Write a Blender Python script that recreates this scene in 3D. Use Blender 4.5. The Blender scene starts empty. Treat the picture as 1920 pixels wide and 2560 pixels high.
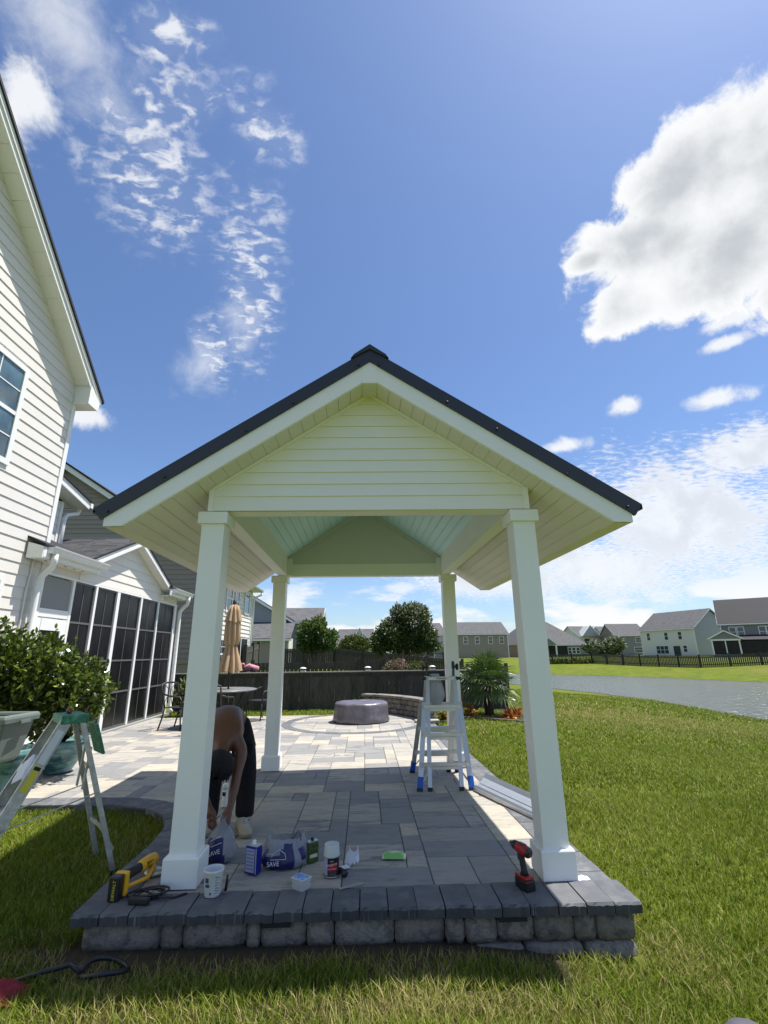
import bpy, bmesh, math, random
import numpy as np
from mathutils import Vector, Matrix, noise as mnoise

random.seed(7)
RNG = np.random.default_rng(7)
scene = bpy.context.scene
COL = scene.collection
R = math.radians

# ------------------------------------------------------------------ camera
CAM_R = Vector((0.99917, -0.03878215, -0.01246053))
CAM_F = Vector((0.04072523, 0.95766381, 0.28499384))
CAM_U = Vector((0.00088033, -0.28526475, 0.95844835))
CAM_P = Vector((0.0, 0.0, 1.4484))
cd = bpy.data.cameras.new('camera')
cam = bpy.data.objects.new('camera', cd)
COL.objects.link(cam)
cd.sensor_fit = 'HORIZONTAL'
cd.sensor_width = 36.0
cd.lens = 36.0 * 1191.29 / 1920.0
cd.clip_start = 0.05
cd.clip_end = 3000.0
cam.matrix_world = Matrix(((CAM_R.x, CAM_U.x, -CAM_F.x, CAM_P.x),
                           (CAM_R.y, CAM_U.y, -CAM_F.y, CAM_P.y),
                           (CAM_R.z, CAM_U.z, -CAM_F.z, CAM_P.z),
                           (0, 0, 0, 1)))
scene.camera = cam
scene.render.resolution_x = 768
scene.render.resolution_y = 1024

# ------------------------------------------------------------------ sun, exposure
SUN_TO = Vector((0.37, 0.12, 1.0)).normalized()        # direction towards the sun
sd = bpy.data.lights.new('sun', 'SUN')
sd.energy = 4.6
sd.angle = R(0.5)
sd.color = (1.0, 0.955, 0.88)
sun = bpy.data.objects.new('sun', sd)
COL.objects.link(sun)
sun.rotation_euler = SUN_TO.to_track_quat('Z', 'Y').to_euler()
scene.view_settings.view_transform = 'Standard'
scene.view_settings.look = 'None'
scene.view_settings.exposure = 0.75
scene.view_settings.gamma = 1.0
scene.view_settings.use_curve_mapping = False
scene.cycles.use_denoising = True
scene.cycles.max_bounces = 8
scene.cycles.transparent_max_bounces = 12
scene.cycles.caustics_reflective = False
scene.cycles.caustics_refractive = False
scene.cycles.sample_clamp_indirect = 6.0


# ------------------------------------------------------------------ node helpers
class NT:
    def __init__(s, tree):
        s.t = tree

    def n(s, typ, **kw):
        nd = s.t.nodes.new(typ)
        for k, v in kw.items():
            setattr(nd, k, v)
        return nd

    def put(s, sock, v):
        if isinstance(v, bpy.types.NodeSocket):
            s.t.links.new(v, sock)
        elif v is not None:
            sock.default_value = v

    def math(s, op, a, b=None, c=None, clamp=False):
        nd = s.n('ShaderNodeMath', operation=op)
        nd.use_clamp = clamp
        s.put(nd.inputs[0], a)
        if b is not None:
            s.put(nd.inputs[1], b)
        if c is not None:
            s.put(nd.inputs[2], c)
        return nd.outputs[0]

    def vmath(s, op, a, b=None, out=0):
        nd = s.n('ShaderNodeVectorMath', operation=op)
        s.put(nd.inputs[0], a)
        if b is not None:
            s.put(nd.inputs['Scale' if op == 'SCALE' else 1], b)
        return nd.outputs['Value'] if op in ('DOT_PRODUCT', 'LENGTH', 'DISTANCE') else nd.outputs[0]

    def ramp(s, x, lo, hi, a=0.0, b=1.0):
        nd = s.n('ShaderNodeMapRange', interpolation_type='SMOOTHSTEP')
        s.put(nd.inputs['Value'], x)
        for i, v in zip((1, 2, 3, 4), (lo, hi, a, b)):
            s.put(nd.inputs[i], v)
        return nd.outputs[0]

    def noise(s, vec, scale, detail=4.0, rough=0.55, dist=0.0, color=False):
        nd = s.n('ShaderNodeTexNoise')
        s.put(nd.inputs['Vector'], vec)
        nd.inputs['Scale'].default_value = scale
        nd.inputs['Detail'].default_value = detail
        nd.inputs['Roughness'].default_value = rough
        nd.inputs['Distortion'].default_value = dist
        return nd.outputs['Color' if color else 'Fac']

    def mix(s, f, a, b, blend='MIX'):
        nd = s.n('ShaderNodeMix', data_type='RGBA', blend_type=blend)
        s.put(nd.inputs['Factor'], f)
        s.put(nd.inputs['A'] if False else nd.inputs[6], a)
        s.put(nd.inputs[7], b)
        return nd.outputs[2]


def rgba(c):
    return (c[0], c[1], c[2], 1.0)


# ------------------------------------------------------------------ world: Nishita sky with clouds
world = bpy.data.worlds.new('World')
scene.world = world
world.use_nodes = True
wt = world.node_tree
wt.nodes.clear()
W = NT(wt)
sky = W.n('ShaderNodeTexSky', sky_type='NISHITA')
sky.sun_disc = False
sky.sun_elevation = math.asin(SUN_TO.z)
sky.sun_rotation = math.atan2(SUN_TO.x, SUN_TO.y)
sky.altitude = 0.0
sky.air_density = 1.0
sky.dust_density = 0.6
sky.ozone_density = 1.6
D = W.n('ShaderNodeTexCoord').outputs['Generated']
sep = W.n('ShaderNodeSeparateXYZ')
W.put(sep.inputs[0], D)
dz = W.math('MAXIMUM', sep.outputs[2], 0.0)
den = W.math('ADD', dz, 0.10)
px = W.math('DIVIDE', sep.outputs[0], den)
py = W.math('DIVIDE', sep.outputs[1], den)
cmb = W.n('ShaderNodeCombineXYZ')
W.put(cmb.inputs[0], px)
W.put(cmb.inputs[1], py)
PL = cmb.outputs[0]                         # cloud-layer plane coordinates


def sky_dir(u, v):
    d = CAM_F + CAM_R * ((u - 960) / 1191.29) - CAM_U * ((v - 1280) / 1191.29)
    return d.normalized()


def blob(u, v, ru, rv, rot=0.0):
    """1 at the centre of an elliptical patch of sky, 0 on its rim, negative outside."""
    c = sky_dir(u, v)
    a = R(rot)
    e1 = sky_dir(u + ru * math.cos(a), v + ru * math.sin(a)) - c
    e2 = sky_dir(u - rv * math.sin(a), v + rv * math.cos(a)) - c
    e1 = e1 / e1.length_squared
    e2 = e2 / e2.length_squared
    rel = W.vmath('SUBTRACT', D, tuple(c))
    x = W.vmath('DOT_PRODUCT', rel, tuple(e1))
    y = W.vmath('DOT_PRODUCT', rel, tuple(e2))
    cc = W.n('ShaderNodeCombineXYZ')
    W.put(cc.inputs[0], x)
    W.put(cc.inputs[1], y)
    ln = W.vmath('LENGTH', cc.outputs[0])
    f = W.math('SUBTRACT', 1.0, ln)
    front = W.math('GREATER_THAN', W.vmath('DOT_PRODUCT', D, tuple(c)), 0.0)
    return W.math('SUBTRACT', f, W.math('MULTIPLY', W.math('SUBTRACT', 1.0, front), 50.0))


def union(bl):
    r = bl[0]
    for b in bl[1:]:
        nd = W.n('ShaderNodeMath', operation='SMOOTH_MAX')
        W.put(nd.inputs[0], r)
        W.put(nd.inputs[1], b)
        nd.inputs[2].default_value = 0.18
        r = nd.outputs[0]
    return r


n_big = W.noise(D, 5.0, 7.0, 0.58)
n_mid = W.noise(D, 13.0, 7.0, 0.62, 0.3)
n_fine = W.noise(PL, 26.0, 5.0, 0.55)
n_rip = W.noise(W.vmath('MULTIPLY', PL, (1.0, 1.5, 1.0)), 24.0, 4.0, 0.55, 0.4)
n_soft = W.noise(PL, 1.7, 5.0, 0.6, 0.4)

# heaped cumulus
cu = union([blob(1840, 380, 230, 190, -20), blob(1690, 470, 230, 150, -30), blob(1620, 620, 220, 150, 5),
            blob(1560, 760, 120, 95, 0), blob(1800, 640, 300, 170, -15), blob(2000, 420, 320, 260, 0),
            blob(2050, 680, 260, 130, -10), blob(1470, 655, 70, 45, 0)])
cu_d = W.ramp(W.math('ADD', cu, W.math('MULTIPLY', W.math('SUBTRACT', n_mid, 0.5), 1.5)), 0.02, 0.30)
cs = union([blob(1560, 1015, 65, 30, 0), blob(1770, 1000, 125, 30, -4), blob(1400, 1118, 80, 24, -8),
            blob(1840, 790, 150, 32, -14), blob(1820, 855, 80, 22, -10), blob(40, 270, 130, 140, 40),
            blob(215, 1040, 75, 45, 10), blob(-80, 240, 160, 160, 0)])
cs_d = W.math('MULTIPLY', W.ramp(W.math('ADD', cs, W.math('MULTIPLY', W.math('SUBTRACT', n_mid, 0.52), 2.4)), 0.0, 0.75), 0.88)
# rippled high cloud (left streaks)
ac = union([blob(400, 470, 150, 210, -18), blob(620, 690, 105, 250, 8), blob(440, 250, 230, 110, -20),
            blob(545, 860, 85, 110, 25), blob(420, 90, 150, 90, -15), blob(660, 330, 100, 90, 0)])
ac_m = W.ramp(W.math('ADD', ac, W.math('MULTIPLY', W.math('SUBTRACT', n_mid, 0.5), 1.6)), -0.15, 0.75)
ac_d = W.math('MULTIPLY', ac_m, W.ramp(W.math('ADD', n_rip, W.math('MULTIPLY', n_mid, 0.35)), 0.62, 0.86, 0.06, 0.80))
ve = union([blob(150, 60, 330, 170, 25), blob(505, 900, 70, 110, 28), blob(590, 790, 80, 160, 12)])
ve_d = W.math('MULTIPLY', W.ramp(W.math('ADD', ve, W.math('MULTIPLY', W.math('SUBTRACT', n_mid, 0.5), 2.6)), -0.1, 1.5), 0.62)
# broad sheet of cloud low on the right
st = union([blob(1700, 1290, 420, 210, -4), blob(2100, 1250, 420, 260, 0), blob(1500, 1420, 330, 110, 0),
            blob(1860, 1130, 240, 90, -8), blob(1250, 1440, 320, 70, 0)])
st_e = W.math('ADD', st, W.math('MULTIPLY', W.math('SUBTRACT', n_mid, 0.5), 1.2))
st_d = W.math('MULTIPLY', W.ramp(W.math('ADD', st_e, W.math('MULTIPLY', W.math('SUBTRACT', n_rip, 0.5), 1.3)), 0.0, 0.62), 0.86)
# low cumulus all along the horizon
el_low = W.math('MULTIPLY', W.ramp(sep.outputs[2], 0.26, 0.05), W.ramp(sep.outputs[2], -0.02, 0.03))
lowv = W.vmath('MULTIPLY', D, (1.0, 1.0, 3.0))
n_low = W.noise(lowv, 5.2, 7.0, 0.56)
lo_d = W.math('MULTIPLY', W.ramp(W.math('ADD', n_low, W.math('MULTIPLY', el_low, 0.16)), 0.58, 0.70), el_low)
# the same rippled cloud goes on over the rest of the sky, out of the frame
away = W.ramp(W.vmath('DOT_PRODUCT', D, tuple(CAM_F)), 0.62, 0.40)
gen = W.math('MULTIPLY', away, W.math('MULTIPLY', W.ramp(n_soft, 0.44, 0.66), W.ramp(n_rip, 0.40, 0.70, 0.2, 0.85)))
dens = W.math('MAXIMUM', cu_d, cs_d)
for q in (ac_d, ve_d, st_d, lo_d, gen):
    dens = W.math('MAXIMUM', dens, q)
dens = W.math('MULTIPLY', dens, W.ramp(sep.outputs[2], -0.03, 0.01))
# shading inside the clouds: bright rims, greyer thick hearts
thick = W.math('MULTIPLY', W.ramp(W.math('ADD', cu, W.math('MULTIPLY', W.math('SUBTRACT', n_mid, 0.5), 0.9)), 0.18, 0.85), W.ramp(n_big, 0.34, 0.60, 0.15, 1.0))
thick = W.math('ADD', thick, W.math('MULTIPLY', W.ramp(st, 0.1, 0.8), W.ramp(n_mid, 0.38, 0.62, 0.0, 0.42)))
thick = W.math('MINIMUM', thick, 1.0)
ccol = W.mix(thick, (7.3, 7.4, 7.5, 1), (4.3, 4.6, 4.9, 1))
skyc = W.mix(1.0, sky.outputs[0], (0.88, 1.00, 1.19, 1), 'MULTIPLY')
final = W.mix(dens, skyc, ccol)
bg = W.n('ShaderNodeBackground')
W.put(bg.inputs[0], final)
bg.inputs[1].default_value = 0.08
world.cycles.sampling_method = 'MANUAL'
world.cycles.sample_map_resolution = 256
W.put(W.n('ShaderNodeOutputWorld').inputs[0], bg.outputs[0])

# ------------------------------------------------------------------ materials
MATS = {}


def pmat(name, col, rough=0.6, var=0.12, scale=6.0, bump=0.0, bscale=40.0, metal=0.0, col2=None, objvar=0.0,
         stretch=(1, 1, 1), spec=0.5, alpha=1.0, trans=0.0, coat=0.0, detail=5.0, c2lo=0.45, c2hi=0.65, bdist=0.01, subsurf=0.0):
    m = bpy.data.materials.new(name)
    m.use_nodes = True
    t = m.node_tree
    t.nodes.clear()
    N = NT(t)
    b = N.n('ShaderNodeBsdfPrincipled')
    out = N.n('ShaderNodeOutputMaterial')
    N.put(out.inputs[0], b.outputs[0])
    pos = N.n('ShaderNodeNewGeometry').outputs['Position']
    if stretch != (1, 1, 1):
        pos = N.vmath('MULTIPLY', pos, stretch)
    if objvar:
        oi = N.n('ShaderNodeObjectInfo').outputs['Random']
        pos = N.vmath('ADD', pos, N.vmath('SCALE', (37.0, 11.0, 5.0), oi))
    n = N.noise(pos, scale, detail, 0.6)
    c = rgba(col)
    if col2 is not None:
        c = N.mix(N.ramp(n, c2lo, c2hi), rgba(col), rgba(col2))
        n = N.noise(pos, scale * 3.1, 3.0, 0.6)
    k = N.math('MULTIPLY_ADD', N.math('SUBTRACT', n, 0.5), 2.0 * var, 1.0)
    if objvar:
        k = N.math('MULTIPLY', k, N.math('MULTIPLY_ADD', N.math('SUBTRACT', oi, 0.5), 2.0 * objvar, 1.0))
    kc = N.n('ShaderNodeCombineColor')
    for i in range(3):
        N.put(kc.inputs[i], k)
    N.put(b.inputs['Base Color'], N.mix(1.0, c, kc.outputs[0], 'MULTIPLY'))
    b.inputs['Roughness'].default_value = rough
    b.inputs['Metallic'].default_value = metal
    b.inputs['Specular IOR Level'].default_value = spec
    b.inputs['Alpha'].default_value = alpha
    b.inputs['Transmission Weight'].default_value = trans
    b.inputs['Coat Weight'].default_value = coat
    if bump:
        bn = N.n('ShaderNodeBump')
        bn.inputs['Strength'].default_value = bump
        bn.inputs['Distance'].default_value = bdist
        N.put(bn.inputs['Height'], N.noise(pos, bscale, 4.0, 0.6))
        N.put(b.inputs['Normal'], bn.outputs[0])
    MATS[name] = m
    return m


M = MATS
pmat('white_paint', (0.80, 0.81, 0.79), 0.45, 0.05, 3.0, 0.12, 55.0, bdist=0.004)
pmat('white_trim', (0.80, 0.80, 0.78), 0.5, 0.05, 3.0)
pmat('vinyl_white', (0.78, 0.78, 0.72), 0.5, 0.05, 2.5, 0.06, 60.0, bdist=0.003)
pmat('soffit_white', (0.70, 0.68, 0.63), 0.55, 0.10, 1.6, 0.05, 30.0, bdist=0.003)
pmat('ceiling_blue', (0.50, 0.72, 0.76), 0.5, 0.05, 3.0)
pmat('gable_panel', (0.58, 0.60, 0.58), 0.55, 0.05, 3.0)
pmat('roof_metal', (0.030, 0.033, 0.042), 0.42, 0.10, 6.0, metal=0.2)
pmat('house_vinyl', (0.70, 0.67, 0.62), 0.55, 0.06, 4.0, 0.15, 90.0, objvar=0.02, bdist=0.002)
pmat('porch_vinyl', (0.72, 0.69, 0.63), 0.55, 0.06, 4.0, objvar=0.02)
pmat('tan_vinyl', (0.29, 0.255, 0.215), 0.6, 0.06, 4.0, objvar=0.02)
pmat('shingle', (0.045, 0.045, 0.048), 0.9, 0.25, 30.0, 0.4, 120.0, objvar=0.35)
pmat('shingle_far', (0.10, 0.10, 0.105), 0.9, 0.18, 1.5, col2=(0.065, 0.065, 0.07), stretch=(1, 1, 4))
pmat('shingle_black', (0.012, 0.013, 0.018), 0.8, 0.2, 20.0)
pmat('screen', (0.006, 0.0065, 0.007), 0.30, 0.5, 2.5, col2=(0.013, 0.013, 0.014), spec=0.28, stretch=(1, 1, 0.35))
pmat('screen_frame', (0.11, 0.11, 0.11), 0.5, 0.1, 5.0)
pmat('glass_dark', (0.03, 0.045, 0.055), 0.05, 0.3, 1.5, spec=0.8)
pmat('glass_sky', (0.10, 0.17, 0.20), 0.04, 0.5, 1.2, spec=1.0, col2=(0.05, 0.09, 0.11))
pmat('wall_grey', (0.25, 0.26, 0.25), 0.7, 0.08, 2.0)
pmat('paver_dark', (0.105, 0.112, 0.125), 0.85, 0.25, 12.0, 0.5, 80.0, col2=(0.155, 0.16, 0.165), objvar=0.16)
pmat('joint_sand', (0.10, 0.095, 0.085), 0.95, 0.3, 60.0)
pmat('wall_block', (0.22, 0.195, 0.165), 0.9, 0.30, 14.0, 0.8, 45.0, col2=(0.11, 0.105, 0.10), objvar=0.22, bdist=0.02)
pmat('black_void', (0.01, 0.01, 0.01), 0.9, 0.1)
pmat('fence_wood', (0.062, 0.058, 0.045), 0.85, 0.4, 9.0, 0.4, 30.0, col2=(0.030, 0.032, 0.028), objvar=0.35, stretch=(3, 3, 0.35))
pmat('fence_cap', (0.33, 0.29, 0.24), 0.85, 0.2, 9.0, stretch=(0.4, 3, 3))
pmat('aluminium', (0.55, 0.56, 0.56), 0.42, 0.14, 9.0, metal=0.85, stretch=(1, 1, 0.3))
pmat('alu_old', (0.44, 0.44, 0.41), 0.55, 0.22, 14.0, metal=0.6, col2=(0.56, 0.57, 0.55))
pmat('blue_plastic', (0.01, 0.09, 0.42), 0.4, 0.05)
pmat('black_rubber', (0.012, 0.012, 0.013), 0.6, 0.2)
pmat('black_plastic', (0.014, 0.014, 0.016), 0.35, 0.2)
pmat('black_matte', (0.010, 0.010, 0.012), 0.8, 0.2)
pmat('green_plastic', (0.02, 0.17, 0.10), 0.5, 0.35, 25.0, col2=(0.10, 0.30, 0.20))
pmat('yellow', (0.75, 0.40, 0.015), 0.4, 0.08)
pmat('yellow_label', (0.62, 0.52, 0.05), 0.5, 0.1, 30.0)
pmat('red_tool', (0.34, 0.015, 0.015), 0.4, 0.1)
pmat('red_cloth', (0.22, 0.018, 0.025), 0.9, 0.3, 20.0)
pmat('navy', (0.010, 0.014, 0.10), 0.35, 0.1)
pmat('blue_can', (0.006, 0.012, 0.22), 0.3, 0.05)
pmat('label_lilac', (0.33, 0.34, 0.47), 0.5, 0.15, 60.0, stretch=(1, 1, 4))
pmat('tin', (0.55, 0.56, 0.55), 0.35, 0.1, metal=0.7)
pmat('green_can', (0.06, 0.10, 0.02), 0.4, 0.5, 40.0, col2=(0.012, 0.02, 0.01))
pmat('clear_white', (0.66, 0.70, 0.70), 0.35, 0.06, trans=0.25)
pmat('cup_white', (0.72, 0.74, 0.74), 0.4, 0.05, trans=0.15)
pmat('print_navy', (0.03, 0.06, 0.15), 0.5, 0.05)
pmat('print_red', (0.42, 0.01, 0.015), 0.45, 0.05)
pmat('print_white', (0.65, 0.66, 0.70), 0.5, 0.05)
pmat('paper', (0.70, 0.72, 0.80), 0.7, 0.05)
pmat('nails', (0.10, 0.11, 0.115), 0.5, 0.7, 220.0, metal=0.6)
pmat('clear_box', (0.75, 0.78, 0.80), 0.2, 0.04, alpha=0.55)
pmat('blue_label', (0.07, 0.20, 0.55), 0.4, 0.5, 60.0, col2=(0.35, 0.50, 0.75))
pmat('wipes_green', (0.20, 0.46, 0.13), 0.35, 0.15, 20.0)
pmat('wipes_pale', (0.60, 0.62, 0.45), 0.4, 0.2, 30.0)
pmat('wood_stick', (0.30, 0.29, 0.28), 0.7, 0.2, 30.0)
pmat('bag_film', (0.34, 0.37, 0.42), 0.25, 0.25, 30.0, 0.5, 45.0, alpha=0.52)
pmat('skin', (0.125, 0.052, 0.028), 0.45, 0.15, 8.0, 0.1, 60.0, bdist=0.003)
pmat('hair', (0.0035, 0.003, 0.003), 0.8, 0.3, 60.0, 0.8, 90.0)
pmat('pants', (0.004, 0.004, 0.006), 0.95, 0.2, 20.0, 0.3, 40.0, bdist=0.01)
pmat('shoe', (0.42, 0.36, 0.25), 0.8, 0.15, 30.0, 0.3, 150.0, bdist=0.003)
pmat('shoe_sole', (0.30, 0.24, 0.15), 0.8, 0.15)
pmat('umbrella_fabric', (0.42, 0.29, 0.17), 0.9, 0.12, 10.0, stretch=(1, 1, 0.3))
pmat('patio_metal', (0.020, 0.021, 0.024), 0.5, 0.2)
pmat('table_top', (0.16, 0.155, 0.15), 0.35, 0.3, 12.0)
pmat('cover_fabric', (0.105, 0.092, 0.108), 0.36, 0.10, 6.0, 0.5, 5.0, col2=(0.14, 0.125, 0.14), bdist=0.03, spec=0.9)
pmat('mulch', (0.028, 0.018, 0.013), 0.95, 0.8, 60.0, 1.0, 40.0, bdist=0.03)
pmat('pot_teal', (0.02, 0.09, 0.10), 0.18, 0.3, 4.0, col2=(0.16, 0.30, 0.28), stretch=(0.6, 0.6, 2.2), coat=0.6, c2lo=0.4, c2hi=0.6)
pmat('tote_grey', (0.13, 0.16, 0.145), 0.5, 0.08)
pmat('lid_grey', (0.07, 0.068, 0.085), 0.6, 0.1)
pmat('soil', (0.05, 0.03, 0.02), 0.95, 0.5, 50.0)
pmat('bark', (0.17, 0.13, 0.10), 0.9, 0.3, 20.0, 0.5, 30.0, stretch=(3, 3, 0.6))
pmat('bark_dark', (0.05, 0.04, 0.03), 0.9, 0.3, 20.0)
pmat('lamp_white', (0.75, 0.75, 0.72), 0.4, 0.05)
pmat('white_rag', (0.72, 0.73, 0.78), 0.9, 0.08)
pmat('plastic_bag_grey', (0.42, 0.43, 0.47), 0.4, 0.15, 12.0, alpha=0.82)
pmat('hose_black', (0.012, 0.013, 0.016), 0.5, 0.2)
pmat('pink_cloth', (0.55, 0.25, 0.28), 0.9, 0.6, 14.0, col2=(0.12, 0.02, 0.03))
pmat('brick_red', (0.20, 0.09, 0.07), 0.9, 0.3, 3.0)
pmat('croton', (0.5, 0.2, 0.03), 0.4, 0.3, 14.0)


def paver_material(name, streaks=False):
    m = bpy.data.materials.new(name)
    m.use_nodes = True
    t = m.node_tree
    t.nodes.clear()
    N = NT(t)
    geo = N.n('ShaderNodeNewGeometry')
    rnd = N.n('ShaderNodeObjectInfo').outputs['Random']
    pos = N.vmath('ADD', geo.outputs['Position'], N.vmath('SCALE', (37.0, 11.0, 5.0), rnd))
    r2 = N.math('FRACT', N.math('MULTIPLY', rnd, 7.31))
    if streaks:
        base = N.mix(rnd, (0.085, 0.092, 0.105, 1), (0.125, 0.130, 0.140, 1))
        base = N.mix(N.ramp(N.noise(pos, 9.0, 5.0), 0.40, 0.72, 0.0, 0.6), base, (0.17, 0.175, 0.18, 1))
        sn = N.noise(N.vmath('MULTIPLY', pos, (70.0, 1.0, 2.0)), 1.0, 3.0, 0.7)
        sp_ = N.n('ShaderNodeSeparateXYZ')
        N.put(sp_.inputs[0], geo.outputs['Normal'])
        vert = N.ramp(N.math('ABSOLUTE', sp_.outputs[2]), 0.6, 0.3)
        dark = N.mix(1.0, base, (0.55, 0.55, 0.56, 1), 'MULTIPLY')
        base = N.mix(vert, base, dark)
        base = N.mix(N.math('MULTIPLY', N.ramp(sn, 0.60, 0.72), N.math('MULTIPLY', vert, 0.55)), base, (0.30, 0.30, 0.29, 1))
    else:
        base = N.mix(N.ramp(rnd, 0.15, 0.55), (0.235, 0.235, 0.235, 1), (0.375, 0.350, 0.310, 1))
        base = N.mix(N.ramp(r2, 0.72, 0.95), base, (0.46, 0.415, 0.335, 1))
        lay = N.vmath('MULTIPLY', pos, (0.5, 1.7, 1.0))
        amt = N.ramp(r2, 0.0, 0.6, 0.85, 0.35)
        n1 = N.ramp(N.noise(lay, 7.0, 6.0, 0.65, 0.6), 0.45, 0.68)
        base = N.mix(N.math('MULTIPLY', n1, amt), base, (0.125, 0.130, 0.142, 1))
        n2 = N.ramp(N.noise(lay, 26.0, 5.0, 0.7, 0.3), 0.46, 0.72, 0.0, 0.5)
        base = N.mix(n2, base, (0.20, 0.195, 0.185, 1))
    b = N.n('ShaderNodeBsdfPrincipled')
    N.put(b.inputs['Base Color'], base)
    b.inputs['Roughness'].default_value = 0.82
    b.inputs['Specular IOR Level'].default_value = 0.3
    bn = N.n('ShaderNodeBump')
    bn.inputs['Strength'].default_value = 0.45
    bn.inputs['Distance'].default_value = 0.008
    N.put(bn.inputs['Height'], N.noise(N.vmath('MULTIPLY', pos, (0.6, 1.4, 1.0)), 42.0, 6.0, 0.7))
    N.put(b.inputs['Normal'], bn.outputs[0])
    N.put(N.n('ShaderNodeOutputMaterial').inputs[0], b.outputs[0])
    MATS[name] = m


paver_material('paver')
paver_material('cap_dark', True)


def leaf_mat(name, ca, cb, cc=None, rough=0.45, trans=0.35, spec=0.45):
    """foliage: colour varies leaf by leaf with the 'tint' attribute."""
    m = bpy.data.materials.new(name)
    m.use_nodes = True
    t = m.node_tree
    t.nodes.clear()
    N = NT(t)
    at = N.n('ShaderNodeAttribute', attribute_name='tint').outputs['Fac']
    c = N.mix(N.ramp(at, 0.0, 0.75), rgba(ca), rgba(cb))
    if cc:
        c = N.mix(N.ramp(at, 0.80, 0.98), c, rgba(cc))
    b = N.n('ShaderNodeBsdfPrincipled')
    N.put(b.inputs['Base Color'], c)
    b.inputs['Roughness'].default_value = rough
    b.inputs['Specular IOR Level'].default_value = spec
    tr = N.n('ShaderNodeBsdfTranslucent')
    N.put(tr.inputs[0], c)
    mx = N.n('ShaderNodeMixShader')
    mx.inputs[0].default_value = trans
    N.put(mx.inputs[1], b.outputs[0])
    N.put(mx.inputs[2], tr.outputs[0])
    N.put(N.n('ShaderNodeOutputMaterial').inputs[0], mx.outputs[0])
    MATS[name] = m
    return m


leaf_mat('grass_blade', (0.080, 0.125, 0.007), (0.20, 0.26, 0.022), (0.40, 0.33, 0.14), 0.55, 0.30, 0.18)
leaf_mat('citrus_leaf', (0.040, 0.075, 0.010), (0.115, 0.165, 0.020), (0.30, 0.36, 0.05), 0.30, 0.30)
leaf_mat('myrtle_leaf', (0.025, 0.050, 0.012), (0.085, 0.125, 0.026), (0.50, 0.47, 0.38), 0.5, 0.25)
leaf_mat('myrtle_bright', (0.035, 0.075, 0.015), (0.10, 0.17, 0.03), (0.30, 0.32, 0.14), 0.5, 0.35)
leaf_mat('pine_leaf', (0.020, 0.035, 0.014), (0.04, 0.06, 0.022), None, 0.7, 0.1)
leaf_mat('pink_bush_leaf', (0.05, 0.07, 0.025), (0.10, 0.12, 0.035), (0.45, 0.22, 0.24), 0.6, 0.25)
leaf_mat('bush_leaf', (0.03, 0.05, 0.012), (0.12, 0.15, 0.025), None, 0.6, 0.25)
leaf_mat('palm_leaf', (0.025, 0.060, 0.014), (0.085, 0.145, 0.028), (0.24, 0.26, 0.09), 0.32, 0.25)
leaf_mat('croton_leaf', (0.30, 0.045, 0.012), (0.55, 0.20, 0.02), (0.65, 0.45, 0.06), 0.35, 0.35)
leaf_mat('croton_yellow', (0.10, 0.13, 0.02), (0.50, 0.36, 0.04), (0.55, 0.14, 0.02), 0.35, 0.35)

# lawn soil / far grass
gm = bpy.data.materials.new('lawn_ground')
gm.use_nodes = True
gt = gm.node_tree
gt.nodes.clear()
G = NT(gt)
gpos = G.n('ShaderNodeNewGeometry').outputs['Position']
gs = G.n('ShaderNodeSeparateXYZ')
G.put(gs.inputs[0], gpos)
gn1 = G.noise(gpos, 0.16, 5.0, 0.6)
gn2 = G.noise(gpos, 1.3, 5.0, 0.65)
gn3 = G.noise(gpos, 14.0, 4.0, 0.7)
gc = G.mix(G.ramp(gn2, 0.35, 0.65), (0.10, 0.135, 0.012, 1), (0.16, 0.20, 0.020, 1))
gc = G.mix(G.ramp(gn1, 0.48, 0.66, 0.0, 0.75), gc, (0.21, 0.18, 0.045, 1))
gc = G.mix(G.ramp(gn3, 0.3, 0.7, 0.0, 0.55), gc, (0.05, 0.075, 0.014, 1))
# bare soil under the worn strip before the stone wall and at the pond's edge
soil = G.math('MULTIPLY', G.ramp(G.math('ADD', gs.outputs[1], G.math('MULTIPLY', gn2, 0.5)), 2.95, 3.2),
              G.ramp(G.math('ADD', gs.outputs[1], G.math('MULTIPLY', gn2, 0.3)), 3.9, 3.7))
soil = G.math('MULTIPLY', soil, G.ramp(G.math('ADD', gs.outputs[0], G.math('MULTIPLY', gn2, 0.8)), 2.3, 1.5))
gc = G.mix(soil, gc, (0.075, 0.060, 0.040, 1))
shore = G.ramp(G.math('ADD', gs.outputs[2], G.math('MULTIPLY', gn2, 0.12)), -0.88, -0.96)
gc = G.mix(shore, gc, (0.09, 0.075, 0.05, 1))
gb = G.n('ShaderNodeBsdfPrincipled')
G.put(gb.inputs['Base Color'], gc)
gb.inputs['Roughness'].default_value = 0.95
gb.inputs['Specular IOR Level'].default_value = 0.1
gbn = G.n('ShaderNodeBump')
gbn.inputs['Strength'].default_value = 0.9
gbn.inputs['Distance'].default_value = 0.06
G.put(gbn.inputs['Height'], G.noise(gpos, 9.0, 6.0, 0.75))
G.put(gb.inputs['Normal'], gbn.outputs[0])
G.put(G.n('ShaderNodeOutputMaterial').inputs[0], gb.outputs[0])
MATS['lawn_ground'] = gm

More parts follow.
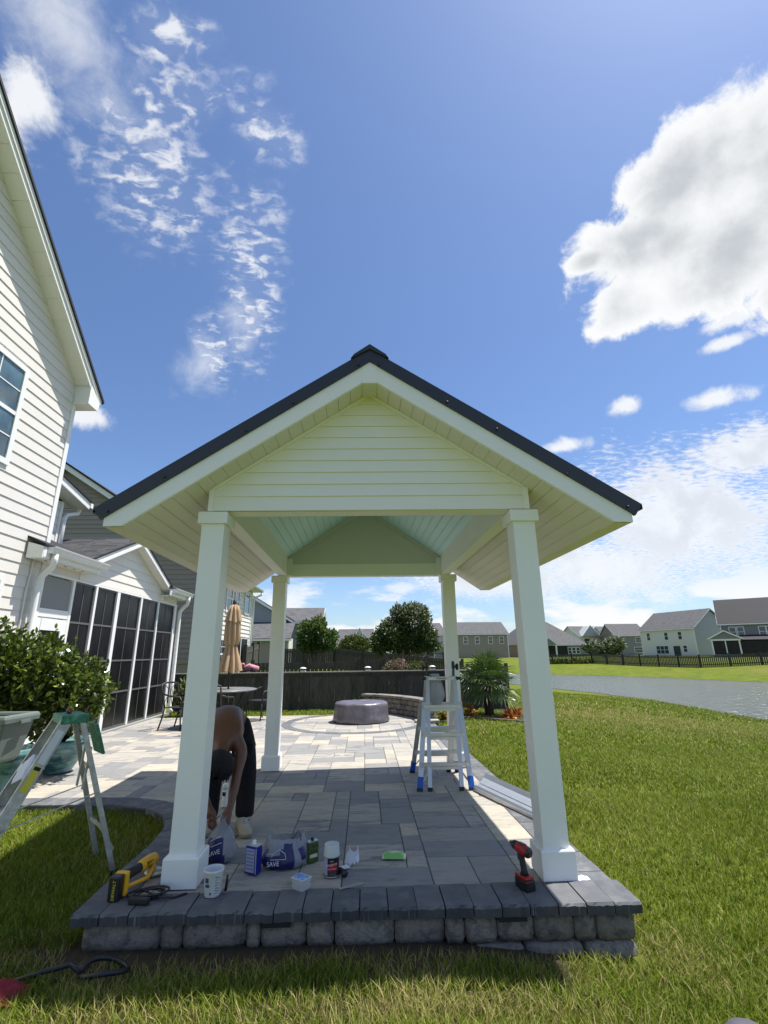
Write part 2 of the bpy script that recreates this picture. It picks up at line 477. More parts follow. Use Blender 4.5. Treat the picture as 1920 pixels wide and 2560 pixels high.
wm = bpy.data.materials.new('pond')
wm.use_nodes = True
wn = wm.node_tree
wn.nodes.clear()
Q = NT(wn)
wb = Q.n('ShaderNodeBsdfPrincipled')
wb.inputs['Base Color'].default_value = (0.10, 0.11, 0.105, 1)
wb.inputs['Roughness'].default_value = 0.16
wb.inputs['Specular IOR Level'].default_value = 0.6
wp = Q.n('ShaderNodeNewGeometry').outputs['Position']
wh = Q.noise(Q.vmath('MULTIPLY', wp, (1.0, 0.75, 1.0)), 2.2, 5.0, 0.65, 0.6)
wbm = Q.n('ShaderNodeBump')
wbm.inputs['Strength'].default_value = 0.9
wbm.inputs['Distance'].default_value = 0.22
Q.put(wbm.inputs['Height'], wh)
Q.put(wb.inputs['Normal'], wbm.outputs[0])
Q.put(Q.n('ShaderNodeOutputMaterial').inputs[0], wb.outputs[0])
MATS['pond'] = wm


# ------------------------------------------------------------------ object helpers
def wloc(o):
    p = Vector((0, 0, 0))
    while o is not None:
        p = p + o.location
        o = o.parent
    return p


def tag(o, label=None, cat=None, group=None, kind=None):
    if label:
        o['label'] = label
    if cat:
        o['category'] = cat
    if group:
        o['group'] = group
    if kind:
        o['kind'] = kind
    return o


def thing(name, label, cat, loc=(0, 0, 0), rz=0.0, group=None):
    o = bpy.data.objects.new(name, None)
    COL.objects.link(o)
    o.location = loc
    o.rotation_euler = (0, 0, rz)
    o.empty_display_size = 0.1
    return tag(o, label, cat, group)


def link_mesh(name, me, parent=None, local=False):
    o = bpy.data.objects.new(name, me)
    COL.objects.link(o)
    if parent is not None:
        o.parent = parent
        if not local:
            o.location = -wloc(parent)
    return o


UNIT = {}
BOXF = [(0, 3, 2, 1), (4, 5, 6, 7), (0, 1, 5, 4), (1, 2, 6, 5), (2, 3, 7, 6), (3, 0, 4, 7)]
BOXV = [(-.5, -.5, -.5), (.5, -.5, -.5), (.5, .5, -.5), (-.5, .5, -.5), (-.5, -.5, .5), (.5, -.5, .5), (.5, .5, .5), (-.5, .5, .5)]


def cube(name, c, size, mat, parent=None, rot=None, local=False):
    """a box that shares one mesh per material; c in world space (or the parent's when local)."""
    if mat not in UNIT:
        me = bpy.data.meshes.new('box_' + mat)
        me.from_pydata(BOXV, [], BOXF)
        me.materials.append(M[mat])
        UNIT[mat] = me
    o = bpy.data.objects.new(name, UNIT[mat])
    COL.objects.link(o)
    c = Vector(c)
    if parent is not None:
        o.parent = parent
        if not local:
            c = c - wloc(parent)
    o.location = c
    o.scale = size
    if rot is not None:
        o.rotation_euler = rot
    return o


def span(name, a, b, mat, parent=None, local=False):
    """box between two corners"""
    a, b = Vector(a), Vector(b)
    return cube(name, (a + b) / 2, [abs(x) for x in (b - a)], mat, parent, local=local)


class MB:
    def __init__(s):
        s.v, s.f, s.m, s.sm = [], [], [], []

    def add(s, verts, faces, mi=0, smooth=False):
        k = len(s.v)
        s.v += [tuple(p) for p in verts]
        for f in faces:
            s.f.append(tuple(i + k for i in f))
            s.m.append(mi)
            s.sm.append(smooth)
        return s

    def box(s, c, size, rot=None, mi=0):
        c = Vector(c)
        mt = rot.to_matrix() if rot is not None and not isinstance(rot, Matrix) else rot
        vs = []
        for p in BOXV:
            q = Vector((p[0] * size[0], p[1] * size[1], p[2] * size[2]))
            vs.append((mt @ q if mt is not None else q) + c)
        return s.add(vs, BOXF, mi)

    def bar(s, a, b, w, t, up=(0, 0, 1), mi=0):
        a, b = Vector(a), Vector(b)
        d = b - a
        y = d.normalized()
        x = y.cross(Vector(up))
        if x.length < 1e-4:
            x = y.cross(Vector((1, 0, 0)))
        x.normalize()
        z = x.cross(y)
        return s.box((a + b) / 2, (w, d.length, t), Matrix((x, y, z)).transposed(), mi)

    def prism(s, poly, vec, mi=0):
        n = len(poly)
        v = Vector(vec)
        a = [Vector(p) for p in poly]
        fs = [tuple(range(n - 1, -1, -1)), tuple(range(n, 2 * n))] + [(i, (i + 1) % n, n + (i + 1) % n, n + i) for i in range(n)]
        return s.add(a + [p + v for p in a], fs, mi)

    def tube(s, path, r, n=8, mi=0, smooth=True, caps=True, closed=False):
        path = [Vector(p) for p in path]
        rs = r if isinstance(r, (list, tuple)) else [r] * len(path)
        vs, fs = [], []
        up = Vector((0, 0, 1))
        L = len(path)
        prev = None
        for i, p in enumerate(path):
            if closed:
                d = path[(i + 1) % L] - path[i - 1]
            else:
                d = path[min(i + 1, L - 1)] - path[max(i - 1, 0)]
            d.normalize()
            if prev is None:
                x = d.cross(up)
                if x.length < 1e-3:
                    x = d.cross(Vector((1, 0, 0)))
            else:
                x = prev - d * prev.dot(d)
            x.normalize()
            prev = x
            y = d.cross(x)
            for k in range(n):
                a = 2 * math.pi * k / n
                vs.append(p + (x * math.cos(a) + y * math.sin(a)) * rs[i])
        segs = L if closed else L - 1
        for i in range(segs):
            for k in range(n):
                a, b = i * n + k, i * n + (k + 1) % n
                j = (i + 1) % L
                fs.append((a, b, j * n + (k + 1) % n, j * n + k))
        if caps and not closed:
            fs.append(tuple(range(n - 1, -1, -1)))
            fs.append(tuple((L - 1) * n + k for k in range(n)))
        return s.add(vs, fs, mi, smooth)

    def lathe(s, prof, c=(0, 0, 0), n=24, mi=0, smooth=True, sx=1.0, sy=1.0, cap=True):
        c = Vector(c)
        vs, fs = [], []
        for r, z in prof:
            for k in range(n):
                a = 2 * math.pi * k / n
                vs.append(c + Vector((r * math.cos(a) * sx, r * math.sin(a) * sy, z)))
        for i in range(len(prof) - 1):
            for k in range(n):
                fs.append((i * n + k, i * n + (k + 1) % n, (i + 1) * n + (k + 1) % n, (i + 1) * n + k))
        if cap:
            fs.append(tuple(range(n - 1, -1, -1)))
            fs.append(tuple((len(prof) - 1) * n + k for k in range(n)))
        return s.add(vs, fs, mi, smooth)

    def build(s, name, mats, parent=None, local=False, bevel=0.0, xf=None):
        me = bpy.data.meshes.new(name)
        vs = s.v if xf is None else [tuple(xf @ Vector(p)) for p in s.v]
        me.from_pydata(vs, [], s.f)
        for m in (mats if isinstance(mats, (list, tuple)) else [mats]):
            me.materials.append(M[m])
        me.polygons.foreach_set('material_index', s.m)
        me.polygons.foreach_set('use_smooth', s.sm)
        me.update()
        o = link_mesh(name, me, parent, local)
        if bevel:
            bv = o.modifiers.new('bevel', 'BEVEL')
            bv.width = bevel
            bv.segments = 2
            bv.limit_method = 'ANGLE'
        return o


def text_part(name, s, size, mat, parent, xf, extrude=0.0004):
    """flat lettering as mesh; xf places it in world space"""
    cu_ = bpy.data.curves.new(name, 'FONT')
    cu_.body = s
    cu_.size = size
    cu_.extrude = extrude
    cu_.resolution_u = 3
    cu_.align_x = 'CENTER'
    cu_.align_y = 'CENTER'
    tmp = bpy.data.objects.new('tmp_text', cu_)
    COL.objects.link(tmp)
    dg = bpy.context.evaluated_depsgraph_get()
    me = bpy.data.meshes.new_from_object(tmp.evaluated_get(dg))
    bpy.data.objects.remove(tmp)
    me.transform(xf)
    me.materials.clear()
    me.materials.append(M[mat])
    return link_mesh(name, me, parent)


def frame(o, x, y):
    """matrix whose local x and y axes run along x and y"""
    x = Vector(x).normalized()
    y = Vector(y)
    y = (y - x * y.dot(x)).normalized()
    z = x.cross(y)
    o = Vector(o)
    return Matrix(((x.x, y.x, z.x, o.x), (x.y, y.y, z.y, o.y), (x.z, y.z, z.z, o.z), (0, 0, 0, 1)))


def np_mesh(name, verts, faces, mat, parent=None, tint=None, smooth=False, local=False):
    """verts (N,3); faces (K,3) or (K,4) arrays"""
    me = bpy.data.meshes.new(name)
    nv, (nf, k) = len(verts), faces.shape
    me.vertices.add(nv)
    me.vertices.foreach_set('co', verts.astype(np.float32).ravel())
    me.loops.add(nf * k)
    me.loops.foreach_set('vertex_index', faces.astype(np.int32).ravel())
    me.polygons.add(nf)
    me.polygons.foreach_set('loop_start', np.arange(0, nf * k, k, dtype=np.int32))
    me.polygons.foreach_set('use_smooth', np.full(nf, smooth))
    me.materials.append(M[mat])
    if tint is not None:
        at = me.attributes.new('tint', 'FLOAT', 'POINT')
        at.data.foreach_set('value', tint.astype(np.float32))
    me.update()
    me.validate()
    return link_mesh(name, me, parent, local)


def leaves(name, pts, axis, length, width, mat, parent, fold=0.25, tint=None, local=False, droop=0.0):
    """one folded four-triangle leaf at every point, growing along axis"""
    n = len(pts)
    ax = axis / (np.linalg.norm(axis, axis=1, keepdims=True) + 1e-9)
    rnd = RNG.normal(size=(n, 3))
    sd_ = np.cross(ax, rnd)
    sd_ /= np.linalg.norm(sd_, axis=1, keepdims=True) + 1e-9
    nr = np.cross(sd_, ax)
    ln = np.broadcast_to(length, (n,))[:, None]
    wd = np.broadcast_to(width, (n,))[:, None]
    v = np.empty((n, 6, 3))
    v[:, 0] = pts
    v[:, 1] = pts + ax * ln * 0.35 + sd_ * wd * 0.5 + nr * wd * fold
    v[:, 2] = pts + ax * ln * 0.35 - sd_ * wd * 0.5 + nr * wd * fold
    v[:, 3] = pts + ax * ln * 0.75 + sd_ * wd * 0.38 + nr * wd * fold * 0.8 - np.array([0, 0, 1.0]) * ln * droop * 0.5
    v[:, 4] = pts + ax * ln * 0.75 - sd_ * wd * 0.38 + nr * wd * fold * 0.8 - np.array([0, 0, 1.0]) * ln * droop * 0.5
    v[:, 5] = pts + ax * ln - np.array([0, 0, 1.0]) * ln * droop
    b = (np.arange(n) * 6)[:, None]
    t = np.concatenate([b + np.array([[0, 1, 2]]), b + np.array([[1, 3, 2]]), b + np.array([[2, 3, 4]]), b + np.array([[3, 5, 4]])])
    if tint is None:
        tint = RNG.random(n)
    return np_mesh(name, v.reshape(-1, 3), t, mat, parent, np.repeat(tint, 6), local=local)


def sstep(a, b, x):
    t = np.clip((x - a) / (b - a), 0, 1)
    return t * t * (3 - 2 * t)


# ------------------------------------------------------------------ terrain
POND = np.array([(14.5, 8), (14.45, 14), (14.45, 18), (14.6, 21), (14.9, 25.2), (14.3, 30.4), (13.1, 35), (11.8, 41), (10.8, 48),
                 (11.5, 55), (15.0, 58.0), (20.5, 54.4), (23.9, 50.3), (27.0, 45.1), (28.6, 40.0), (30.2, 36.7), (34.0, 31.0),
                 (37.0, 22.0), (35.0, 12.0), (25.0, 6.0)])


def pond_dist(x, y):
    """signed distance to the pond's outline, negative in the water"""
    p = np.stack([x, y], -1)
    best = np.full(x.shape, 1e9)
    inside = np.zeros(x.shape, bool)
    k = len(POND)
    for i in range(k):
        a, b = POND[i], POND[(i + 1) % k]
        ab = b - a
        t = np.clip(((p - a) @ ab) / (ab @ ab), 0, 1)
        best = np.minimum(best, np.linalg.norm(p - (a + t[..., None] * ab), axis=-1))
        cond = (a[1] > y) != (b[1] > y)
        with np.errstate(divide='ignore', invalid='ignore'):
            xi = a[0] + (y - a[1]) * (b[0] - a[0]) / (b[1] - a[1])
        inside ^= cond & (x < xi)
    return np.where(inside, -best, best)


EDGE_L = [(-1.715, 3.36), (-1.73, 4.0), (-1.73, 4.6), (-1.79, 5.0), (-1.92, 5.25), (-2.11, 5.44), (-2.49, 5.61), (-2.87, 5.65), (-3.61, 5.685), (-5.3, 5.72)]


def on_patio(x, y):
    """true on the paved area"""
    ex = np.array([p[0] for p in EDGE_L])
    ey = np.array([p[1] for p in EDGE_L])
    lim = np.interp(y, ey, ex)
    lim = np.where(y > 5.72, -5.3, lim)
    main = (y > 3.34) & (y < 12.95) & (x > lim) & (x < 1.64 - (y - 3.3) * 0.012)
    ring = (x + 0.2) ** 2 + (y - 11.45) ** 2 < 1.66 ** 2
    return main | ring


def ground_z(x, y):
    x = np.asarray(x, float)
    y = np.asarray(y, float)
    fd = 1 - sstep(3.3, 6.2, y)
    z = -0.045 - 0.145 * fd - 0.09 * fd * sstep(0.2, 1.7, x)
    z = z - 0.10 * sstep(1.8, 5.0, x) * (1 - fd)
    z = z + 0.35 * sstep(20.0, 50.0, y) * (1 - 0.0 * x)
    z = z + 0.02 * np.sin(x * 1.7 + y * 0.6) * sstep(2, 6, np.abs(x))
    d = pond_dist(x, y)
    z = np.minimum(z, -1.03 + 0.085 * d)
    z = np.where(d < 0, np.maximum(-1.03 + 0.3 * d, -2.0), z)
    z = np.where(on_patio(x, y), np.minimum(z, -0.11), z)
    return z


gx = np.unique(np.concatenate([np.linspace(-600, -60, 10), np.linspace(-60, -8, 27), np.linspace(-8, 18, 131), np.linspace(18, 60, 43), np.linspace(60, 700, 14)]))
gy = np.unique(np.concatenate([np.linspace(-60, 0, 8), np.linspace(0, 18, 91), np.linspace(18, 75, 58), np.linspace(75, 240, 18), np.linspace(240, 1500, 8)]))
GX, GY = np.meshgrid(gx, gy, indexing='ij')
GZ = ground_z(GX, GY)
gv = np.stack([GX, GY, GZ], -1).reshape(-1, 3)
ii, jj = np.meshgrid(np.arange(len(gx) - 1), np.arange(len(gy) - 1), indexing='ij')
q0 = (ii * len(gy) + jj).ravel()
gf = np.stack([q0, q0 + len(gy), q0 + len(gy) + 1, q0 + 1], -1)
ground = np_mesh('ground', gv, gf, 'lawn_ground', smooth=True)
tag(ground, 'grassy ground of the yard falling gently to the pond', 'ground', kind='structure')

w = MB()
w.add([(x, y, -1.0) for x, y in POND * 1.0], [tuple(range(len(POND)))])
me_w = w
wo = bpy.data.meshes.new('pond_water')
pc = POND.mean(0)
pw = [(pc[0] + (x - pc[0]) * 1.03, pc[1] + (y - pc[1]) * 1.03, -1.0) for x, y in POND]
wo.from_pydata(pw, [], [tuple(range(len(pw)))])
wo.materials.append(M['pond'])
tag(link_mesh('pond_water', wo), 'rippled grey water of the pond beyond the lawn', 'pond', kind='structure')

# ------------------------------------------------------------------ grass blades
def blades(x, y, h, wd, lean, tint, wind=0.25):
    n = len(x)
    z = ground_z(x, y)
    a = RNG.random(n) * 2 * math.pi
    sx, sy = np.cos(a), np.sin(a)
    b = a + math.pi / 2 + RNG.normal(0, 0.6, n)
    lx, ly = np.cos(b) * lean * h, np.sin(b) * lean * h
    v = np.empty((n, 5, 3))
    base = np.stack([x, y, z - 0.004], -1)
    side = np.stack([sx, sy, np.zeros(n)], -1) * wd[:, None] * 0.5
    ln = np.stack([lx, ly, np.zeros(n)], -1)
    up = np.stack([np.zeros(n), np.zeros(n), h], -1)
    v[:, 0] = base - side
    v[:, 1] = base + side
    v[:, 2] = base + side * 0.8 + up * 0.6 + ln * 0.35
    v[:, 3] = base - side * 0.8 + up * 0.6 + ln * 0.35
    v[:, 4] = base + up + ln
    k = (np.arange(n) * 5)[:, None]
    f = np.concatenate([k + np.array([[0, 1, 2]]), k + np.array([[0, 2, 3]]), k + np.array([[3, 2, 4]])])
    return v.reshape(-1, 3), f, np.repeat(tint, 5)


def vnoise(x, y, s):
    return np.array([mnoise.noise(Vector((a * s, b * s, 3.1))) for a, b in zip(x, y)])


def in_view(x, y, mg=0.12):
    rx, ry, rz = x, y, np.full_like(x, -1.6)
    d = rx * CAM_F.x + ry * CAM_F.y + rz * CAM_F.z
    u = (rx * CAM_R.x + ry * CAM_R.y + rz * CAM_R.z) / d
    vv = (rx * CAM_U.x + ry * CAM_U.y + rz * CAM_U.z) / d
    return (np.abs(u) < 0.806 + mg) & (vv > -1.075 - mg) & (d > 0.3)


gvv, gff, gtt = [], [], []
off = 0
for (y0, y1, x0, x1, den_, h0, h1, wd0) in ((2.2, 3.6, -3.2, 3.6, 8500, 0.035, 0.085, 0.0042), (3.6, 5.8, -4.6, 5.2, 5000, 0.03, 0.07, 0.0052),
                                           (5.8, 9.5, 1.3, 8.5, 2000, 0.03, 0.065, 0.009), (9.5, 16.0, -5.5, 14.0, 620, 0.035, 0.07, 0.017),
                                           (16.0, 26.0, 2.0, 14.5, 170, 0.05, 0.10, 0.035)):
    n = int((y1 - y0) * (x1 - x0) * den_)
    x = RNG.uniform(x0, x1, n)
    y = RNG.uniform(y0, y1, n)
    keep = in_view(x, y) & ~on_patio(x, y) & (pond_dist(x, y) > 0.15)
    keep &= ~((y < 3.44) & (y > 3.30) & (x > -1.7) & (x < 1.63))
    x, y = x[keep], y[keep]
    big = vnoise(x, y, 0.55)
    mid = vnoise(x + 9, y, 1.9)
    # thin, trampled strip in front of the wall; a straw-coloured patch nearer the camera
    strip = sstep(3.05, 3.3, y + mid * 0.25) * (1 - sstep(3.42, 3.5, y)) * (1 - sstep(1.0, 1.75, x + mid * .5)) * sstep(-2.4, -2.0, x + mid * .3)
    corner = np.exp(-(((x + 1.95) / 0.35) ** 2 + ((y - 4.6) / 0.5) ** 2))
    keep = RNG.random(len(x)) > np.clip(strip * 0.62 + corner * 0.35, 0, 0.9)
    x, y, big, mid, strip, corner = (q[keep] for q in (x, y, big, mid, strip, corner))
    dry = np.exp(-(((x - 0.35) / 0.8) ** 2 + ((y - 2.82) / 0.12) ** 2)) * 0.8 + np.exp(-(((x + 1.2) / 0.35) ** 2 + ((y - 2.86) / 0.10) ** 2)) * 0.6
    dry += 0.45 * np.exp(-(((x - 1.85) / 0.22) ** 2 + ((y - 3.3) / 0.3) ** 2))
    dry += 0.5 * np.exp(-(((x - 7.5) / 4.0) ** 2 + ((y - 15.0) / 3.5) ** 2)) + 0.4 * np.exp(-(((x - 2.3) / 0.5) ** 2 + ((y - 10.6) / 0.25) ** 2))
    t = np.clip(0.42 + 0.28 * big + 0.22 * mid + RNG.normal(0, 0.22, len(x)), 0, 0.79)
    p_dry = np.clip(dry + strip * 0.6 + corner * 0.3 + 0.09 + 0.18 * np.clip(big, 0, 1), 0, 0.92)
    t = np.where(RNG.random(len(x)) < p_dry, RNG.uniform(0.86, 1.0, len(x)), t)
    h = RNG.uniform(h0, h1, len(x)) * (1 + 0.25 * mid) * (1 - 0.35 * strip)
    wd = wd0 * RNG.uniform(0.7, 1.3, len(x))
    v, f, tt = blades(x, y, h, wd, RNG.uniform(0.2, 1.3, len(x)), t)
    gvv.append(v)
    gff.append(f + off)
    gtt.append(tt)
    off += len(v)
lawn = np_mesh('lawn_grass', np.concatenate(gvv), np.concatenate(gff), 'grass_blade', tint=np.concatenate(gtt))
tag(lawn, 'short green lawn grass with dry straw patches around the patio', 'grass', kind='stuff')

# ------------------------------------------------------------------ patio
patio = MB()
pol = [(-1.70, 3.56)] + [(x, y) for x, y in EDGE_L[1:]] + [(-5.3, 12.95), (1.48, 12.95), (1.54, 8.0), (1.60, 3.56)]
patio.prism([(x, y, -0.10) for x, y in pol], (0, 0, 0.088))
ringp = [(-0.2 + 1.6 * math.cos(2 * math.pi * k / 48), 11.45 + 1.6 * math.sin(2 * math.pi * k / 48), -0.11) for k in range(48)]
patio.prism(ringp, (0, 0, 0.096))
patio_o = patio.build('patio', 'joint_sand')
tag(patio_o, 'paved patio of large mottled grey and tan pavers', 'patio', kind='structure')

PAV_CACHE = {}


def paver_mesh(wx, wy, mat, th=0.05, bv=0.004):
    key = (round(wx, 3), round(wy, 3), mat)
    if key not in PAV_CACHE:
        me = bpy.data.meshes.new('paver_mesh')
        b = bv
        hx, hy = wx / 2, wy / 2
        vs = [(-hx, -hy, -th), (hx, -hy, -th), (hx, hy, -th), (-hx, hy, -th),
              (-hx, -hy, -b), (hx, -hy, -b), (hx, hy, -b), (-hx, hy, -b),
              (-hx + b, -hy + b, 0), (hx - b, -hy + b, 0), (hx - b, hy - b, 0), (-hx + b, hy - b, 0)]
        fs = [(0, 3, 2, 1), (8, 9, 10, 11)]
        for k in range(4):
            j = (k + 1) % 4
            fs += [(k, j, 4 + j, 4 + k), (4 + k, 4 + j, 8 + j, 8 + k)]
        me.from_pydata(vs, [], fs)
        me.materials.append(M[mat])
        PAV_CACHE[key] = me
    return PAV_CACHE[key]


CELL = 0.152
NX, NY = 43, 61
occ = np.zeros((NX, NY), bool)
slabs = []
SZ = [(3, 2)] * 5 + [(2, 2)] * 3 + [(4, 2)] * 3 + [(3, 3)] * 2 + [(2, 3)] * 2 + [(3, 1)] * 2 + [(4, 3)] * 1
for j in range(NY):
    for i in range(NX):
        if occ[i, j]:
            continue
        opts = SZ[:]
        random.shuffle(opts)
        for (a, b) in opts + [(2, 1), (1, 2), (1, 1)]:
            if i + a <= NX and j + b <= NY and not occ[i:i + a, j:j + b].any() and not (i + a == NX - 1 and a > 1 and (a, b) != (1, 1) and False):
                occ[i:i + a, j:j + b] = True
                slabs.append((i, j, a, b))
                break
X0, Y0 = -5.17, 3.635


def paver_ok(xa, ya, xb, yb):
    xs = np.array([xa, xb, xb, xa])
    ys = np.array([ya, ya, yb, yb])
    return bool(on_patio(xs, ys).all())


cells = []
for (i, j, a, b) in slabs:
    xa, ya = X0 + i * CELL, Y0 + j * CELL
    if paver_ok(xa, ya, xa + a * CELL, ya + b * CELL):
        cells.append((xa, ya, a, b))
    else:
        for di in range(a):
            for dj in range(b):
                x1, y1 = xa + di * CELL, ya + dj * CELL
                if paver_ok(x1, y1, x1 + CELL, y1 + CELL):
                    cells.append((x1, y1, 1, 1))


def px_size(x, y, a, b):
    d = math.hypot(x, y) + 0.3
    vis = 1.0 if (abs(math.atan2(x, y) - 0.04) < 0.72) else 0.0
    return vis * a * b / d ** 3


cells.sort(key=lambda c: -px_size(*c))
rest = MB()
for n_, (xa, ya, a, b) in enumerate(cells):
    wx, wy = a * CELL - 0.006, b * CELL - 0.006
    cx, cy = xa + a * CELL / 2, ya + b * CELL / 2
    dz_ = random.uniform(-0.0015, 0.0015)
    if n_ < 300:
        o = bpy.data.objects.new('paver', paver_mesh(wx, wy, 'paver'))
        COL.objects.link(o)
        o.parent = patio_o
        o.location = (cx, cy, dz_)
        o.rotation_euler = (random.gauss(0, 0.0015), random.gauss(0, 0.0015), 0)
    else:
        k = len(rest.v)
        rest.box((cx, cy, -0.025 + dz_), (wx, wy, 0.05))
# joined pavers keep the same block-to-block variation through a face-wise material
pm = M['paver'].copy()
pm.name = 'paver_far'
t_ = pm.node_tree
for nd in t_.nodes:
    if nd.type == 'OBJECT_INFO':
        gi = t_.nodes.new('ShaderNodeNewGeometry')
        for l in list(nd.outputs['Random'].links):
            t_.links.new(gi.outputs['Random Per Island'], l.to_socket)
MATS['paver_far'] = pm
ro = rest.build('far_pavers', 'paver_far', patio_o)
ro['kind'] = 'stuff'


def soldier(path, width, step, parent, inward, zt=0.006, mat='paver_dark', name='border_paver'):
    """bricks laid side by side along a path, inward = which side they lie on"""
    pts = [Vector((p[0], p[1], 0)) for p in path]
    seg = []
    for a, b in zip(pts[:-1], pts[1:]):
        seg.append((a, b, (b - a).length))
    total = sum(s_[2] for s_ in seg)
    n = max(1, round(total / step))
    st_ = total / n

    def at(d):
        for a, b, l in seg:
            if d <= l + 1e-9:
                return a + (b - a) * (d / l), (b - a).normalized()
            d -= l
        a, b, l = seg[-1]
        return b, (b - a).normalized()
    for k in range(n):
        p0, t0 = at(k * st_ + 0.002)
        p1, t1 = at((k + 1) * st_ - 0.002)
        n0 = Vector((-t0.y, t0.x, 0)) * inward * width
        n1 = Vector((-t1.y, t1.x, 0)) * inward * width
        e = 0.004
        zz = zt + random.uniform(-0.0015, 0.0015)
        q = [p0, p1, p1 + n1, p0 + n0]
        c = (q[0] + q[1] + q[2] + q[3]) / 4
        m_ = MB()
        lo = [v + Vector((0, 0, -0.05)) for v in q]
        md = [v + Vector((0, 0, zz - e)) for v in q]
        hi = [v + (c - v).normalized() * e * 1.4 + Vector((0, 0, zz)) for v in q]
        fs = [(8, 9, 10, 11)]
        for i in range(4):
            j = (i + 1) % 4
            fs += [(i, j, 4 + j, 4 + i), (4 + i, 4 + j, 8 + j, 8 + i)]
        m_.add(lo + md + hi, fs)
        m_.build(name, mat, parent)


left_path = [(-1.725, 3.63)] + [p for p in EDGE_L[1:]]
soldier(left_path, 0.26, 0.165, patio_o, -1)
soldier([(1.625, 3.60), (1.60, 5.5), (1.565, 8.1), (1.50, 10.9)], 0.25, 0.165, patio_o, 1)
arc = [(-0.2 + 1.62 * math.cos(a), 11.45 + 1.62 * math.sin(a)) for a in [R(100 + k * 8.0) for k in range(33)]]
soldier(arc, 0.20, 0.30, patio_o, 1, 0.007, name='ring_paver')

# ------------------------------------------------------------------ low retaining wall under the front edge
rw = thing('retaining_wall', 'low stone retaining wall with dark cap stones along the front of the patio', 'wall', (0, 3.4, -0.3))
nc = 20
for k in range(nc):
    xa = -1.715 + k * (3.375 / nc)
    xb = xa + 3.375 / nc - random.uniform(0.003, 0.008)
    ya = 3.398 - (xa + 1.715) / 3.375 * 0.072 + random.uniform(-0.006, 0.006)
    hgt = random.uniform(-0.003, 0.004) + 0.008
    m_ = MB()
    nx_ = 7
    vs, fs = [], []
    wav = [random.uniform(-0.005, 0.005) for _ in range(nx_ + 1)]
    wav2 = [random.uniform(-0.006, 0.003) for _ in range(nx_ + 1)]
    for i in range(nx_ + 1):
        x = xa + (xb - xa) * i / nx_
        vs += [(x, ya + 0.004 + wav[i], -0.052), (x, ya + wav[i] * 0.8, hgt - 0.012 + wav2[i]), (x, ya + 0.010, hgt), (x, 3.632, hgt), (x, 3.632, -0.052)]
    for i in range(nx_):
        a, b = i * 5, i * 5 + 5
        fs += [(a, b, b + 1, a + 1), (a + 1, b + 1, b + 2, a + 2), (a + 2, b + 2, b + 3, a + 3), (a + 3, b + 3, b + 4, a + 4), (a + 4, b + 4, b, a)]
    fs += [(0, 1, 2, 3, 4), tuple(nx_ * 5 + q for q in (4, 3, 2, 1, 0))]
    m_.add(vs, fs)
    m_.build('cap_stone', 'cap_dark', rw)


def stone_block(parent, x0, x1, z0, z1, y, depth=0.2, name='stone_block', rough=0.012, mat='wall_block', xf=None):
    """a split-face block with rounded, uneven edges"""
    nx_, nz_ = 6, 4
    m_ = MB()
    vs, fs = [], []
    sd0 = random.random() * 50
    for j in range(nz_ + 1):
        for i in range(nx_ + 1):
            fx, fz = i / nx_, j / nz_
            ex = min(fx, 1 - fx) * (x1 - x0)
            ez = min(fz, 1 - fz) * (z1 - z0)
            edge = min(ex, ez)
            back = 0.022 * math.exp(-edge / 0.010)
            rr = mnoise.noise(Vector((fx * (x1 - x0) * 22 + sd0, fz * (z1 - z0) * 22, sd0))) * rough
            cut = 0.010 if (i in (0, nx_) and j in (0, nz_)) else 0.0
            vs.append((x0 + (x1 - x0) * fx + (cut if i == 0 else -cut if i == nx_ else 0), y + back + rr * (0.3 if edge < 1e-6 else 1),
                       z0 + (z1 - z0) * fz + (cut if j == 0 else -cut if j == nz_ else 0)))
    for j in range(nz_):
        for i in range(nx_):
            a = j * (nx_ + 1) + i
            fs.append((a, a + 1, a + nx_ + 2, a + nx_ + 1))
    rim = list(range(nx_ + 1)) + [j * (nx_ + 1) + nx_ for j in range(1, nz_ + 1)] + [nz_ * (nx_ + 1) + i for i in range(nx_ - 1, -1, -1)] + [j * (nx_ + 1) for j in range(nz_ - 1, 0, -1)]
    k0 = len(vs)
    for r_ in rim:
        p = vs[r_]
        vs.append((p[0], y + depth, p[2]))
    L = len(rim)
    for i in range(L):
        j = (i + 1) % L
        fs.append((rim[j], rim[i], k0 + i, k0 + j))
    m_.add(vs, fs, 0, True)
    return m_.build(name, mat, parent, xf=xf)


# first course seen in the photograph, then the partly buried one
cuts = [-1.655, -1.165, -1.035, -0.645, -0.555, -0.265, -0.085, 0.30, 0.625, 0.735, 0.935, 1.145, 1.40, 1.62]
cuts = [-1.655, -1.20, -1.07, -0.70, -0.615, -0.345, -0.18, 0.175, 0.475, 0.595, 0.79, 1.01, 1.25, 1.385, 1.62]
for a, b in zip(cuts[:-1], cuts[1:]):
    yy = 3.43 - (a + 1.7) / 3.36 * 0.07
    stone_block(rw, a + 0.003, b - 0.003, -0.198 + random.uniform(-0.006, 0.004), -0.056, yy + random.uniform(-0.003, 0.004))
for a, b in ((-1.64, -1.1), (-1.1, -0.6), (-0.6, -0.1), (-0.1, 0.25), (0.25, 0.62), (0.62, 0.95), (0.95, 1.30), (1.31, 1.62)):
    yy = 3.425 - (a + 1.7) / 3.36 * 0.07
    stone_block(rw, a, b - 0.006, -0.34, -0.206, yy)
span('void', (-1.62, 3.50, -0.34), (1.58, 3.62, -0.056), 'black_void', rw)
for xx in (-0.52, 0.875):
    o = span('step_light', (xx - 0.085, 3.405 - (xx + 1.7) * 0.021, -0.078), (xx + 0.085, 3.44, -0.056), 'black_matte', rw)

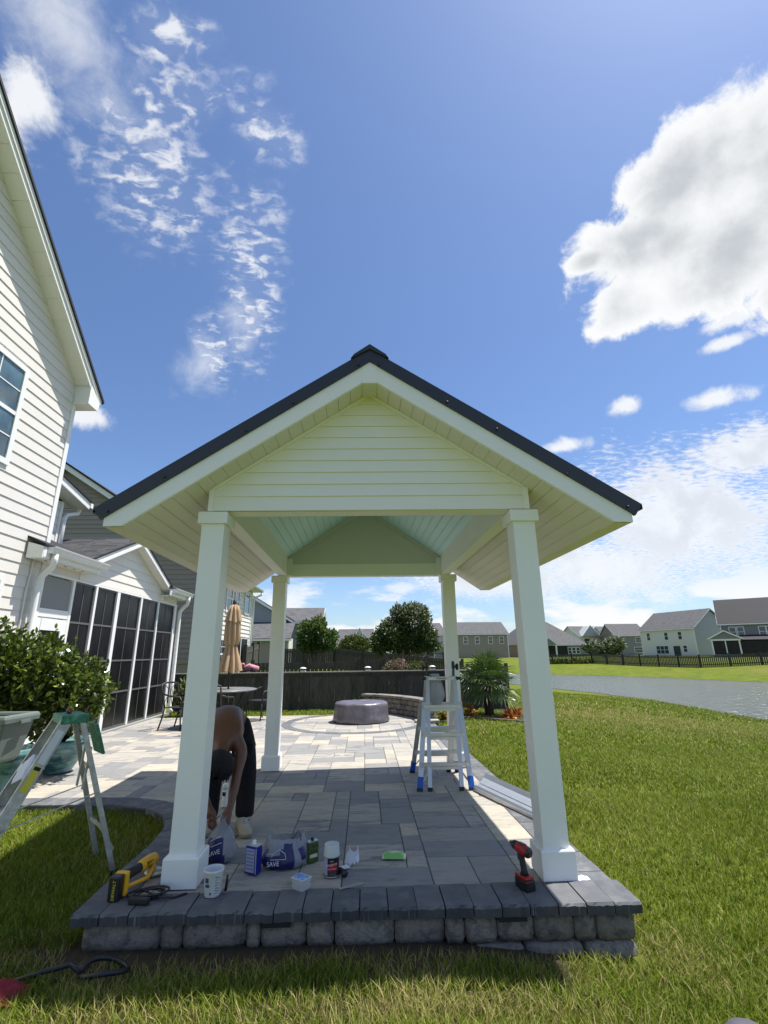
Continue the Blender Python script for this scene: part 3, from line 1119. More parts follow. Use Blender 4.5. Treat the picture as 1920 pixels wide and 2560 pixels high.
# ------------------------------------------------------------------ pavilion
FL, FR, BL, BR = Vector((-1.203, 3.797)), Vector((1.281, 3.739)), Vector((-1.229, 7.032)), Vector((1.225, 7.0))
HW, DP = 1.242, 3.25


def pv(x, y, z=0.0):
    """pavilion frame (x across from the ridge, y back from the front posts) to the yard"""
    s_, t_2 = (x / HW + 1) / 2, y / DP
    a = FL.lerp(FR, s_) if 0 <= s_ <= 1 else FL + (FR - FL) * s_
    b = BL + (BR - BL) * s_
    p = a + (b - a) * t_2
    return Vector((p.x, p.y, z))


def pvbox(m_, x0, x1, y0, y1, z0, z1, mi=0):
    m_.add([pv(x0, y0, z0), pv(x1, y0, z0), pv(x1, y1, z0), pv(x0, y1, z0), pv(x0, y0, z1), pv(x1, y0, z1), pv(x1, y1, z1), pv(x0, y1, z1)], BOXF, mi)
    return m_


pav = thing('pavilion', 'white gabled patio pavilion with dark metal roof and pale blue beadboard ceiling', 'pavilion', (0.02, 5.39, 0))
for (px_, py_) in ((-HW, 0), (HW, 0), (-HW, DP), (HW, DP)):
    post = MB().add(*[(lambda c: ([(c.x + sx * .089, c.y + sy * .089, z) for z in (0.15, 2.50) for sx, sy in ((-1, -1), (1, -1), (1, 1), (-1, 1))], BOXF))(pv(px_, py_))][0])
    po = post.build('post', 'white_paint', pav, bevel=0.004)
    c = pv(px_, py_)
    bs = MB()
    bs.lathe([(0.164, 0.008), (0.164, 0.172), (0.157, 0.1835), (0.126, 0.1835)], (c.x, c.y, 0), 4, smooth=False)
    a45 = Matrix.Rotation(R(45), 4, 'Z')
    bs.v = [tuple((a45 @ (Vector(v) - Vector((c.x, c.y, 0)))) + Vector((c.x, c.y, 0))) for v in bs.v]
    bs.build('post_base', 'white_paint', po, bevel=0.003)
    MB().box((c.x, c.y, 2.5025), (0.2296, 0.2296, 0.095)).build('post_cap', 'white_paint', po, bevel=0.003)


def zs(x):
    return 3.60 - 0.675 * abs(x)


def zr(x):
    return 3.872 - 0.668 * abs(x)


YF_, YB_ = -0.352, 3.62            # front and rear rake of the roof
# beams
bm = MB()
pvbox(bm, -1.155 - .075, -1.155 + .02, 0.10, DP - .10, 2.55, 2.86)
bm.build('side_beam', 'white_paint', pav)
bm = MB()
pvbox(bm, 1.155 - .02, 1.155 + .075, 0.10, DP - .10, 2.55, 2.86)
bm.build('side_beam', 'white_paint', pav)
bm = MB()
pvbox(bm, -1.22, 1.22, -0.075, 0.055, 2.553, 2.70)
bm.build('front_beam', 'white_paint', pav)
bm = MB()
pvbox(bm, -1.22, 1.22, DP - 0.06, DP + .07, 2.545, 2.72)
bm.build('rear_beam', 'white_paint', pav)
# rear and front inner gable panels, with a cover strip under the ceiling
for yy, nm in ((DP - 0.05, 'rear_gable_panel'), (0.045, 'front_gable_panel')):
    g = MB()
    g.prism([pv(-1.15, yy, 2.70), pv(1.15, yy, 2.70), pv(1.15, yy, zs(1.15) - .02), pv(0, yy, zs(0) - .02), pv(-1.15, yy, zs(1.15) - .02)], (0, 0.03, 0))
    g.build(nm, 'gable_panel', pav)
for sgn in (-1, 1):
    g = MB()
    yy = DP - 0.075
    p = [pv(sgn * 1.13, yy, zs(1.13) - .01), pv(0, yy, zs(0) - .01), pv(0, yy, zs(0) - .075), pv(sgn * 1.13, yy, zs(1.13) - .075)]
    g.prism(p if sgn > 0 else p[::-1], (0, 0.025, 0))
    g.build('cover_strip', 'gable_panel', pav)
    span('corner_block', pv(sgn * 1.10 - .035, DP - .10, 2.55), pv(sgn * 1.10 + .035, DP - .06, 2.80), 'white_paint', pav)
# ceiling beadboard, each board a part
nb = 14
for sgn in (-1, 1):
    for k in range(nb):
        xa, xb = 0.02 + (1.14 - 0.02) * k / nb, 0.02 + (1.14 - 0.02) * (k + 1) / nb
        m_ = MB()
        e = 0.008
        sec = [(xa + .001, zs(xa) - .012 + e), (xa + e, zs(xa + e) - .012), (xb - e, zs(xb - e) - .012), (xb - .001, zs(xb) - .012 + e), (xb - .001, zs(xb) + .02), (xa + .001, zs(xa) + .02)]
        A = [pv(sgn * x, 0.06, z) for x, z in sec]
        B = [pv(sgn * x, DP - .05, z) for x, z in sec]
        n = len(sec)
        fs = [tuple(range(n)), tuple(range(2 * n - 1, n - 1, -1))] + [(i, n + i, n + (i + 1) % n, (i + 1) % n) for i in range(n)]
        if sgn < 0:
            fs = [f[::-1] for f in fs]
        m_.add(A + B, fs)
        m_.build('ceiling_board', 'ceiling_blue', pav)
# eave soffit boards outside the side beams
for sgn in (-1, 1):
    k0, k1, nb2 = 1.235, 1.83, 7
    for k in range(nb2):
        xa, xb = k0 + (k1 - k0) * k / nb2, k0 + (k1 - k0) * (k + 1) / nb2
        m_ = MB()
        e = 0.006
        sec = [(xa + .001, zs(xa) + e), (xa + e, zs(xa + e)), (xb - e, zs(xb - e)), (xb - .001, zs(xb) + e), (xb - .001, zs(xb) + .025), (xa + .001, zs(xa) + .025)]
        A = [pv(sgn * x, YF_ + .02, z) for x, z in sec]
        B = [pv(sgn * x, YB_ - .02, z) for x, z in sec]
        n = len(sec)
        fs = [tuple(range(n)), tuple(range(2 * n - 1, n - 1, -1))] + [(i, n + i, n + (i + 1) % n, (i + 1) % n) for i in range(n)]
        if sgn < 0:
            fs = [f[::-1] for f in fs]
        m_.add(A + B, fs)
        m_.build('soffit_board', 'soffit_white', pav)
    # level strip at the eave
    m_ = MB()
    x0_, x1_ = sorted((sgn * 1.815, sgn * 1.965))
    pvbox(m_, x0_, x1_, YF_ + .012, YB_ - .012, 2.372, 2.392)
    m_.build('eave_strip', 'soffit_white', pav)
    m_ = MB()
    x0_, x1_ = sorted((sgn * 1.945, sgn * 1.968))
    pvbox(m_, x0_, x1_, YF_ + .012, YB_ - .012, 2.393, 2.545)
    m_.build('eave_fascia', 'white_trim', pav)
    # side frieze board against the post line
    m_ = MB()
    x0_, x1_ = sorted((sgn * 1.232, sgn * 1.262))
    pvbox(m_, x0_, x1_, YF_ + 0.29, YB_ - .3, 2.552, 2.76)
    m_.build('frieze_board', 'white_paint', pav)
# rake soffits (front and rear) between gable wall and fascia
for ya, yb in ((YF_ + .02, -0.095), (DP + .075, YB_ - .02)):
    for sgn in (-1, 1):
        nb3 = 12
        for k in range(nb3):
            xa, xb = 0.06 + (1.235 - 0.06) * k / nb3, 0.06 + (1.235 - 0.06) * (k + 1) / nb3
            m_ = MB()
            e = 0.004
            sec = [(xa + .0008, zs(xa) + e), (xa + e, zs(xa + e)), (xb - e, zs(xb - e)), (xb - .0008, zs(xb) + e), (xb - .0008, zs(xb) + .025), (xa + .0008, zs(xa) + .025)]
            A = [pv(sgn * x, ya, z) for x, z in sec]
            B = [pv(sgn * x, yb, z) for x, z in sec]
            n = len(sec)
            fs = [tuple(range(n)), tuple(range(2 * n - 1, n - 1, -1))] + [(i, n + i, n + (i + 1) % n, (i + 1) % n) for i in range(n)]
            if sgn < 0:
                fs = [f[::-1] for f in fs]
            m_.add(A + B, fs)
            m_.build('soffit_board', 'soffit_white', pav)
    m_ = MB()
    m_.add([pv(-.06, ya, zs(.06) - .001), pv(.06, ya, zs(.06) - .001), pv(.06, yb, zs(.06) - .001), pv(-.06, yb, zs(.06) - .001),
            pv(-.06, ya, zs(.06) + .02), pv(.06, ya, zs(.06) + .02), pv(.06, yb, zs(.06) + .02), pv(-.06, yb, zs(.06) + .02)], BOXF)
    m_.build('ridge_soffit', 'soffit_white', pav)
# rake fascia boards with their raised lower band, keystone, dark rake trim with screws
for y0_, dirn in ((YF_, 1), (YB_, -1)):
    for sgn in (-1, 1):
        def P(x, z, dy=0.0):
            return pv(sgn * x, y0_ + dy * dirn, z)
        m_ = MB()
        top = [(0.06, zr(0.06) - .118), (1.965, zr(1.965) - .118)]
        pts = [P(0.06, zs(.06) + .001), P(1.825, 2.372), P(1.965, 2.372), P(1.965, zr(1.965) - .09), P(0.06, zr(.06) - .09)]
        bk = [p + Vector((0, 0.022 * dirn, 0)) for p in pts]
        n = 5
        fs = [tuple(range(n)), tuple(range(2 * n - 1, n - 1, -1))] + [(i, n + i, n + (i + 1) % n, (i + 1) % n) for i in range(n)]
        m_.add(pts + bk, fs)
        fo = m_.build('rake_fascia', 'white_trim', pav)
        m_ = MB()
        d = -0.004
        pts = [P(0.062, zs(.062) + .003, d), P(1.83, 2.375, d), P(1.905, 2.375, d), P(0.062, zs(.062) + .056, d)]
        bk = [p + Vector((0, 0.006 * dirn, 0)) for p in pts]
        n = 4
        fs = [tuple(range(n)), tuple(range(2 * n - 1, n - 1, -1))] + [(i, n + i, n + (i + 1) % n, (i + 1) % n) for i in range(n)]
        m_.add(pts + bk, fs)
        m_.build('fascia_band', 'white_trim', fo)
        m_ = MB()
        d = -0.016
        nx_, nz_ = 0.045, 0.067
        pts = [P(0.0, zr(0) - .118, d), P(1.99 - .0, zr(1.99) - .118 + .0, d), P(2.045, zr(2.045) + .0, d), P(0.0, zr(0), d)]
        pts[1] = P(1.985, zr(2.045) - .085, d)
        bk = [p + Vector((0, 0.03 * dirn, 0)) for p in pts]
        m_.add(pts + bk, fs)
        to = m_.build('rake_trim', 'roof_metal', pav)
        for xx in (0.1, 0.62, 0.98, 1.55, 1.95):
            sc_ = MB()
            c = P(xx + random.uniform(-.05, .02), zr(xx) - .085, d - .004)
            sc_.lathe([(0.011, -.004), (0.011, .004), (0.006, .008)], (0, 0, 0), 8)
            k = len(sc_.v) - 24
            for q in range(k, len(sc_.v)):
                v = sc_.v[q]
                sc_.v[q] = (c.x + v[0], c.y - v[2] * dirn, c.z + v[1])
            sc_.build('screw', 'roof_metal', to)
    m_ = MB()
    pts = [pv(-.061, y0_ - .003 * dirn, zs(.06)), pv(.061, y0_ - .003 * dirn, zs(.06)), pv(.061, y0_ - .003 * dirn, zr(.061) - .10), pv(0, y0_ - .003 * dirn, zr(0) - .10), pv(-.061, y0_ - .003 * dirn, zr(.061) - .10)]
    bk = [p + Vector((0, .024 * dirn, 0)) for p in pts]
    n = 5
    fs = [tuple(range(n)), tuple(range(2 * n - 1, n - 1, -1))] + [(i, n + i, n + (i + 1) % n, (i + 1) % n) for i in range(n)]
    m_.add(pts + bk, fs)
    m_.build('keystone', 'white_trim', pav)
# metal roof: one part per panel with a standing rib, and the ridge cap
for sgn in (-1, 1):
    npan = 10
    for k in range(npan):
        ya = YF_ - .015 + (YB_ - YF_ + .03) * k / npan
        yb = YF_ - .015 + (YB_ - YF_ + .03) * (k + 1) / npan
        m_ = MB()
        sec = [(ya, 0), (ya + .02, 0), (ya + .03, .022), (ya + .05, .022), (ya + .06, 0), (yb - .001, 0)]
        A = [pv(sgn * .01, y, zr(.01) - .004 + h) for y, h in sec] + [pv(sgn * 2.045, y, zr(2.045) - .004 + h) for y, h in sec]
        n = len(sec)
        Bt = [v - Vector((0, 0, .035)) for v in (A[0], A[n - 1], A[n], A[2 * n - 1])]
        fs = [(i, i + 1, n + i + 1, n + i) for i in range(n - 1)]
        b0 = 2 * n
        fs += [(b0, b0 + 2, b0 + 3, b0 + 1), (n, b0 + 2, b0 + 3, 2 * n - 1)]
        if sgn > 0:
            fs = [f[::-1] for f in fs]
        m_.add(A + Bt, fs)
        m_.build('roof_panel', 'roof_metal', pav)
m_ = MB()
sec = [(-.155, zr(.155) + .006), (-.13, zr(.13) + .028), (0, zr(0) + .036), (.13, zr(.13) + .028), (.155, zr(.155) + .006), (.0, zr(0) - .01)]
A = [pv(x, YF_ - .03, z) for x, z in sec]
B = [pv(x, YB_ + .03, z) for x, z in sec]
n = 6
m_.add(A + B, [tuple(range(n)), tuple(range(2 * n - 1, n - 1, -1))] + [(i, n + i, n + (i + 1) % n, (i + 1) % n) for i in range(n)])
m_.build('ridge_cap', 'roof_metal', pav)
# front and rear gable siding, board by board
for yb_, dirn in ((-0.098, 1), (DP + .10, -1)):
    zc = 2.572
    k = 0
    z0_ = 2.556
    while z0_ < zs(0) - .03:
        z1_ = min(zc + 0.1035 * (k + 0), zs(0) - .03) if k else zc
        z1_ = zc + 0.1035 * (k + 1) if True else z1_
        za, zb_ = (2.556 if k == 0 else zc + 0.1035 * k), min(zc + 0.1035 * (k + 1), zs(0) - .022)
        if za >= zs(0) - .03:
            break

        def hx(z):
            return min(1.262, (3.60 - .012 - z) / 0.675)
        m_ = MB()
        xb0, xb1 = hx(za), max(hx(zb_), 0.01)
        o1, o0 = -0.014 * dirn, -0.002 * dirn
        fr = [pv(-xb0, yb_ + o1, za), pv(xb0, yb_ + o1, za)]
        if xb0 >= 1.2619 and xb1 < 1.2619:
            fr += [pv(1.262, yb_ + o1 * .5, 3.588 - .675 * 1.262)]
        fr += [pv(xb1, yb_ + o0, zb_), pv(-xb1, yb_ + o0, zb_)]
        if xb0 >= 1.2619 and xb1 < 1.2619:
            fr += [pv(-1.262, yb_ + o1 * .5, 3.588 - .675 * 1.262)]
        bkk = [Vector((v.x, pv(0, yb_).y + .02 * dirn, v.z)) for v in fr]
        n = len(fr)
        fs = [tuple(range(n)), tuple(range(2 * n - 1, n - 1, -1))] + [(i, n + i, n + (i + 1) % n, (i + 1) % n) for i in range(n)]
        if dirn < 0:
            fs = [f[::-1] for f in fs]
        m_.add(fr + bkk, fs)
        m_.build('siding_board', 'vinyl_white', pav)
        z0_ = zb_
        k += 1
    for sgn in (-1, 1):
        m_ = MB()
        x0_, x1_ = sorted((sgn * 1.245, sgn * 1.285))
        pvbox(m_, x0_, x1_, yb_ - .028 * dirn if dirn > 0 else yb_ - .02, yb_ + .02 if dirn > 0 else yb_ + .028, 2.552, 2.738)
        m_.build('channel_trim', 'white_trim', pav)
        m_ = MB()
        pp = [pv(sgn * .0, yb_ - .03 * dirn, zs(0) - .002), pv(sgn * 1.262, yb_ - .03 * dirn, zs(1.262) - .002), pv(sgn * 1.262, yb_ - .03 * dirn, zs(1.262) - .030), pv(0, yb_ - .03 * dirn, zs(0) - .030)]
        bkk = [p + Vector((0, .03 * dirn, 0)) for p in pp]
        m_.add(pp + bkk, [(0, 1, 2, 3), (7, 6, 5, 4)] + [(i, 4 + i, 4 + (i + 1) % 4, (i + 1) % 4) for i in range(4)])
        m_.build('rake_channel', 'white_trim', pav)

# ------------------------------------------------------------------ the main house on the left (gable wall faces the yard)
HX = -5.30                                   # wall plane
house = thing('house', 'cream sided two storey house with steep rake and white soffit at the left edge', 'house', (HX, 6.0, 0))
HY0, HY1 = 1.6, 7.93                         # wall extent kept
RA, RB = (5.44, 8.274), (7.914, 6.231)       # soffit meets wall along this slope
SL = (RA[1] - RB[1]) / (RB[0] - RA[0])


def rake_z(y):
    return RB[1] + (RB[0] - y) * SL


CR = 0.1768


def siding(parent, x, y0, y1, z0, z1, mat, course=CR, ymax=None, name='siding_board', th=0.016, phase=0.0, sign=1):
    """lapped boards on a wall facing +x (sign 1); ymax(z) trims the far end"""
    z = z0 - phase
    while z < z1 - 0.01:
        zb = min(z + course, z1)
        ya, yb = y0, y1
        ye0 = min(y1, ymax(max(z, z0))) if ymax else y1
        ye1 = min(y1, ymax(zb)) if ymax else y1
        if ye0 - y0 > 0.03:
            ye1 = max(ye1, y0 + .005)
            zz = max(z, z0)
            m_ = MB()
            xo, xi = x + th * sign, x + 0.003 * sign
            v = [(xo, ya, zz), (xo, ye0, zz), (xi, ye1, zb), (xi, ya, zb), (x - .01 * sign, ya, zz), (x - .01 * sign, ye0, zz), (x - .01 * sign, ye1, zb), (x - .01 * sign, ya, zb)]
            f = [(0, 1, 2, 3), (7, 6, 5, 4), (0, 4, 5, 1), (1, 5, 6, 2), (2, 6, 7, 3), (3, 7, 4, 0)]
            m_.add(v, f)
            m_.build(name, mat, parent)
        z = zb


siding(house, HX, HY0, HY1, -0.05, 9.4, 'house_vinyl', ymax=lambda z: RB[0] + (RB[1] - z) / SL, phase=-0.08)
wl = MB()
wl.prism([(HX - .012, HY0, -.05), (HX - .012, HY1, -.05), (HX - .012, HY1, 6.2), (HX - .012, HY0, 6.2 + (HY1 - HY0) * SL)], (-0.15, 0, 0))
wl.build('wall', 'porch_vinyl', house)
span('wall_return', (HX - .20, HY1 - .02, 3.1), (HX - 3.0, HY1 + .10, 6.0), 'house_vinyl', house)
span('corner_trim', (HX - .10, HY1 - .0, 2.9), (HX + .028, HY1 + .095, 6.02), 'white_trim', house)
# rake: soffit panels, fascia, roof edge
OX = -5.02
yk = 1.8
while yk < 7.9:
    yn = min(yk + 0.262, 7.92)
    m_ = MB()
    e = 0.006
    za, zb = rake_z(yk), rake_z(yn)
    m_.prism([(HX, yk + .003, za), (HX, yn - .003, zb), (HX, yn - .003, zb + .02), (HX, yk + .003, za + .02)], (OX - HX, 0, 0))
    m_.build('soffit_panel', 'vinyl_white', house)
    yk = yn
m_ = MB()
ya_, yb_ = 1.7, 8.26
m_.prism([(OX - .012, ya_, rake_z(ya_) - .03), (OX - .012, yb_ - .12, rake_z(yb_ - .12) - .03), (OX - .012, yb_, rake_z(yb_) + .10), (OX - .012, yb_, rake_z(yb_) + .17), (OX - .012, ya_, rake_z(ya_) + .17)], (0.022, 0, 0))
m_.build('rake_fascia', 'white_trim', house)
m_ = MB()
m_.prism([(OX + .012, ya_, rake_z(ya_) + .05), (OX + .012, yb_ + .02, rake_z(yb_ + .02) + .08), (OX + .012, yb_ + .02, rake_z(yb_ + .02) + .17), (OX + .012, ya_, rake_z(ya_) + .17)], (0.02, 0, 0))
m_.build('drip_edge', 'white_trim', house)
m_ = MB()
m_.prism([(OX + .06, ya_, rake_z(ya_) + .172), (OX + .06, yb_ + .06, rake_z(yb_ + .06) + .172), (OX + .06, yb_ + .06, rake_z(yb_ + .06) + .23), (OX + .06, ya_, rake_z(ya_) + .23)], (-3.2, 0, 0))
m_.build('roof', 'shingle_black', house)
# boxed eave return
m_ = MB()
m_.prism([(HX + .0, 7.93, 5.86), (HX + .0, 8.20, 5.86), (HX + .0, 8.26, 6.06), (HX + .0, 7.93, rake_z(7.93) + .02)], (OX - HX + .02, 0, 0))
m_.build('eave_return', 'vinyl_white', house)
m_ = MB()
m_.prism([(OX + .021, 7.90, 5.86), (OX + .021, 8.20, 5.86), (OX + .021, 8.25, 6.05), (OX + .021, 7.90, rake_z(7.90) - .03)], (0.008, 0, 0))
m_.build('return_face', 'white_trim', house)
span('eave_box', (HX - 3, 7.95, 5.87), (HX - .01, 8.22, 6.05), 'vinyl_white', house)


def window(parent, x, y0, y1, z0, z1, trim=0.09, glass='glass_sky', cols=2, rows=2, sash=True, proud=0.03):
    """double-hung window on a wall facing +x"""
    w_ = MB()
    w_.box((x + proud / 2, y0 + trim / 2, (z0 + z1) / 2), (proud, trim, z1 - z0))
    w_.box((x + proud / 2, y1 - trim / 2, (z0 + z1) / 2), (proud, trim, z1 - z0))
    w_.box((x + proud / 2, (y0 + y1) / 2, z0 + trim / 2), (proud + .002, y1 - y0 - 2 * trim, trim))
    w_.box((x + proud / 2, (y0 + y1) / 2, z1 - trim / 2), (proud + .002, y1 - y0 - 2 * trim, trim))
    zm = (z0 + z1) / 2
    if sash:
        w_.box((x + proud * .4, (y0 + y1) / 2, zm), (proud * .8, y1 - y0 - 2 * trim, 0.06))
    wo_ = w_.build('window_frame', 'white_trim', parent)
    for za, zb in ((z0 + trim, zm - .03), (zm + .03, z1 - trim)) if sash else ((z0 + trim, z1 - trim),):
        span('pane', (x + .004, y0 + trim, za), (x + .010, y1 - trim, zb), glass, wo_)
        mu = MB()
        for c in range(1, cols):
            yy = y0 + trim + (y1 - y0 - 2 * trim) * c / cols
            mu.box((x + .013, yy, (za + zb) / 2), (.006, .018, zb - za))
        for r_ in range(1, rows):
            zz = za + (zb - za) * r_ / rows
            mu.box((x + .0135, (y0 + y1) / 2, zz), (.006, y1 - y0 - 2 * trim, .018))
        if cols > 1 or rows > 1:
            mu.build('muntin', 'white_trim', wo_)
    return wo_


window(house, HX + .012, 5.70, 6.77, 4.18, 5.80, 0.085)
window(house, HX + .012, 6.10, 7.18, 1.05, 2.62, 0.085)
# cable clipped down the wall beside the porch
cb = MB()
cb.tube([(HX + .03, 7.70, 3.1), (HX + .03, 7.70, 2.75), (HX + .035, 7.66, 2.4), (HX + .03, 7.68, 2.0), (HX + .03, 7.66, 0.4)], 0.012, 6)
cb.build('cable', 'vinyl_white', house)
# small wing behind the corner with its own rake, gutter and downspout
span('wing_wall', (-6.72, 8.1, 3.0), (-6.62, 10.22, 4.72), 'house_vinyl', house)
z_ = 3.3
while z_ < 4.6:
    m_ = MB()
    m_.prism([(-6.602, 8.1, z_), (-6.602, 10.16, z_), (-6.614, 10.16, z_ + .175), (-6.614, 8.1, z_ + .175)], (-.01, 0, 0))
    m_.build('siding_board', 'house_vinyl', house)
    z_ += .1768
span('wing_corner', (-6.66, 10.16, 3.0), (-6.59, 10.24, 4.72), 'white_trim', house)
m_ = MB()
m_.prism([(-6.30, 9.0, 5.05), (-6.30, 10.70, 4.70), (-6.30, 10.70, 4.86), (-6.30, 9.0, 5.21)], (-.03, 0, 0))
m_.build('wing_fascia', 'white_trim', house)
m_ = MB()
m_.prism([(-6.27, 9.0, 5.21), (-6.27, 10.72, 4.86), (-6.27, 10.72, 4.91), (-6.27, 9.0, 5.26)], (-1.2, 0, 0))
m_.build('wing_roof', 'shingle_black', house)
m_ = MB()
m_.prism([(-6.31, 9.0, 5.03), (-6.31, 10.70, 4.69), (-6.31, 10.70, 4.71), (-6.31, 9.0, 5.05)], (-.35, 0, 0))
m_.build('wing_soffit', 'vinyl_white', house)
span('wing_gutter', (-6.9, 10.70, 4.74), (-6.28, 10.80, 4.85), 'white_trim', house)
m_ = MB()
m_.tube([(-6.52, 10.72, 4.74), (-6.52, 10.66, 4.58), (-6.55, 10.34, 4.46), (-6.55, 10.28, 4.36), (-6.55, 10.28, 3.2)], 0.045, 8)
m_.build('downspout', 'white_trim', house)

# ------------------------------------------------------------------ screened porch
PX = -5.28
porch = thing('screened_porch', 'screened porch with dark vinyl windows, white posts and a small front gable', 'porch', (PX, 10.8, 0))
ZT = 2.785
posts_y = [(7.93, 8.03), (8.83, 8.90), (9.595, 9.665), (10.44, 10.56), (11.56, 11.64), (12.53, 12.60), (13.62, 13.76)]
for a, b in posts_y:
    span('porch_post', (PX - .06, a, 0.03), (PX + .03, b, ZT), 'white_trim', porch)
span('header_trim', (PX - .05, 7.93, ZT), (PX + .034, 13.76, ZT + .035), 'white_trim', porch)
span('floor_edge', (PX - .3, 7.95, -.05), (PX + .12, 13.9, 0.025), 'wall_grey', porch)
span('back_wall', (PX - 3.2, 7.9, 0), (PX - 3.1, 13.8, 3.0), 'wall_grey', porch)
span('porch_floor', (PX - 3.1, 7.9, -.02), (PX - .3, 13.8, 0.02), 'wall_grey', porch)
span('far_wall', (PX - 3.1, 13.66, 0), (PX - .06, 13.76, ZT), 'screen', porch)
# door bay at the near end
span('transom_pane', (PX - .01, 8.05, 2.24), (PX + .0, 8.82, ZT - .02), 'wall_grey', porch)
span('transom_bar', (PX - .03, 8.03, 2.10), (PX + .024, 8.83, 2.235), 'white_trim', porch)
door = MB()
door.box((PX, 8.075, 1.05), (.05, .11, 2.06))
door.box((PX, 8.755, 1.05), (.05, .15, 2.06))
door.box((PX, 8.41, 1.985), (.052, .54, .19))
door.box((PX, 8.41, 0.18), (.052, .54, .30))
do = door.build('screen_door', 'white_trim', porch)
span('door_screen', (PX - .008, 8.13, .33), (PX + .006, 8.68, 1.89), 'screen', do)
span('door_handle', (PX + .025, 8.70, .98), (PX + .06, 8.72, 1.12), 'black_plastic', do)
for (a, b) in zip(posts_y[1:-1], posts_y[2:]):
    y0_, y1_ = a[1], b[0]
    fr_ = MB()
    for zz in (0.05, 0.74, 1.38, 2.06, ZT - .015):
        fr_.box((PX - .005, (y0_ + y1_) / 2, zz), (.022, y1_ - y0_, .034))
    for yy in (y0_ + .014, y1_ - .014):
        fr_.box((PX - .006, yy, (ZT + .05) / 2), (.018, .028, ZT - .08))
    fo = fr_.build('window_frame', 'screen_frame', porch)
    for za, zb in ((.067, .723), (.757, 1.363), (1.397, 2.043), (2.077, ZT - .032)):
        span('vinyl_pane', (PX - .014, y0_ + .028, za), (PX - .009, y1_ - .028, zb), 'screen', fo)
        ym = (y0_ + y1_) / 2
        span('centre_bar', (PX - .009, ym - .008, za), (PX - .002, ym + .008, zb), 'screen_frame', fo)
# frieze above the screens and the small gable
span('frieze', (PX - .05, 7.93, ZT + .036), (PX + .012, 9.02, 3.02), 'porch_vinyl', porch)
span('frieze_end', (PX - .05, 12.72, ZT + .036), (PX + .012, 13.76, 3.02), 'porch_vinyl', porch)
GC, GHW = 10.87, 1.90
gz = lambda y: 3.88 - abs(y - GC) * 0.435
zk = ZT + .04
while zk < 3.84:
    zb = min(zk + CR, 3.86)
    h0 = min(GHW - .05, (3.88 - zk) / .435)
    h1 = max(min(GHW - .05, (3.88 - zb) / .435), .01)
    m_ = MB()
    xo, xi = PX + .030, PX + .016
    v = [(xo, GC - h0, zk), (xo, GC + h0, zk), (xi, GC + h1, zb), (xi, GC - h1, zb)]
    v += [(PX, p[1], p[2]) for p in v]
    m_.add(v, [(0, 1, 2, 3), (7, 6, 5, 4), (0, 4, 5, 1), (1, 5, 6, 2), (2, 6, 7, 3), (3, 7, 4, 0)])
    m_.build('siding_board', 'porch_vinyl', porch)
    zk = zb
for yy in (GC - GHW + .02, GC + GHW - .05):
    span('gable_corner', (PX + .0, yy, ZT + .036), (PX + .036, yy + .04, 3.06), 'white_trim', porch)
GO = -5.085
for sgn in (-1, 1):
    def gp(d, z, x=GO):
        return (x, GC + sgn * d, z)
    m_ = MB()
    pts = [gp(0, 3.87), gp(1.95, 3.87 - 1.95 * .435), gp(1.95, 4.02 - 1.95 * .435), gp(0, 4.02)]
    m_.prism(pts, (.022, 0, 0))
    m_.build('rake_fascia', 'white_trim', porch)
    m_ = MB()
    pts = [gp(0, 3.885, GO + .022), gp(1.95, 3.885 - 1.95 * .435, GO + .022), gp(1.95, 3.945 - 1.95 * .435, GO + .022), gp(0, 3.945, GO + .022)]
    m_.prism(pts, (.012, 0, 0))
    m_.build('fascia_band', 'white_trim', porch)
    k = 0.0
    while k < 1.9:
        m_ = MB()
        pts = [gp(k + .004, 3.885 - (k + .004) * .435, PX), gp(k + .19, 3.885 - (k + .19) * .435, PX), gp(k + .19, 3.9 - (k + .19) * .435, PX), gp(k + .004, 3.9 - (k + .004) * .435, PX)]
        m_.prism(pts, (GO - PX, 0, 0))
        m_.build('soffit_panel', 'vinyl_white', porch)
        k += .194
    # roof deck of the gable; dark edge
    m_ = MB()
    pts = [gp(0, 4.02, GO + .05), gp(2.0, 4.02 - 2.0 * .435, GO + .05), gp(2.0, 4.05 - 2.0 * .435, GO + .05), gp(0, 4.05, GO + .05)]
    m_.prism(pts, (-3.0, 0, 0))
    m_.build('roof_deck', 'shingle_black', porch)
m_ = MB()
m_.prism([(GO + .06, GC - .14, 4.00), (GO + .06, GC, 4.085), (GO + .06, GC + .14, 4.00), (GO + .06, GC, 4.045)], (-3.0, 0, 0))
m_.build('ridge_cap', 'shingle_black', porch)
# shingle tabs on the gable slope that faces the camera
SHM = bpy.data.meshes.new('shingle_mesh')
SHM.from_pydata(BOXV, [], BOXF)
SHM.materials.append(M['shingle'])
ang = math.atan(.435)
row = 0
d = 0.10
while d < 1.93:
    x = GO + .045
    off_ = random.uniform(0, .3)
    first = True
    xlim = -5.1 - (2.0 - d) * 1.02 - .3
    while x > xlim:
        wd = random.choice((.14, .18, .23, .30)) if not first else .05 + off_
        first = False
        o = bpy.data.objects.new('shingle', SHM)
        COL.objects.link(o)
        o.parent = porch
        h_ = random.choice((.006, .014, .014))
        o.location = Vector((x - wd / 2, GC - d, 4.052 + h_ / 2 - d * .435)) - porch.location
        o.scale = (wd - .004, .135 / math.cos(ang), h_)
        o.rotation_euler = (ang + .02, 0, 0)
        x -= wd
    d += .128
    row += 1
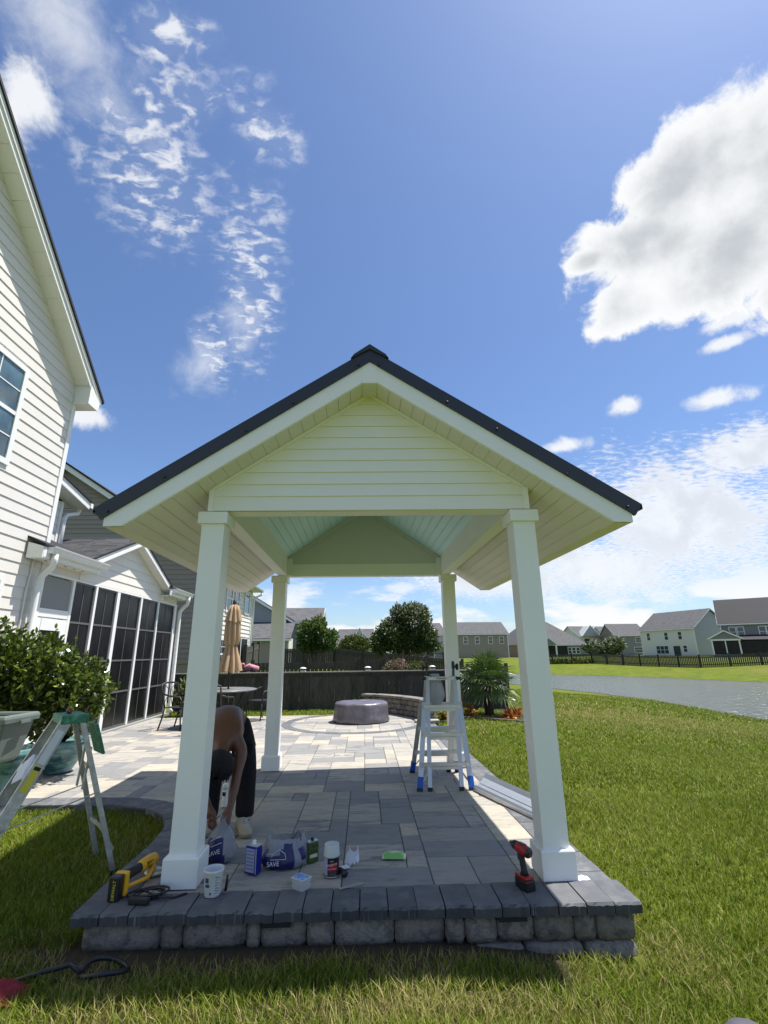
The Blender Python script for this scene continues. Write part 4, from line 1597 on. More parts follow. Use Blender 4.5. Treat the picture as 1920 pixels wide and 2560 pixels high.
# eave, soffit and gutter either side of the gable
def gutter(parent, y0, y1, xw, z, name='gutter'):
    m_ = MB()
    sec = [(xw, z - .11), (xw + .07, z - .11), (xw + .085, z - .075), (xw + .085, z - .05), (xw + .115, z - .02), (xw + .12, z), (xw + .11, z), (xw + .105, z - .015), (xw, z - .015)]
    m_.prism([(x, y0, zz) for x, zz in sec], (0, y1 - y0, 0))
    return m_.build(name, 'white_trim', parent)


for y0_, y1_ in ((7.42, 9.30), (12.50, 14.02)):
    span('eave_fascia', (PX + .24, y0_ + .1, 2.97), (PX + .27, y1_ - .12, 3.13), 'white_trim', porch)
    span('eave_soffit', (PX + .01, y0_ + .1, 2.955), (PX + .265, y1_ - .12, 2.972), 'vinyl_white', porch)
    vt = MB()
    yv = y0_ + .4
    while yv < y1_ - .3:
        vt.box((PX + .13, yv, 2.953), (.03, .06, .003))
        yv += .26
    vo = vt.build('vent_slots', 'black_void', porch)
    vo['kind'] = 'stuff'
    gutter(porch, y0_ + .18, y1_, PX + .27, 3.15)
    m_ = MB()
    m_.prism([(PX + .29, y0_ + .08, 3.14), (PX + .29, y1_ - .1, 3.14), (PX + .29, y1_ - .1, 3.175), (PX + .29, y0_ + .08, 3.175)], (-1.6, 0, .70))
    m_.build('shed_roof', 'shingle_black', porch)
m_ = MB()
m_.prism([(PX + .02, 7.50, 2.95), (PX + .265, 7.50, 2.95), (PX + .265, 7.50, 3.13), (PX + .02, 7.50, 3.20)], (0, .03, 0))
m_.build('eave_end', 'vinyl_white', porch)
for yy, zt in ((7.80, 3.04), (13.86, 3.04)):
    m_ = MB()
    m_.tube([(PX + .31, yy - .06, zt), (PX + .31, yy - .06, zt - .10), (PX + .28, yy - .03, zt - .19), (PX + .13, yy, zt - .33), (PX + .09, yy, zt - .42), (PX + .085, yy, zt - .6), (PX + .085, yy, .12), (PX + .15, yy, .03)], 0.050, 10)
    m_.build('downspout', 'white_trim', porch)

# ------------------------------------------------------------------ tan neighbour house behind the fence
TX, TY = -5.58, 18.0
tan = thing('house', 'tan sided neighbour house with a sunlit window wall just behind the fence', 'house', (TX, TY, 0))
# wall facing the camera (boards run along x)
PKX, PKZ, TSL = -11.7, 8.62, 0.652
zk = 1.2
while zk < PKZ - .05:
    zb = zk + CR
    r0 = min(TX, PKX + (PKZ - zk) / TSL)
    r1 = min(TX, PKX + (PKZ - min(zb, PKZ - .02)) / TSL)
    l0 = max(-14.5, PKX - (PKZ - zk) / TSL)
    l1 = max(-14.5, PKX - (PKZ - min(zb, PKZ - .02)) / TSL)
    m_ = MB()
    v = [(l0, TY - .03, zk), (r0, TY - .03, zk), (r1, TY - .004, zb), (l1, TY - .004, zb)]
    v += [(p[0], TY + .02, p[2]) for p in v]
    m_.add(v, [(0, 1, 2, 3), (7, 6, 5, 4), (0, 4, 5, 1), (1, 5, 6, 2), (2, 6, 7, 3), (3, 7, 4, 0)])
    m_.build('siding_board', 'tan_vinyl', tan)
    zk = zb
bodyt = MB()
bodyt.prism([(-17.8, TY + .021, 0), (TX - .02, TY + .021, 0), (TX - .02, TY + .021, 4.55), (PKX, TY + .021, PKZ - .05), (-17.8, TY + .021, 4.55)], (0, 5.95, 0))
bodyt.build('wall', 'tan_vinyl', tan)
siding(tan, TX, TY, TY + 6.0, 1.2, 4.5, 'porch_vinyl', th=.03)
span('corner_trim', (TX - .05, TY - .05, .9), (TX + .05, TY + .06, 4.5), 'white_trim', tan)
span('corner_trim', (TX - .05, TY + 5.92, .9), (TX + .05, TY + 6.04, 4.5), 'white_trim', tan)
for sgn in (-1, 1):
    m_ = MB()
    z_a, z_b = PKZ + .12, PKZ + .12 - 6.55 * TSL
    m_.prism([(PKX, TY - .32, z_a - .22), (PKX + sgn * 6.55, TY - .32, z_b - .22), (PKX + sgn * 6.55, TY - .32, z_b), (PKX, TY - .32, z_a)], (0, .03, 0))
    m_.build('rake_fascia', 'white_trim', tan)
    m_ = MB()
    m_.prism([(PKX, TY - .36, z_a), (PKX + sgn * 6.6, TY - .36, z_b - .03), (PKX + sgn * 6.6, TY - .36, z_b + .05), (PKX, TY - .36, z_a + .08)], (0, 6.75, 0))
    m_.build('roof', 'shingle_black', tan)
span('eave_soffit', (TX, TY, 4.46), (TX + .46, TY + 6.3, 4.49), 'vinyl_white', tan)
gutter(tan, TY - .3, TY + 6.35, TX + .40, 4.56)
m_ = MB()
m_.tube([(TX + .45, TY + 6.18, 4.45), (TX + .43, TY + 6.18, 4.32), (TX + .14, TY + 6.10, 4.18), (TX + .10, TY + 6.10, 4.05), (TX + .10, TY + 6.10, 0.6)], .05, 8)
m_.build('downspout', 'white_trim', tan)
window(tan, TX + .03, 19.55, 20.45, 3.12, 4.30, .09, 'glass_dark', 1, 1)
window(tan, TX + .03, 20.85, 21.6, 3.12, 4.30, .09, 'glass_dark', 1, 1)
window(tan, TX + .03, 22.55, 23.5, 3.28, 4.36, .09, 'glass_sky', 1, 1, False)
window(tan, TX + .03, 18.9, 20.0, 0.9, 2.12, .09, 'glass_dark', 2, 2)
for a, b in ((21.55, 22.25), (22.35, 23.5)):
    span('dark_screen', (TX + .02, a, .5), (TX + .045, b, 2.18), 'screen', tan)
span('screen_post', (TX + .02, 22.25, .5), (TX + .06, 22.35, 2.2), 'white_trim', tan)
span('screen_post', (TX + .02, 23.5, .5), (TX + .06, 23.66, 2.2), 'white_trim', tan)
span('screen_post', (TX + .02, 21.42, .5), (TX + .06, 21.55, 2.2), 'white_trim', tan)


# ------------------------------------------------------------------ further houses
def gable_house(label, org, deg, Wd, Dp, eave, ridge, z0, wall, side, wins, name='house', hip=0.0, roofm='shingle_far', over=0.35, doors=(), side_wins=()):
    """facade runs along local x from org; local y goes back. ridge parallel to the facade; hip>0 pulls the ridge ends in"""
    h_ = thing(name, label, 'house', (org[0], org[1], z0), R(deg))
    e, r_ = eave - z0, ridge - z0
    m_ = MB()
    m_.add([(0, 0, -.5), (Wd, 0, -.5), (Wd, 0, e), (0, 0, e)], [(0, 1, 2, 3)])
    m_.build('wall', wall, h_, local=True)
    m_ = MB()
    m_.add([(0, Dp, -.5), (Wd, Dp, -.5), (Wd, Dp, e), (0, Dp, e)], [(3, 2, 1, 0)])
    m_.build('rear_wall', wall, h_, local=True)
    for x in (0, Wd):
        m_ = MB()
        pts = [(x, 0, -.5), (x, Dp, -.5), (x, Dp, e)] + ([(x, Dp / 2, r_ - .1)] if hip == 0 else []) + [(x, 0, e)]
        m_.add(pts, [tuple(range(len(pts)))])
        m_.build('side_wall', side, h_, local=True)
    o = over
    dz_ = (r_ - e) / (Dp / 2) * o
    for k, (ya, yb) in enumerate(((-o, Dp / 2), (Dp + o, Dp / 2))):
        m_ = MB()
        q = [(-o, ya, e - dz_), (Wd + o, ya, e - dz_), (Wd + o - hip, yb, r_), (-o + hip, yb, r_)]
        m_.add(q + [(p[0], p[1], p[2] + .12) for p in q], BOXF)
        m_.build('roof', roofm, h_, local=True)
    if hip:
        for x, s_ in ((-o, 1), (Wd + o, -1)):
            m_ = MB()
            q = [(x, -o, e - dz_ + .1), (x, Dp + o, e - dz_ + .1), (x + s_ * hip, Dp / 2, r_ + .1)]
            m_.add(q, [(0, 1, 2) if s_ < 0 else (2, 1, 0)])
            m_.build('roof_hip', roofm, h_, local=True)
    m_ = MB()
    m_.box((Wd / 2, -o - .02, e - dz_ - .02), (Wd + 2 * o, .10, .20))
    m_.build('gutter', 'white_trim', h_, local=True)
    if hip == 0:
        for x in (-o, Wd + o):
            for ya, yb in ((-o, Dp / 2), (Dp + o, Dp / 2)):
                m_ = MB()
                q = [(x - .03, ya, e - dz_ - .12), (x + .03, ya, e - dz_ - .12), (x + .03, yb, r_ - .12), (x - .03, yb, r_ - .12)]
                m_.add(q + [(p[0], p[1], p[2] + .2) for p in q], BOXF)
                m_.build('rake_fascia', 'white_trim', h_, local=True)
    for cx in (0, Wd):
        m_ = MB()
        m_.box((cx, -.02, e / 2 - .3), (.16, .1, e + .4))
        m_.build('corner_trim', 'white_trim', h_, local=True)
    for (x, z, ww, hh) in wins:
        m_ = MB()
        fw = .11
        m_.box((x, -.03, z), (ww + 2 * fw, .07, hh + 2 * fw))
        f_ = m_.build('window_frame', 'white_trim', h_, local=True)
        for za, zb in ((z - hh / 2, z - .04), (z + .04, z + hh / 2)):
            c_ = cube('pane', (x, -.072, (za + zb) / 2), (ww, .02, zb - za), 'glass_dark', f_, local=True)
    for (y, z, ww, hh) in side_wins:
        m_ = MB()
        m_.box((Wd + .03, y, z), (.07, ww + .2, hh + .2))
        f_ = m_.build('window_frame', 'white_trim', h_, local=True)
        cube('pane', (Wd + .072, y, z), (.02, ww, hh), 'glass_dark', f_, local=True)
    for (x, z, ww, hh) in doors:
        cube('glass_door', (x, -.03, z), (ww, .06, hh), 'glass_dark', h_, local=True)
    return h_


pmat('white_far', (0.66, 0.65, 0.60), 0.7, 0.04, 1.0, 0.25, 3.0, stretch=(0.05, 0.05, 2))
pmat('grey_side_far', (0.42, 0.43, 0.44), 0.7, 0.05, 2.0, stretch=(0.05, 0.05, 3))
pmat('grey_far', (0.20, 0.21, 0.205), 0.7, 0.05, 2.0, stretch=(0.05, 0.05, 3))
pmat('tan_far', (0.27, 0.235, 0.205), 0.7, 0.05, 2.0, stretch=(0.05, 0.05, 3))
pmat('bluegrey_far', (0.24, 0.27, 0.30), 0.7, 0.05, 2.0, stretch=(0.05, 0.05, 3))
gable_house('large white house with a grey gable side and three upper windows across the pond', (60.6, 105.8), -73, 12.8, 10.2, 5.75, 9.3, .3, 'white_far', 'grey_side_far',
            [(2.0, 3.9, .75, 1.45), (6.4, 3.9, .75, 1.45), (9.6, 3.9, .75, 1.45), (4.0, 1.2, .85, 1.5), (5.0, 1.2, .85, 1.5), (6.0, 1.2, .85, 1.5), (10.3, 1.35, .75, 1.2)],
            doors=((8.4, .95, 1.5, 1.9),), side_wins=((6.6, 3.6, .8, 1.0),))
g1 = gable_house('dark roofed grey house with a screened back porch at the right edge across the pond', (60.6, 81.2), -37, 13.0, 10.0, 5.75, 9.9, .3, 'grey_far', 'grey_far',
                 [(1.6, 3.9, .8, 1.5), (2.7, 3.9, .8, 1.5), (5.6, 3.9, .8, 1.5), (6.6, 3.9, .8, 1.5), (7.6, 3.9, .8, 1.5), (6.2, 1.3, 1.0, 1.5), (7.6, 1.3, 1.0, 1.5)], roofm='shingle_black')
for (x0, x1, y0, y1, z0, z1, mt, nm) in ((-1.6, 2.2, -3.4, -3.3, -.3, .35, 'grey_far', 'porch_knee_wall'), (-1.5, 2.1, -3.3, -3.25, .35, 2.5, 'screen', 'porch_screen'),
                                         (-1.65, -1.45, -3.4, -3.2, -.3, 2.6, 'white_trim', 'porch_post'), (2.05, 2.25, -3.4, -3.2, -.3, 2.6, 'white_trim', 'porch_post'),
                                         (0.2, 0.35, -3.4, -3.2, -.3, 2.6, 'white_trim', 'porch_post'), (2.3, 9.0, -2.6, -2.5, -.3, 2.4, 'screen', 'porch_screen'),
                                         (-1.8, 2.4, -3.5, -3.15, 2.5, 2.75, 'white_trim', 'porch_beam')):
    span(nm, (x0, y0, z0), (x1, y1, z1), mt, g1, local=True)
m_ = MB()
m_.prism([(-1.9, -3.5, 2.75), (2.5, -3.5, 2.75), (.3, -3.5, 4.0)], (0, 3.5, 0))
m_.build('porch_gable', 'grey_far', g1, local=True)
for sgn in (-1, 1):
    m_ = MB()
    m_.prism([(.3, -3.7, 3.98), (.3 + sgn * 2.4, -3.7, 2.66), (.3 + sgn * 2.4, -3.7, 2.84), (.3, -3.7, 4.18)], (0, 3.7, 0))
    m_.build('porch_roof', 'shingle_far', g1, local=True)
    m_ = MB()
    m_.prism([(.3, -3.78, 3.95), (.3 + sgn * 2.4, -3.78, 2.63), (.3 + sgn * 2.4, -3.78, 2.84), (.3, -3.78, 4.16)], (0, .07, 0))
    m_.build('porch_rake', 'white_trim', g1, local=True)
m_ = MB()
m_.prism([(2.4, -2.7, 2.5), (9.4, -2.7, 2.5), (9.4, 0, 3.3), (2.4, 0, 3.3)], (0, 0, .12))
m_.build('porch_roof', 'shingle_black', g1, local=True)
gable_house('brown two storey house seen above the palm across the pond', (21.4, 114.5), 4, 12.4, 9.0, 5.75, 8.5, .3, 'tan_far', 'tan_far',
            [(2.2, 3.9, .9, 1.5), (5.0, 3.9, .9, 1.5), (8.2, 3.9, .9, 1.5), (10.9, 3.9, .9, 1.5)])
gw = gable_house('white house with a long back porch partly hidden by the large myrtle', (7.5, 116.5), 10, 12.2, 9.0, 5.75, 8.6, .3, 'white_far', 'white_far',
                 [(3.0, 3.9, .9, 1.5), (6.2, 3.9, .9, 1.5), (9.6, 3.9, 1.1, 1.6), (4.0, 1.2, 1.1, 1.6), (6.4, 1.2, 1.1, 1.6), (8.6, 1.2, 1.1, 1.6)])
span('porch_beam', (0.5, -2.5, 2.5), (12.2, -2.2, 2.9), 'white_trim', gw, local=True)
for x in (.6, 3.2, 5.8, 8.4, 11.8):
    span('porch_post', (x, -2.5, -.4), (x + .2, -2.3, 2.5), 'white_trim', gw, local=True)
m_ = MB()
m_.prism([(0.3, -2.7, 2.9), (12.4, -2.7, 2.9), (12.4, 0, 3.5), (.3, 0, 3.5)], (0, 0, .12))
m_.build('porch_roof', 'shingle_far', gw, local=True)
gs_ = gable_house('small white house with twin front gables far across the pond', (63.6, 143.4), 17, 15.2, 9.0, 5.75, 8.7, .3, 'white_far', 'white_far',
                  [(2.6, 3.9, 2.2, 1.5), (9.6, 3.9, .9, 1.5), (10.9, 3.9, .9, 1.5), (13.4, 4.1, .6, .6), (14.5, 4.1, .6, .6), (6.2, 4.1, .6, .6)])
for x0, x1, zt, yy in ((0.2, 6.2, 8.3, -1.2), (2.6, 8.2, 8.0, -.8)):
    m_ = MB()
    m_.prism([(x0, yy, 5.4), (x1, yy, 5.4), ((x0 + x1) / 2, yy, zt)], (0, 3, 0))
    m_.build('front_gable', 'grey_side_far', gs_, local=True)
    for sgn in (-1, 1):
        m_ = MB()
        xm, hw = (x0 + x1) / 2, (x1 - x0) / 2 + .3
        m_.prism([(xm, yy - .1, zt), (xm + sgn * hw, yy - .1, 5.2), (xm + sgn * hw, yy - .1, 5.5), (xm, yy - .1, zt + .3)], (0, .2, 0))
        m_.build('gable_rake', 'white_trim', gs_, local=True)
span('brick_front', (5.6, -.5, -.3), (15.0, -.3, 2.2), 'brick_red', gs_, local=True)
span('porch_roof', (5.4, -1.6, 2.3), (15.2, 0, 2.6), 'shingle_far', gs_, local=True)
for x in (5.8, 9.2):
    span('porch_post', (x, -1.4, -.3), (x + .3, -1.1, 2.3), 'white_trim', gs_, local=True)
span('dark_bay', (0.4, -.3, -.3), (5.2, -.1, 2.6), 'grey_far', gs_, local=True)
gl = gable_house('single storey house with a big grey hip roof right of the front post', (37.0, 118.0), 8, 18.0, 15.0, 3.2, 8.8, .3, 'grey_far', 'tan_far',
                 [(13.4, 1.3, .8, 1.3), (14.5, 1.3, .8, 1.3), (15.6, 1.3, .8, 1.3)], hip=6.2)
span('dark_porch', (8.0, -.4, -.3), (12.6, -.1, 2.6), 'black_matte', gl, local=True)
m_ = MB()
m_.prism([(5.2, -1.6, 2.7), (9.2, -1.6, 2.7), (7.2, -1.6, 4.2)], (0, 2.5, 0))
m_.build('front_gable', 'grey_far', gl, local=True)
m_ = MB()
m_.prism([(7.2, -1.7, 4.2), (9.4, -1.7, 2.55), (9.4, -1.7, 2.8), (7.2, -1.7, 4.5)], (0, .2, 0))
m_.build('gable_rake', 'white_trim', gl, local=True)
span('porch_post', (8.9, -1.6, -.4), (9.2, -1.3, 2.7), 'white_trim', gl, local=True)
gable_house('grey brown house half hidden behind the large white house', (71.0, 137.0), 4, 9.5, 8.0, 5.75, 8.9, .3, 'grey_far', 'tan_far', [(6.8, 4.0, 1.6, 1.2), (6.8, 1.3, 3.0, 1.4)])
gable_house('low grey roofed house between the small white house and its brown neighbour', (79.0, 160.0), 6, 9.5, 8.0, 4.6, 7.0, .3, 'grey_side_far', 'grey_side_far', [(7.0, 3.0, .8, 1.2)])

h2 = gable_house('blue grey house with a long slate roof behind the middle of the fences', (-16.5, 54.5), 2, 11.6, 8.0, 5.0, 6.75, .2, 'bluegrey_far', 'white_far', [], over=.25)
m_ = MB()
m_.prism([(0.2, -1.0, 4.6), (8.2, -1.0, 4.6), (3.6, -1.0, 7.6)], (0, 5, 0))
m_.build('front_gable', 'bluegrey_far', h2, local=True)
m_ = MB()
m_.prism([(3.6, -1.3, 7.55), (8.7, -1.3, 4.5), (8.7, -1.3, 4.75), (3.6, -1.3, 7.85)], (0, .2, 0))
m_.build('gable_rake', 'white_trim', h2, local=True)
m_ = MB()
m_.prism([(3.6, -1.2, 7.8), (8.8, -1.2, 4.72), (8.8, -1.2, 4.85), (3.6, -1.2, 7.95)], (0, 5.4, 0))
m_.build('gable_roof', 'shingle_far', h2, local=True)
m_ = MB()
m_.prism([(1.0, -5.0, 2.75), (8.9, -5.0, 2.75), (8.9, -1.0, 4.6), (1.0, -1.0, 4.6)], (0, 0, .12))
m_.build('low_roof', 'shingle_far', h2, local=True)
span('low_wall', (1.2, -4.7, -.4), (8.6, -4.6, 2.75), 'tan_far', h2, local=True)
span('low_side_wall', (8.5, -4.7, -.4), (8.7, -1.0, 2.9), 'white_far', h2, local=True)
span('low_gutter', (.9, -5.15, 2.62), (9.0, -5.0, 2.78), 'white_trim', h2, local=True)
span('vent_pipe', (3.0, -3.2, 3.4), (3.12, -3.1, 4.3), 'black_matte', h2, local=True)
for x in (9.0, 10.2, 11.2):
    span('dark_screen', (x, -.08, -.3), (x + .9, -.02, 2.4), 'screen', h2, local=True)
h3 = gable_house('grey house with stacked gables far beyond the fences', (-5.2, 96.0), -4, 6.5, 8.0, 4.0, 6.2, .2, 'grey_side_far', 'grey_far', [(3.0, 2.6, 2.0, 1.0)])
for x0, x1, zt, yy in ((2.2, 6.4, 6.0, -.6), (3.4, 6.8, 5.0, -1.0)):
    m_ = MB()
    m_.prism([(x0, yy, 2.5), (x1, yy, 2.5), ((x0 + x1) / 2, yy, zt)], (0, 3, 0))
    m_.build('front_gable', 'grey_side_far', h3, local=True)
    for sgn in (-1, 1):
        m_ = MB()
        xm, hw = (x0 + x1) / 2, (x1 - x0) / 2 + .2
        m_.prism([(xm, yy - .1, zt), (xm + sgn * hw, yy - .1, 2.3), (xm + sgn * hw, yy - .1, 2.5), (xm, yy - .1, zt + .2)], (0, .2, 0))
        m_.build('gable_rake', 'white_trim', h3, local=True)
h4 = gable_house('cream house with a low porch roof left of the grey stacked gables', (-9.6, 90.0), 6, 6.2, 7.0, 3.4, 5.0, .2, 'white_far', 'grey_side_far', [(4.6, 2.4, 1.6, .9)])
span('porch_roof', (.5, -2.2, 2.2), (5.6, 0, 2.45), 'shingle_far', h4, local=True)
for x in (.7, 3.0, 5.3):
    span('porch_post', (x, -2.1, -.3), (x + .2, -1.9, 2.2), 'white_trim', h4, local=True)

# ------------------------------------------------------------------ fences
FY = 14.4


def board_fence(label, y, x0, x1, z0, z1, loc=None):
    f_ = thing('wooden_fence', label, 'fence', ((x0 + x1) / 2, y, z0))
    x = x0
    while x < x1 - .05:
        wd = .138 + random.uniform(-.004, .003)
        gap = random.choice((.0015, .002, .003, .003, .007))
        zl = z0 + random.uniform(-.02, .03)
        cube('picket', (x + wd / 2, y + random.uniform(-.004, .004), (zl + z1 - .03) / 2), (wd, .02, z1 - .03 - zl), 'fence_wood', f_, rot=(0, random.gauss(0, .004), random.gauss(0, .01)))
        x += wd + gap
    for zz in (z0 + .22, z1 - .25):
        span('rail', (x0, y + .012, zz), (x1, y + .05, zz + .09), 'fence_wood', f_)
    span('trim_board', (x0, y - .032, z1 - .105), (x1, y - .012, z1 - .004), 'fence_wood', f_)
    span('cap_rail', (x0 - .02, y - .045, z1), (x1 + .02, y + .09, z1 + .028), 'fence_cap', f_)
    n = round((x1 - x0) / 1.85)
    for k in range(n + 1):
        xx = x0 + (x1 - x0) * k / n
        span('fence_post', (xx - .045, y + .05, z0 - .1), (xx + .045, y + .14, z1 - .002), 'fence_wood', f_)
    return f_


board_fence('weathered dark board fence with a cap rail across the back of the patio', FY, -5.35, 4.02, -.12, .955)
lamp_lab = ['solar post light on the fence directly above the left fence bays', 'solar post light on the fence above the fire pit', 'solar post light on the fence behind the ladder top']
for (x, lb) in zip((-1.76, .09, 1.95), lamp_lab):
    l_ = thing('solar_post_light', 'white ' + lb, 'post light', (x, FY + .02, .984), group='solar lights on the back fence')
    MB().box((x, FY + .02, 1.0), (.15, .15, .03)).build('base', 'lamp_white', l_)
    MB().box((x, FY + .02, 1.038), (.085, .085, .045)).build('lens', 'glass_dark', l_)
    MB().lathe([(.10, 1.062), (.085, 1.085), (.04, 1.105)], (x, FY + .02, 0), 12).build('lid', 'lamp_white', l_)


def stuff_fence(label, pts, z0f, h_, pitch=.15, name='wooden_fence', gap=.02, mat='fence_wood', caps=False, post=2.4):
    f_ = thing(name, label, 'fence', (pts[0][0], pts[0][1], 0))
    pk = MB()
    for a, b in zip(pts[:-1], pts[1:]):
        a, b = Vector(a), Vector(b)
        L = (b - a).length
        dx = (b - a) / L
        n = int(L / pitch)
        ang_ = math.atan2(dx.y, dx.x)
        rm = Matrix.Rotation(ang_, 3, 'Z')
        za, zb = z0f(a), z0f(b)
        for k in range(n):
            p = a + dx * ((k + .5) * L / n)
            zz = za + (zb - za) * (k + .5) / n
            pk.box((p.x, p.y, zz + h_ / 2), (L / n - gap, .03, h_), rm)
        for q in (.25, h_ - .2):
            m_ = MB()
            m_.bar((a.x, a.y + .03, za + q), (b.x, b.y + .03, zb + q), .05, .09)
            m_.build('rail', mat, f_)
        m = max(1, round(L / post))
        for k in range(m + 1):
            p = a + dx * (L * k / m)
            zz = za + (zb - za) * k / m
            span('fence_post', (p.x - .07, p.y - .07, zz - .1), (p.x + .07, p.y + .07, zz + h_ + .12), mat, f_)
    o = pk.build('pickets', mat, f_)
    o['kind'] = 'stuff'
    return f_


gzp = lambda p: float(ground_z(np.array([p.x]), np.array([p.y]))[0])
stuff_fence('dark neighbour fence with round topped posts just behind the back fence', [(-4.2, 19.0), (-.2, 19.0), (.75, 19.0)], lambda p: 0.0, 1.17, post=2.0)
stuff_fence('high fence panel stepping down beside the tan house', [(-5.3, 25.0), (-4.9, 20.6)], lambda p: .25 if p.y > 22 else .0, 1.75)
stuff_fence('long dark fence sloping down behind the two myrtles', [(-6.0, 34.0), (-2.0, 33.0), (5.5, 28.0)], lambda p: 0.55 if p.x < -1 else -.3, 1.3)
stuff_fence('low dark fence running right of the large myrtle', [(2.6, 21.0), (6.4, 22.5)], lambda p: -.2, 1.05)
stuff_fence('picket fence along the top of the far bank of the pond', [(22.6, 66.0), (28.9, 62.4), (31.4, 55.8), (34.2, 49.7), (43.0, 44.5)], gzp, 1.15, pitch=.17, gap=.05)
stuff_fence('black railing fence before the white house beyond the myrtle', [(5.0, 72.0), (13.5, 72.0)], lambda p: .35, 1.2, pitch=.16, gap=.12, mat='black_matte')

# ------------------------------------------------------------------ trees and shrubs
def crown_points(lobes, n, shell=0.55):
    """points spread through ellipsoid lobes, denser towards their skins; returns points and outward axes"""
    vol = np.array([l[3] * l[4] * l[5] for l in lobes])
    pick = RNG.choice(len(lobes), n, p=vol / vol.sum())
    L = np.array(lobes)[pick]
    d = RNG.normal(size=(n, 3))
    d /= np.linalg.norm(d, axis=1, keepdims=True)
    r = (shell + (1 - shell) * RNG.random(n) ** 0.6)[:, None]
    r *= RNG.uniform(.82, 1.12, (n, 1))
    p = L[:, :3] + d * r * L[:, 3:6]
    ax = d + RNG.normal(0, .7, (n, 3)) + np.array([0, 0, .35])
    return p, ax


def tree(name, label, cat, base, lobes, n, leaf, mat, trunk_r, bark='bark', stems=1, flower=0.0, group=None, sub=3):
    t_ = thing(name, label, cat, base, group=group)
    lob = []
    for l in lobes:
        lob.append(l)
        for _ in range(sub):
            d = RNG.normal(size=3)
            d /= np.linalg.norm(d)
            d[2] = abs(d[2]) * .8 - .1
            s_ = RNG.uniform(.35, .55)
            lob.append((l[0] + d[0] * l[3] * .75, l[1] + d[1] * l[4] * .75, l[2] + d[2] * l[5] * .75, l[3] * s_, l[4] * s_, l[5] * s_))
    p, ax = crown_points(lob, n)
    zmin, zmax = p[:, 2].min(), p[:, 2].max()
    ti = np.clip(RNG.normal(.42, .2, n), 0, .79)
    if flower:
        up = (p[:, 2] - zmin) / (zmax - zmin)
        fl = RNG.random(n) < flower * np.clip(up * 1.6 - .3, 0, 1)
        ti = np.where(fl, RNG.uniform(.85, 1, n), ti)
    leaves('crown', p, ax, leaf * RNG.uniform(.7, 1.3, n), leaf * .5 * RNG.uniform(.7, 1.3, n), mat, t_, tint=ti)
    m_ = MB()
    b = Vector(base)
    for k in range(stems):
        l = lobes[k % len(lobes)]
        a = 2 * math.pi * k / max(stems, 1)
        p0 = b + Vector((math.cos(a), math.sin(a), 0)) * trunk_r * (1.5 if stems > 1 else 0)
        top = Vector(l[:3]) + Vector((math.cos(a), math.sin(a), 0)) * l[3] * .3 * (stems > 1)
        mid = p0.lerp(top, .5) + Vector((random.uniform(-.1, .1), random.uniform(-.1, .1), .1))
        m_.tube([p0, p0.lerp(mid, .5), mid, mid.lerp(top, .6), top], [trunk_r, trunk_r * .85, trunk_r * .7, trunk_r * .45, trunk_r * .2], 7)
    for l in lob:
        c = Vector(l[:3])
        m_.tube([b.lerp(c, .45) + Vector((0, 0, .1)), b.lerp(c, .8), c], [trunk_r * .4, trunk_r * .25, trunk_r * .1], 5)
    m_.build('trunk', bark, t_)
    return t_


tree('myrtle_tree', 'large flowering crape myrtle with a dense dark crown behind the fence', 'tree', (1.9, 24.0, -.1),
     [(1.3, 24, 2.35, .75, .8, .75), (2.4, 24, 3.0, .85, .8, .85), (2.0, 24.3, 2.0, 1.0, .8, .6), (3.0, 24, 2.2, .55, .6, .6), (.75, 24, 1.95, .5, .6, .55), (1.7, 24, 3.2, .45, .5, .6), (2.9, 24, 1.75, .75, .5, .3)],
     15000, .135, 'myrtle_leaf', .06, stems=7, flower=.30)
tree('myrtle_tree', 'small bright green myrtle with loose upright branches behind the fence', 'tree', (-2.0, 20.0, 0),
     [(-2.3, 20, 2.2, .42, .45, .55), (-1.9, 20, 2.45, .35, .4, .5), (-1.5, 20, 2.0, .38, .4, .38), (-2.1, 20.1, 1.75, .55, .4, .25)],
     4200, .13, 'myrtle_bright', .045, stems=5, flower=.22, sub=4)
tree('pink_shrub', 'pink flowering shrub just behind the fence under the large myrtle', 'shrub', (1.15, 17.0, 0), [(1.15, 17, .95, .42, .35, .32), (.9, 17, .85, .3, .3, .25)], 1500, .075, 'pink_bush_leaf', .02, flower=.5)
tree('yellow_green_shrub', 'yellow green shrub right of the pink shrub behind the fence', 'shrub', (1.75, 17.0, 0), [(1.75, 17, .92, .42, .35, .26)], 1200, .075, 'bush_leaf', .02)
tree('grey_willow', 'soft grey green bush in front of the stacked gable house', 'tree', (-1.35, 60.0, .3), [(-1.3, 60, 2.3, 1.8, 1.5, 1.3), (-2.2, 60, 1.7, 1.2, 1.2, .9)], 2200, .35, 'bush_leaf', .10)
tree('rose_bush', 'white flowering bush beside the picket fence across the pond', 'shrub', (47.5, 97.0, .3), [(46, 97, 2.0, 2.4, 1.5, 1.3), (49, 97, 1.9, 2.0, 1.5, 1.2), (50.5, 98, 2.6, 2.0, 1.5, 1.6)], 2200, .5, 'myrtle_leaf', .15, flower=.5)
pin = ['tallest', 'leftmost', 'second', 'broad', 'rounded', 'slim', 'last']
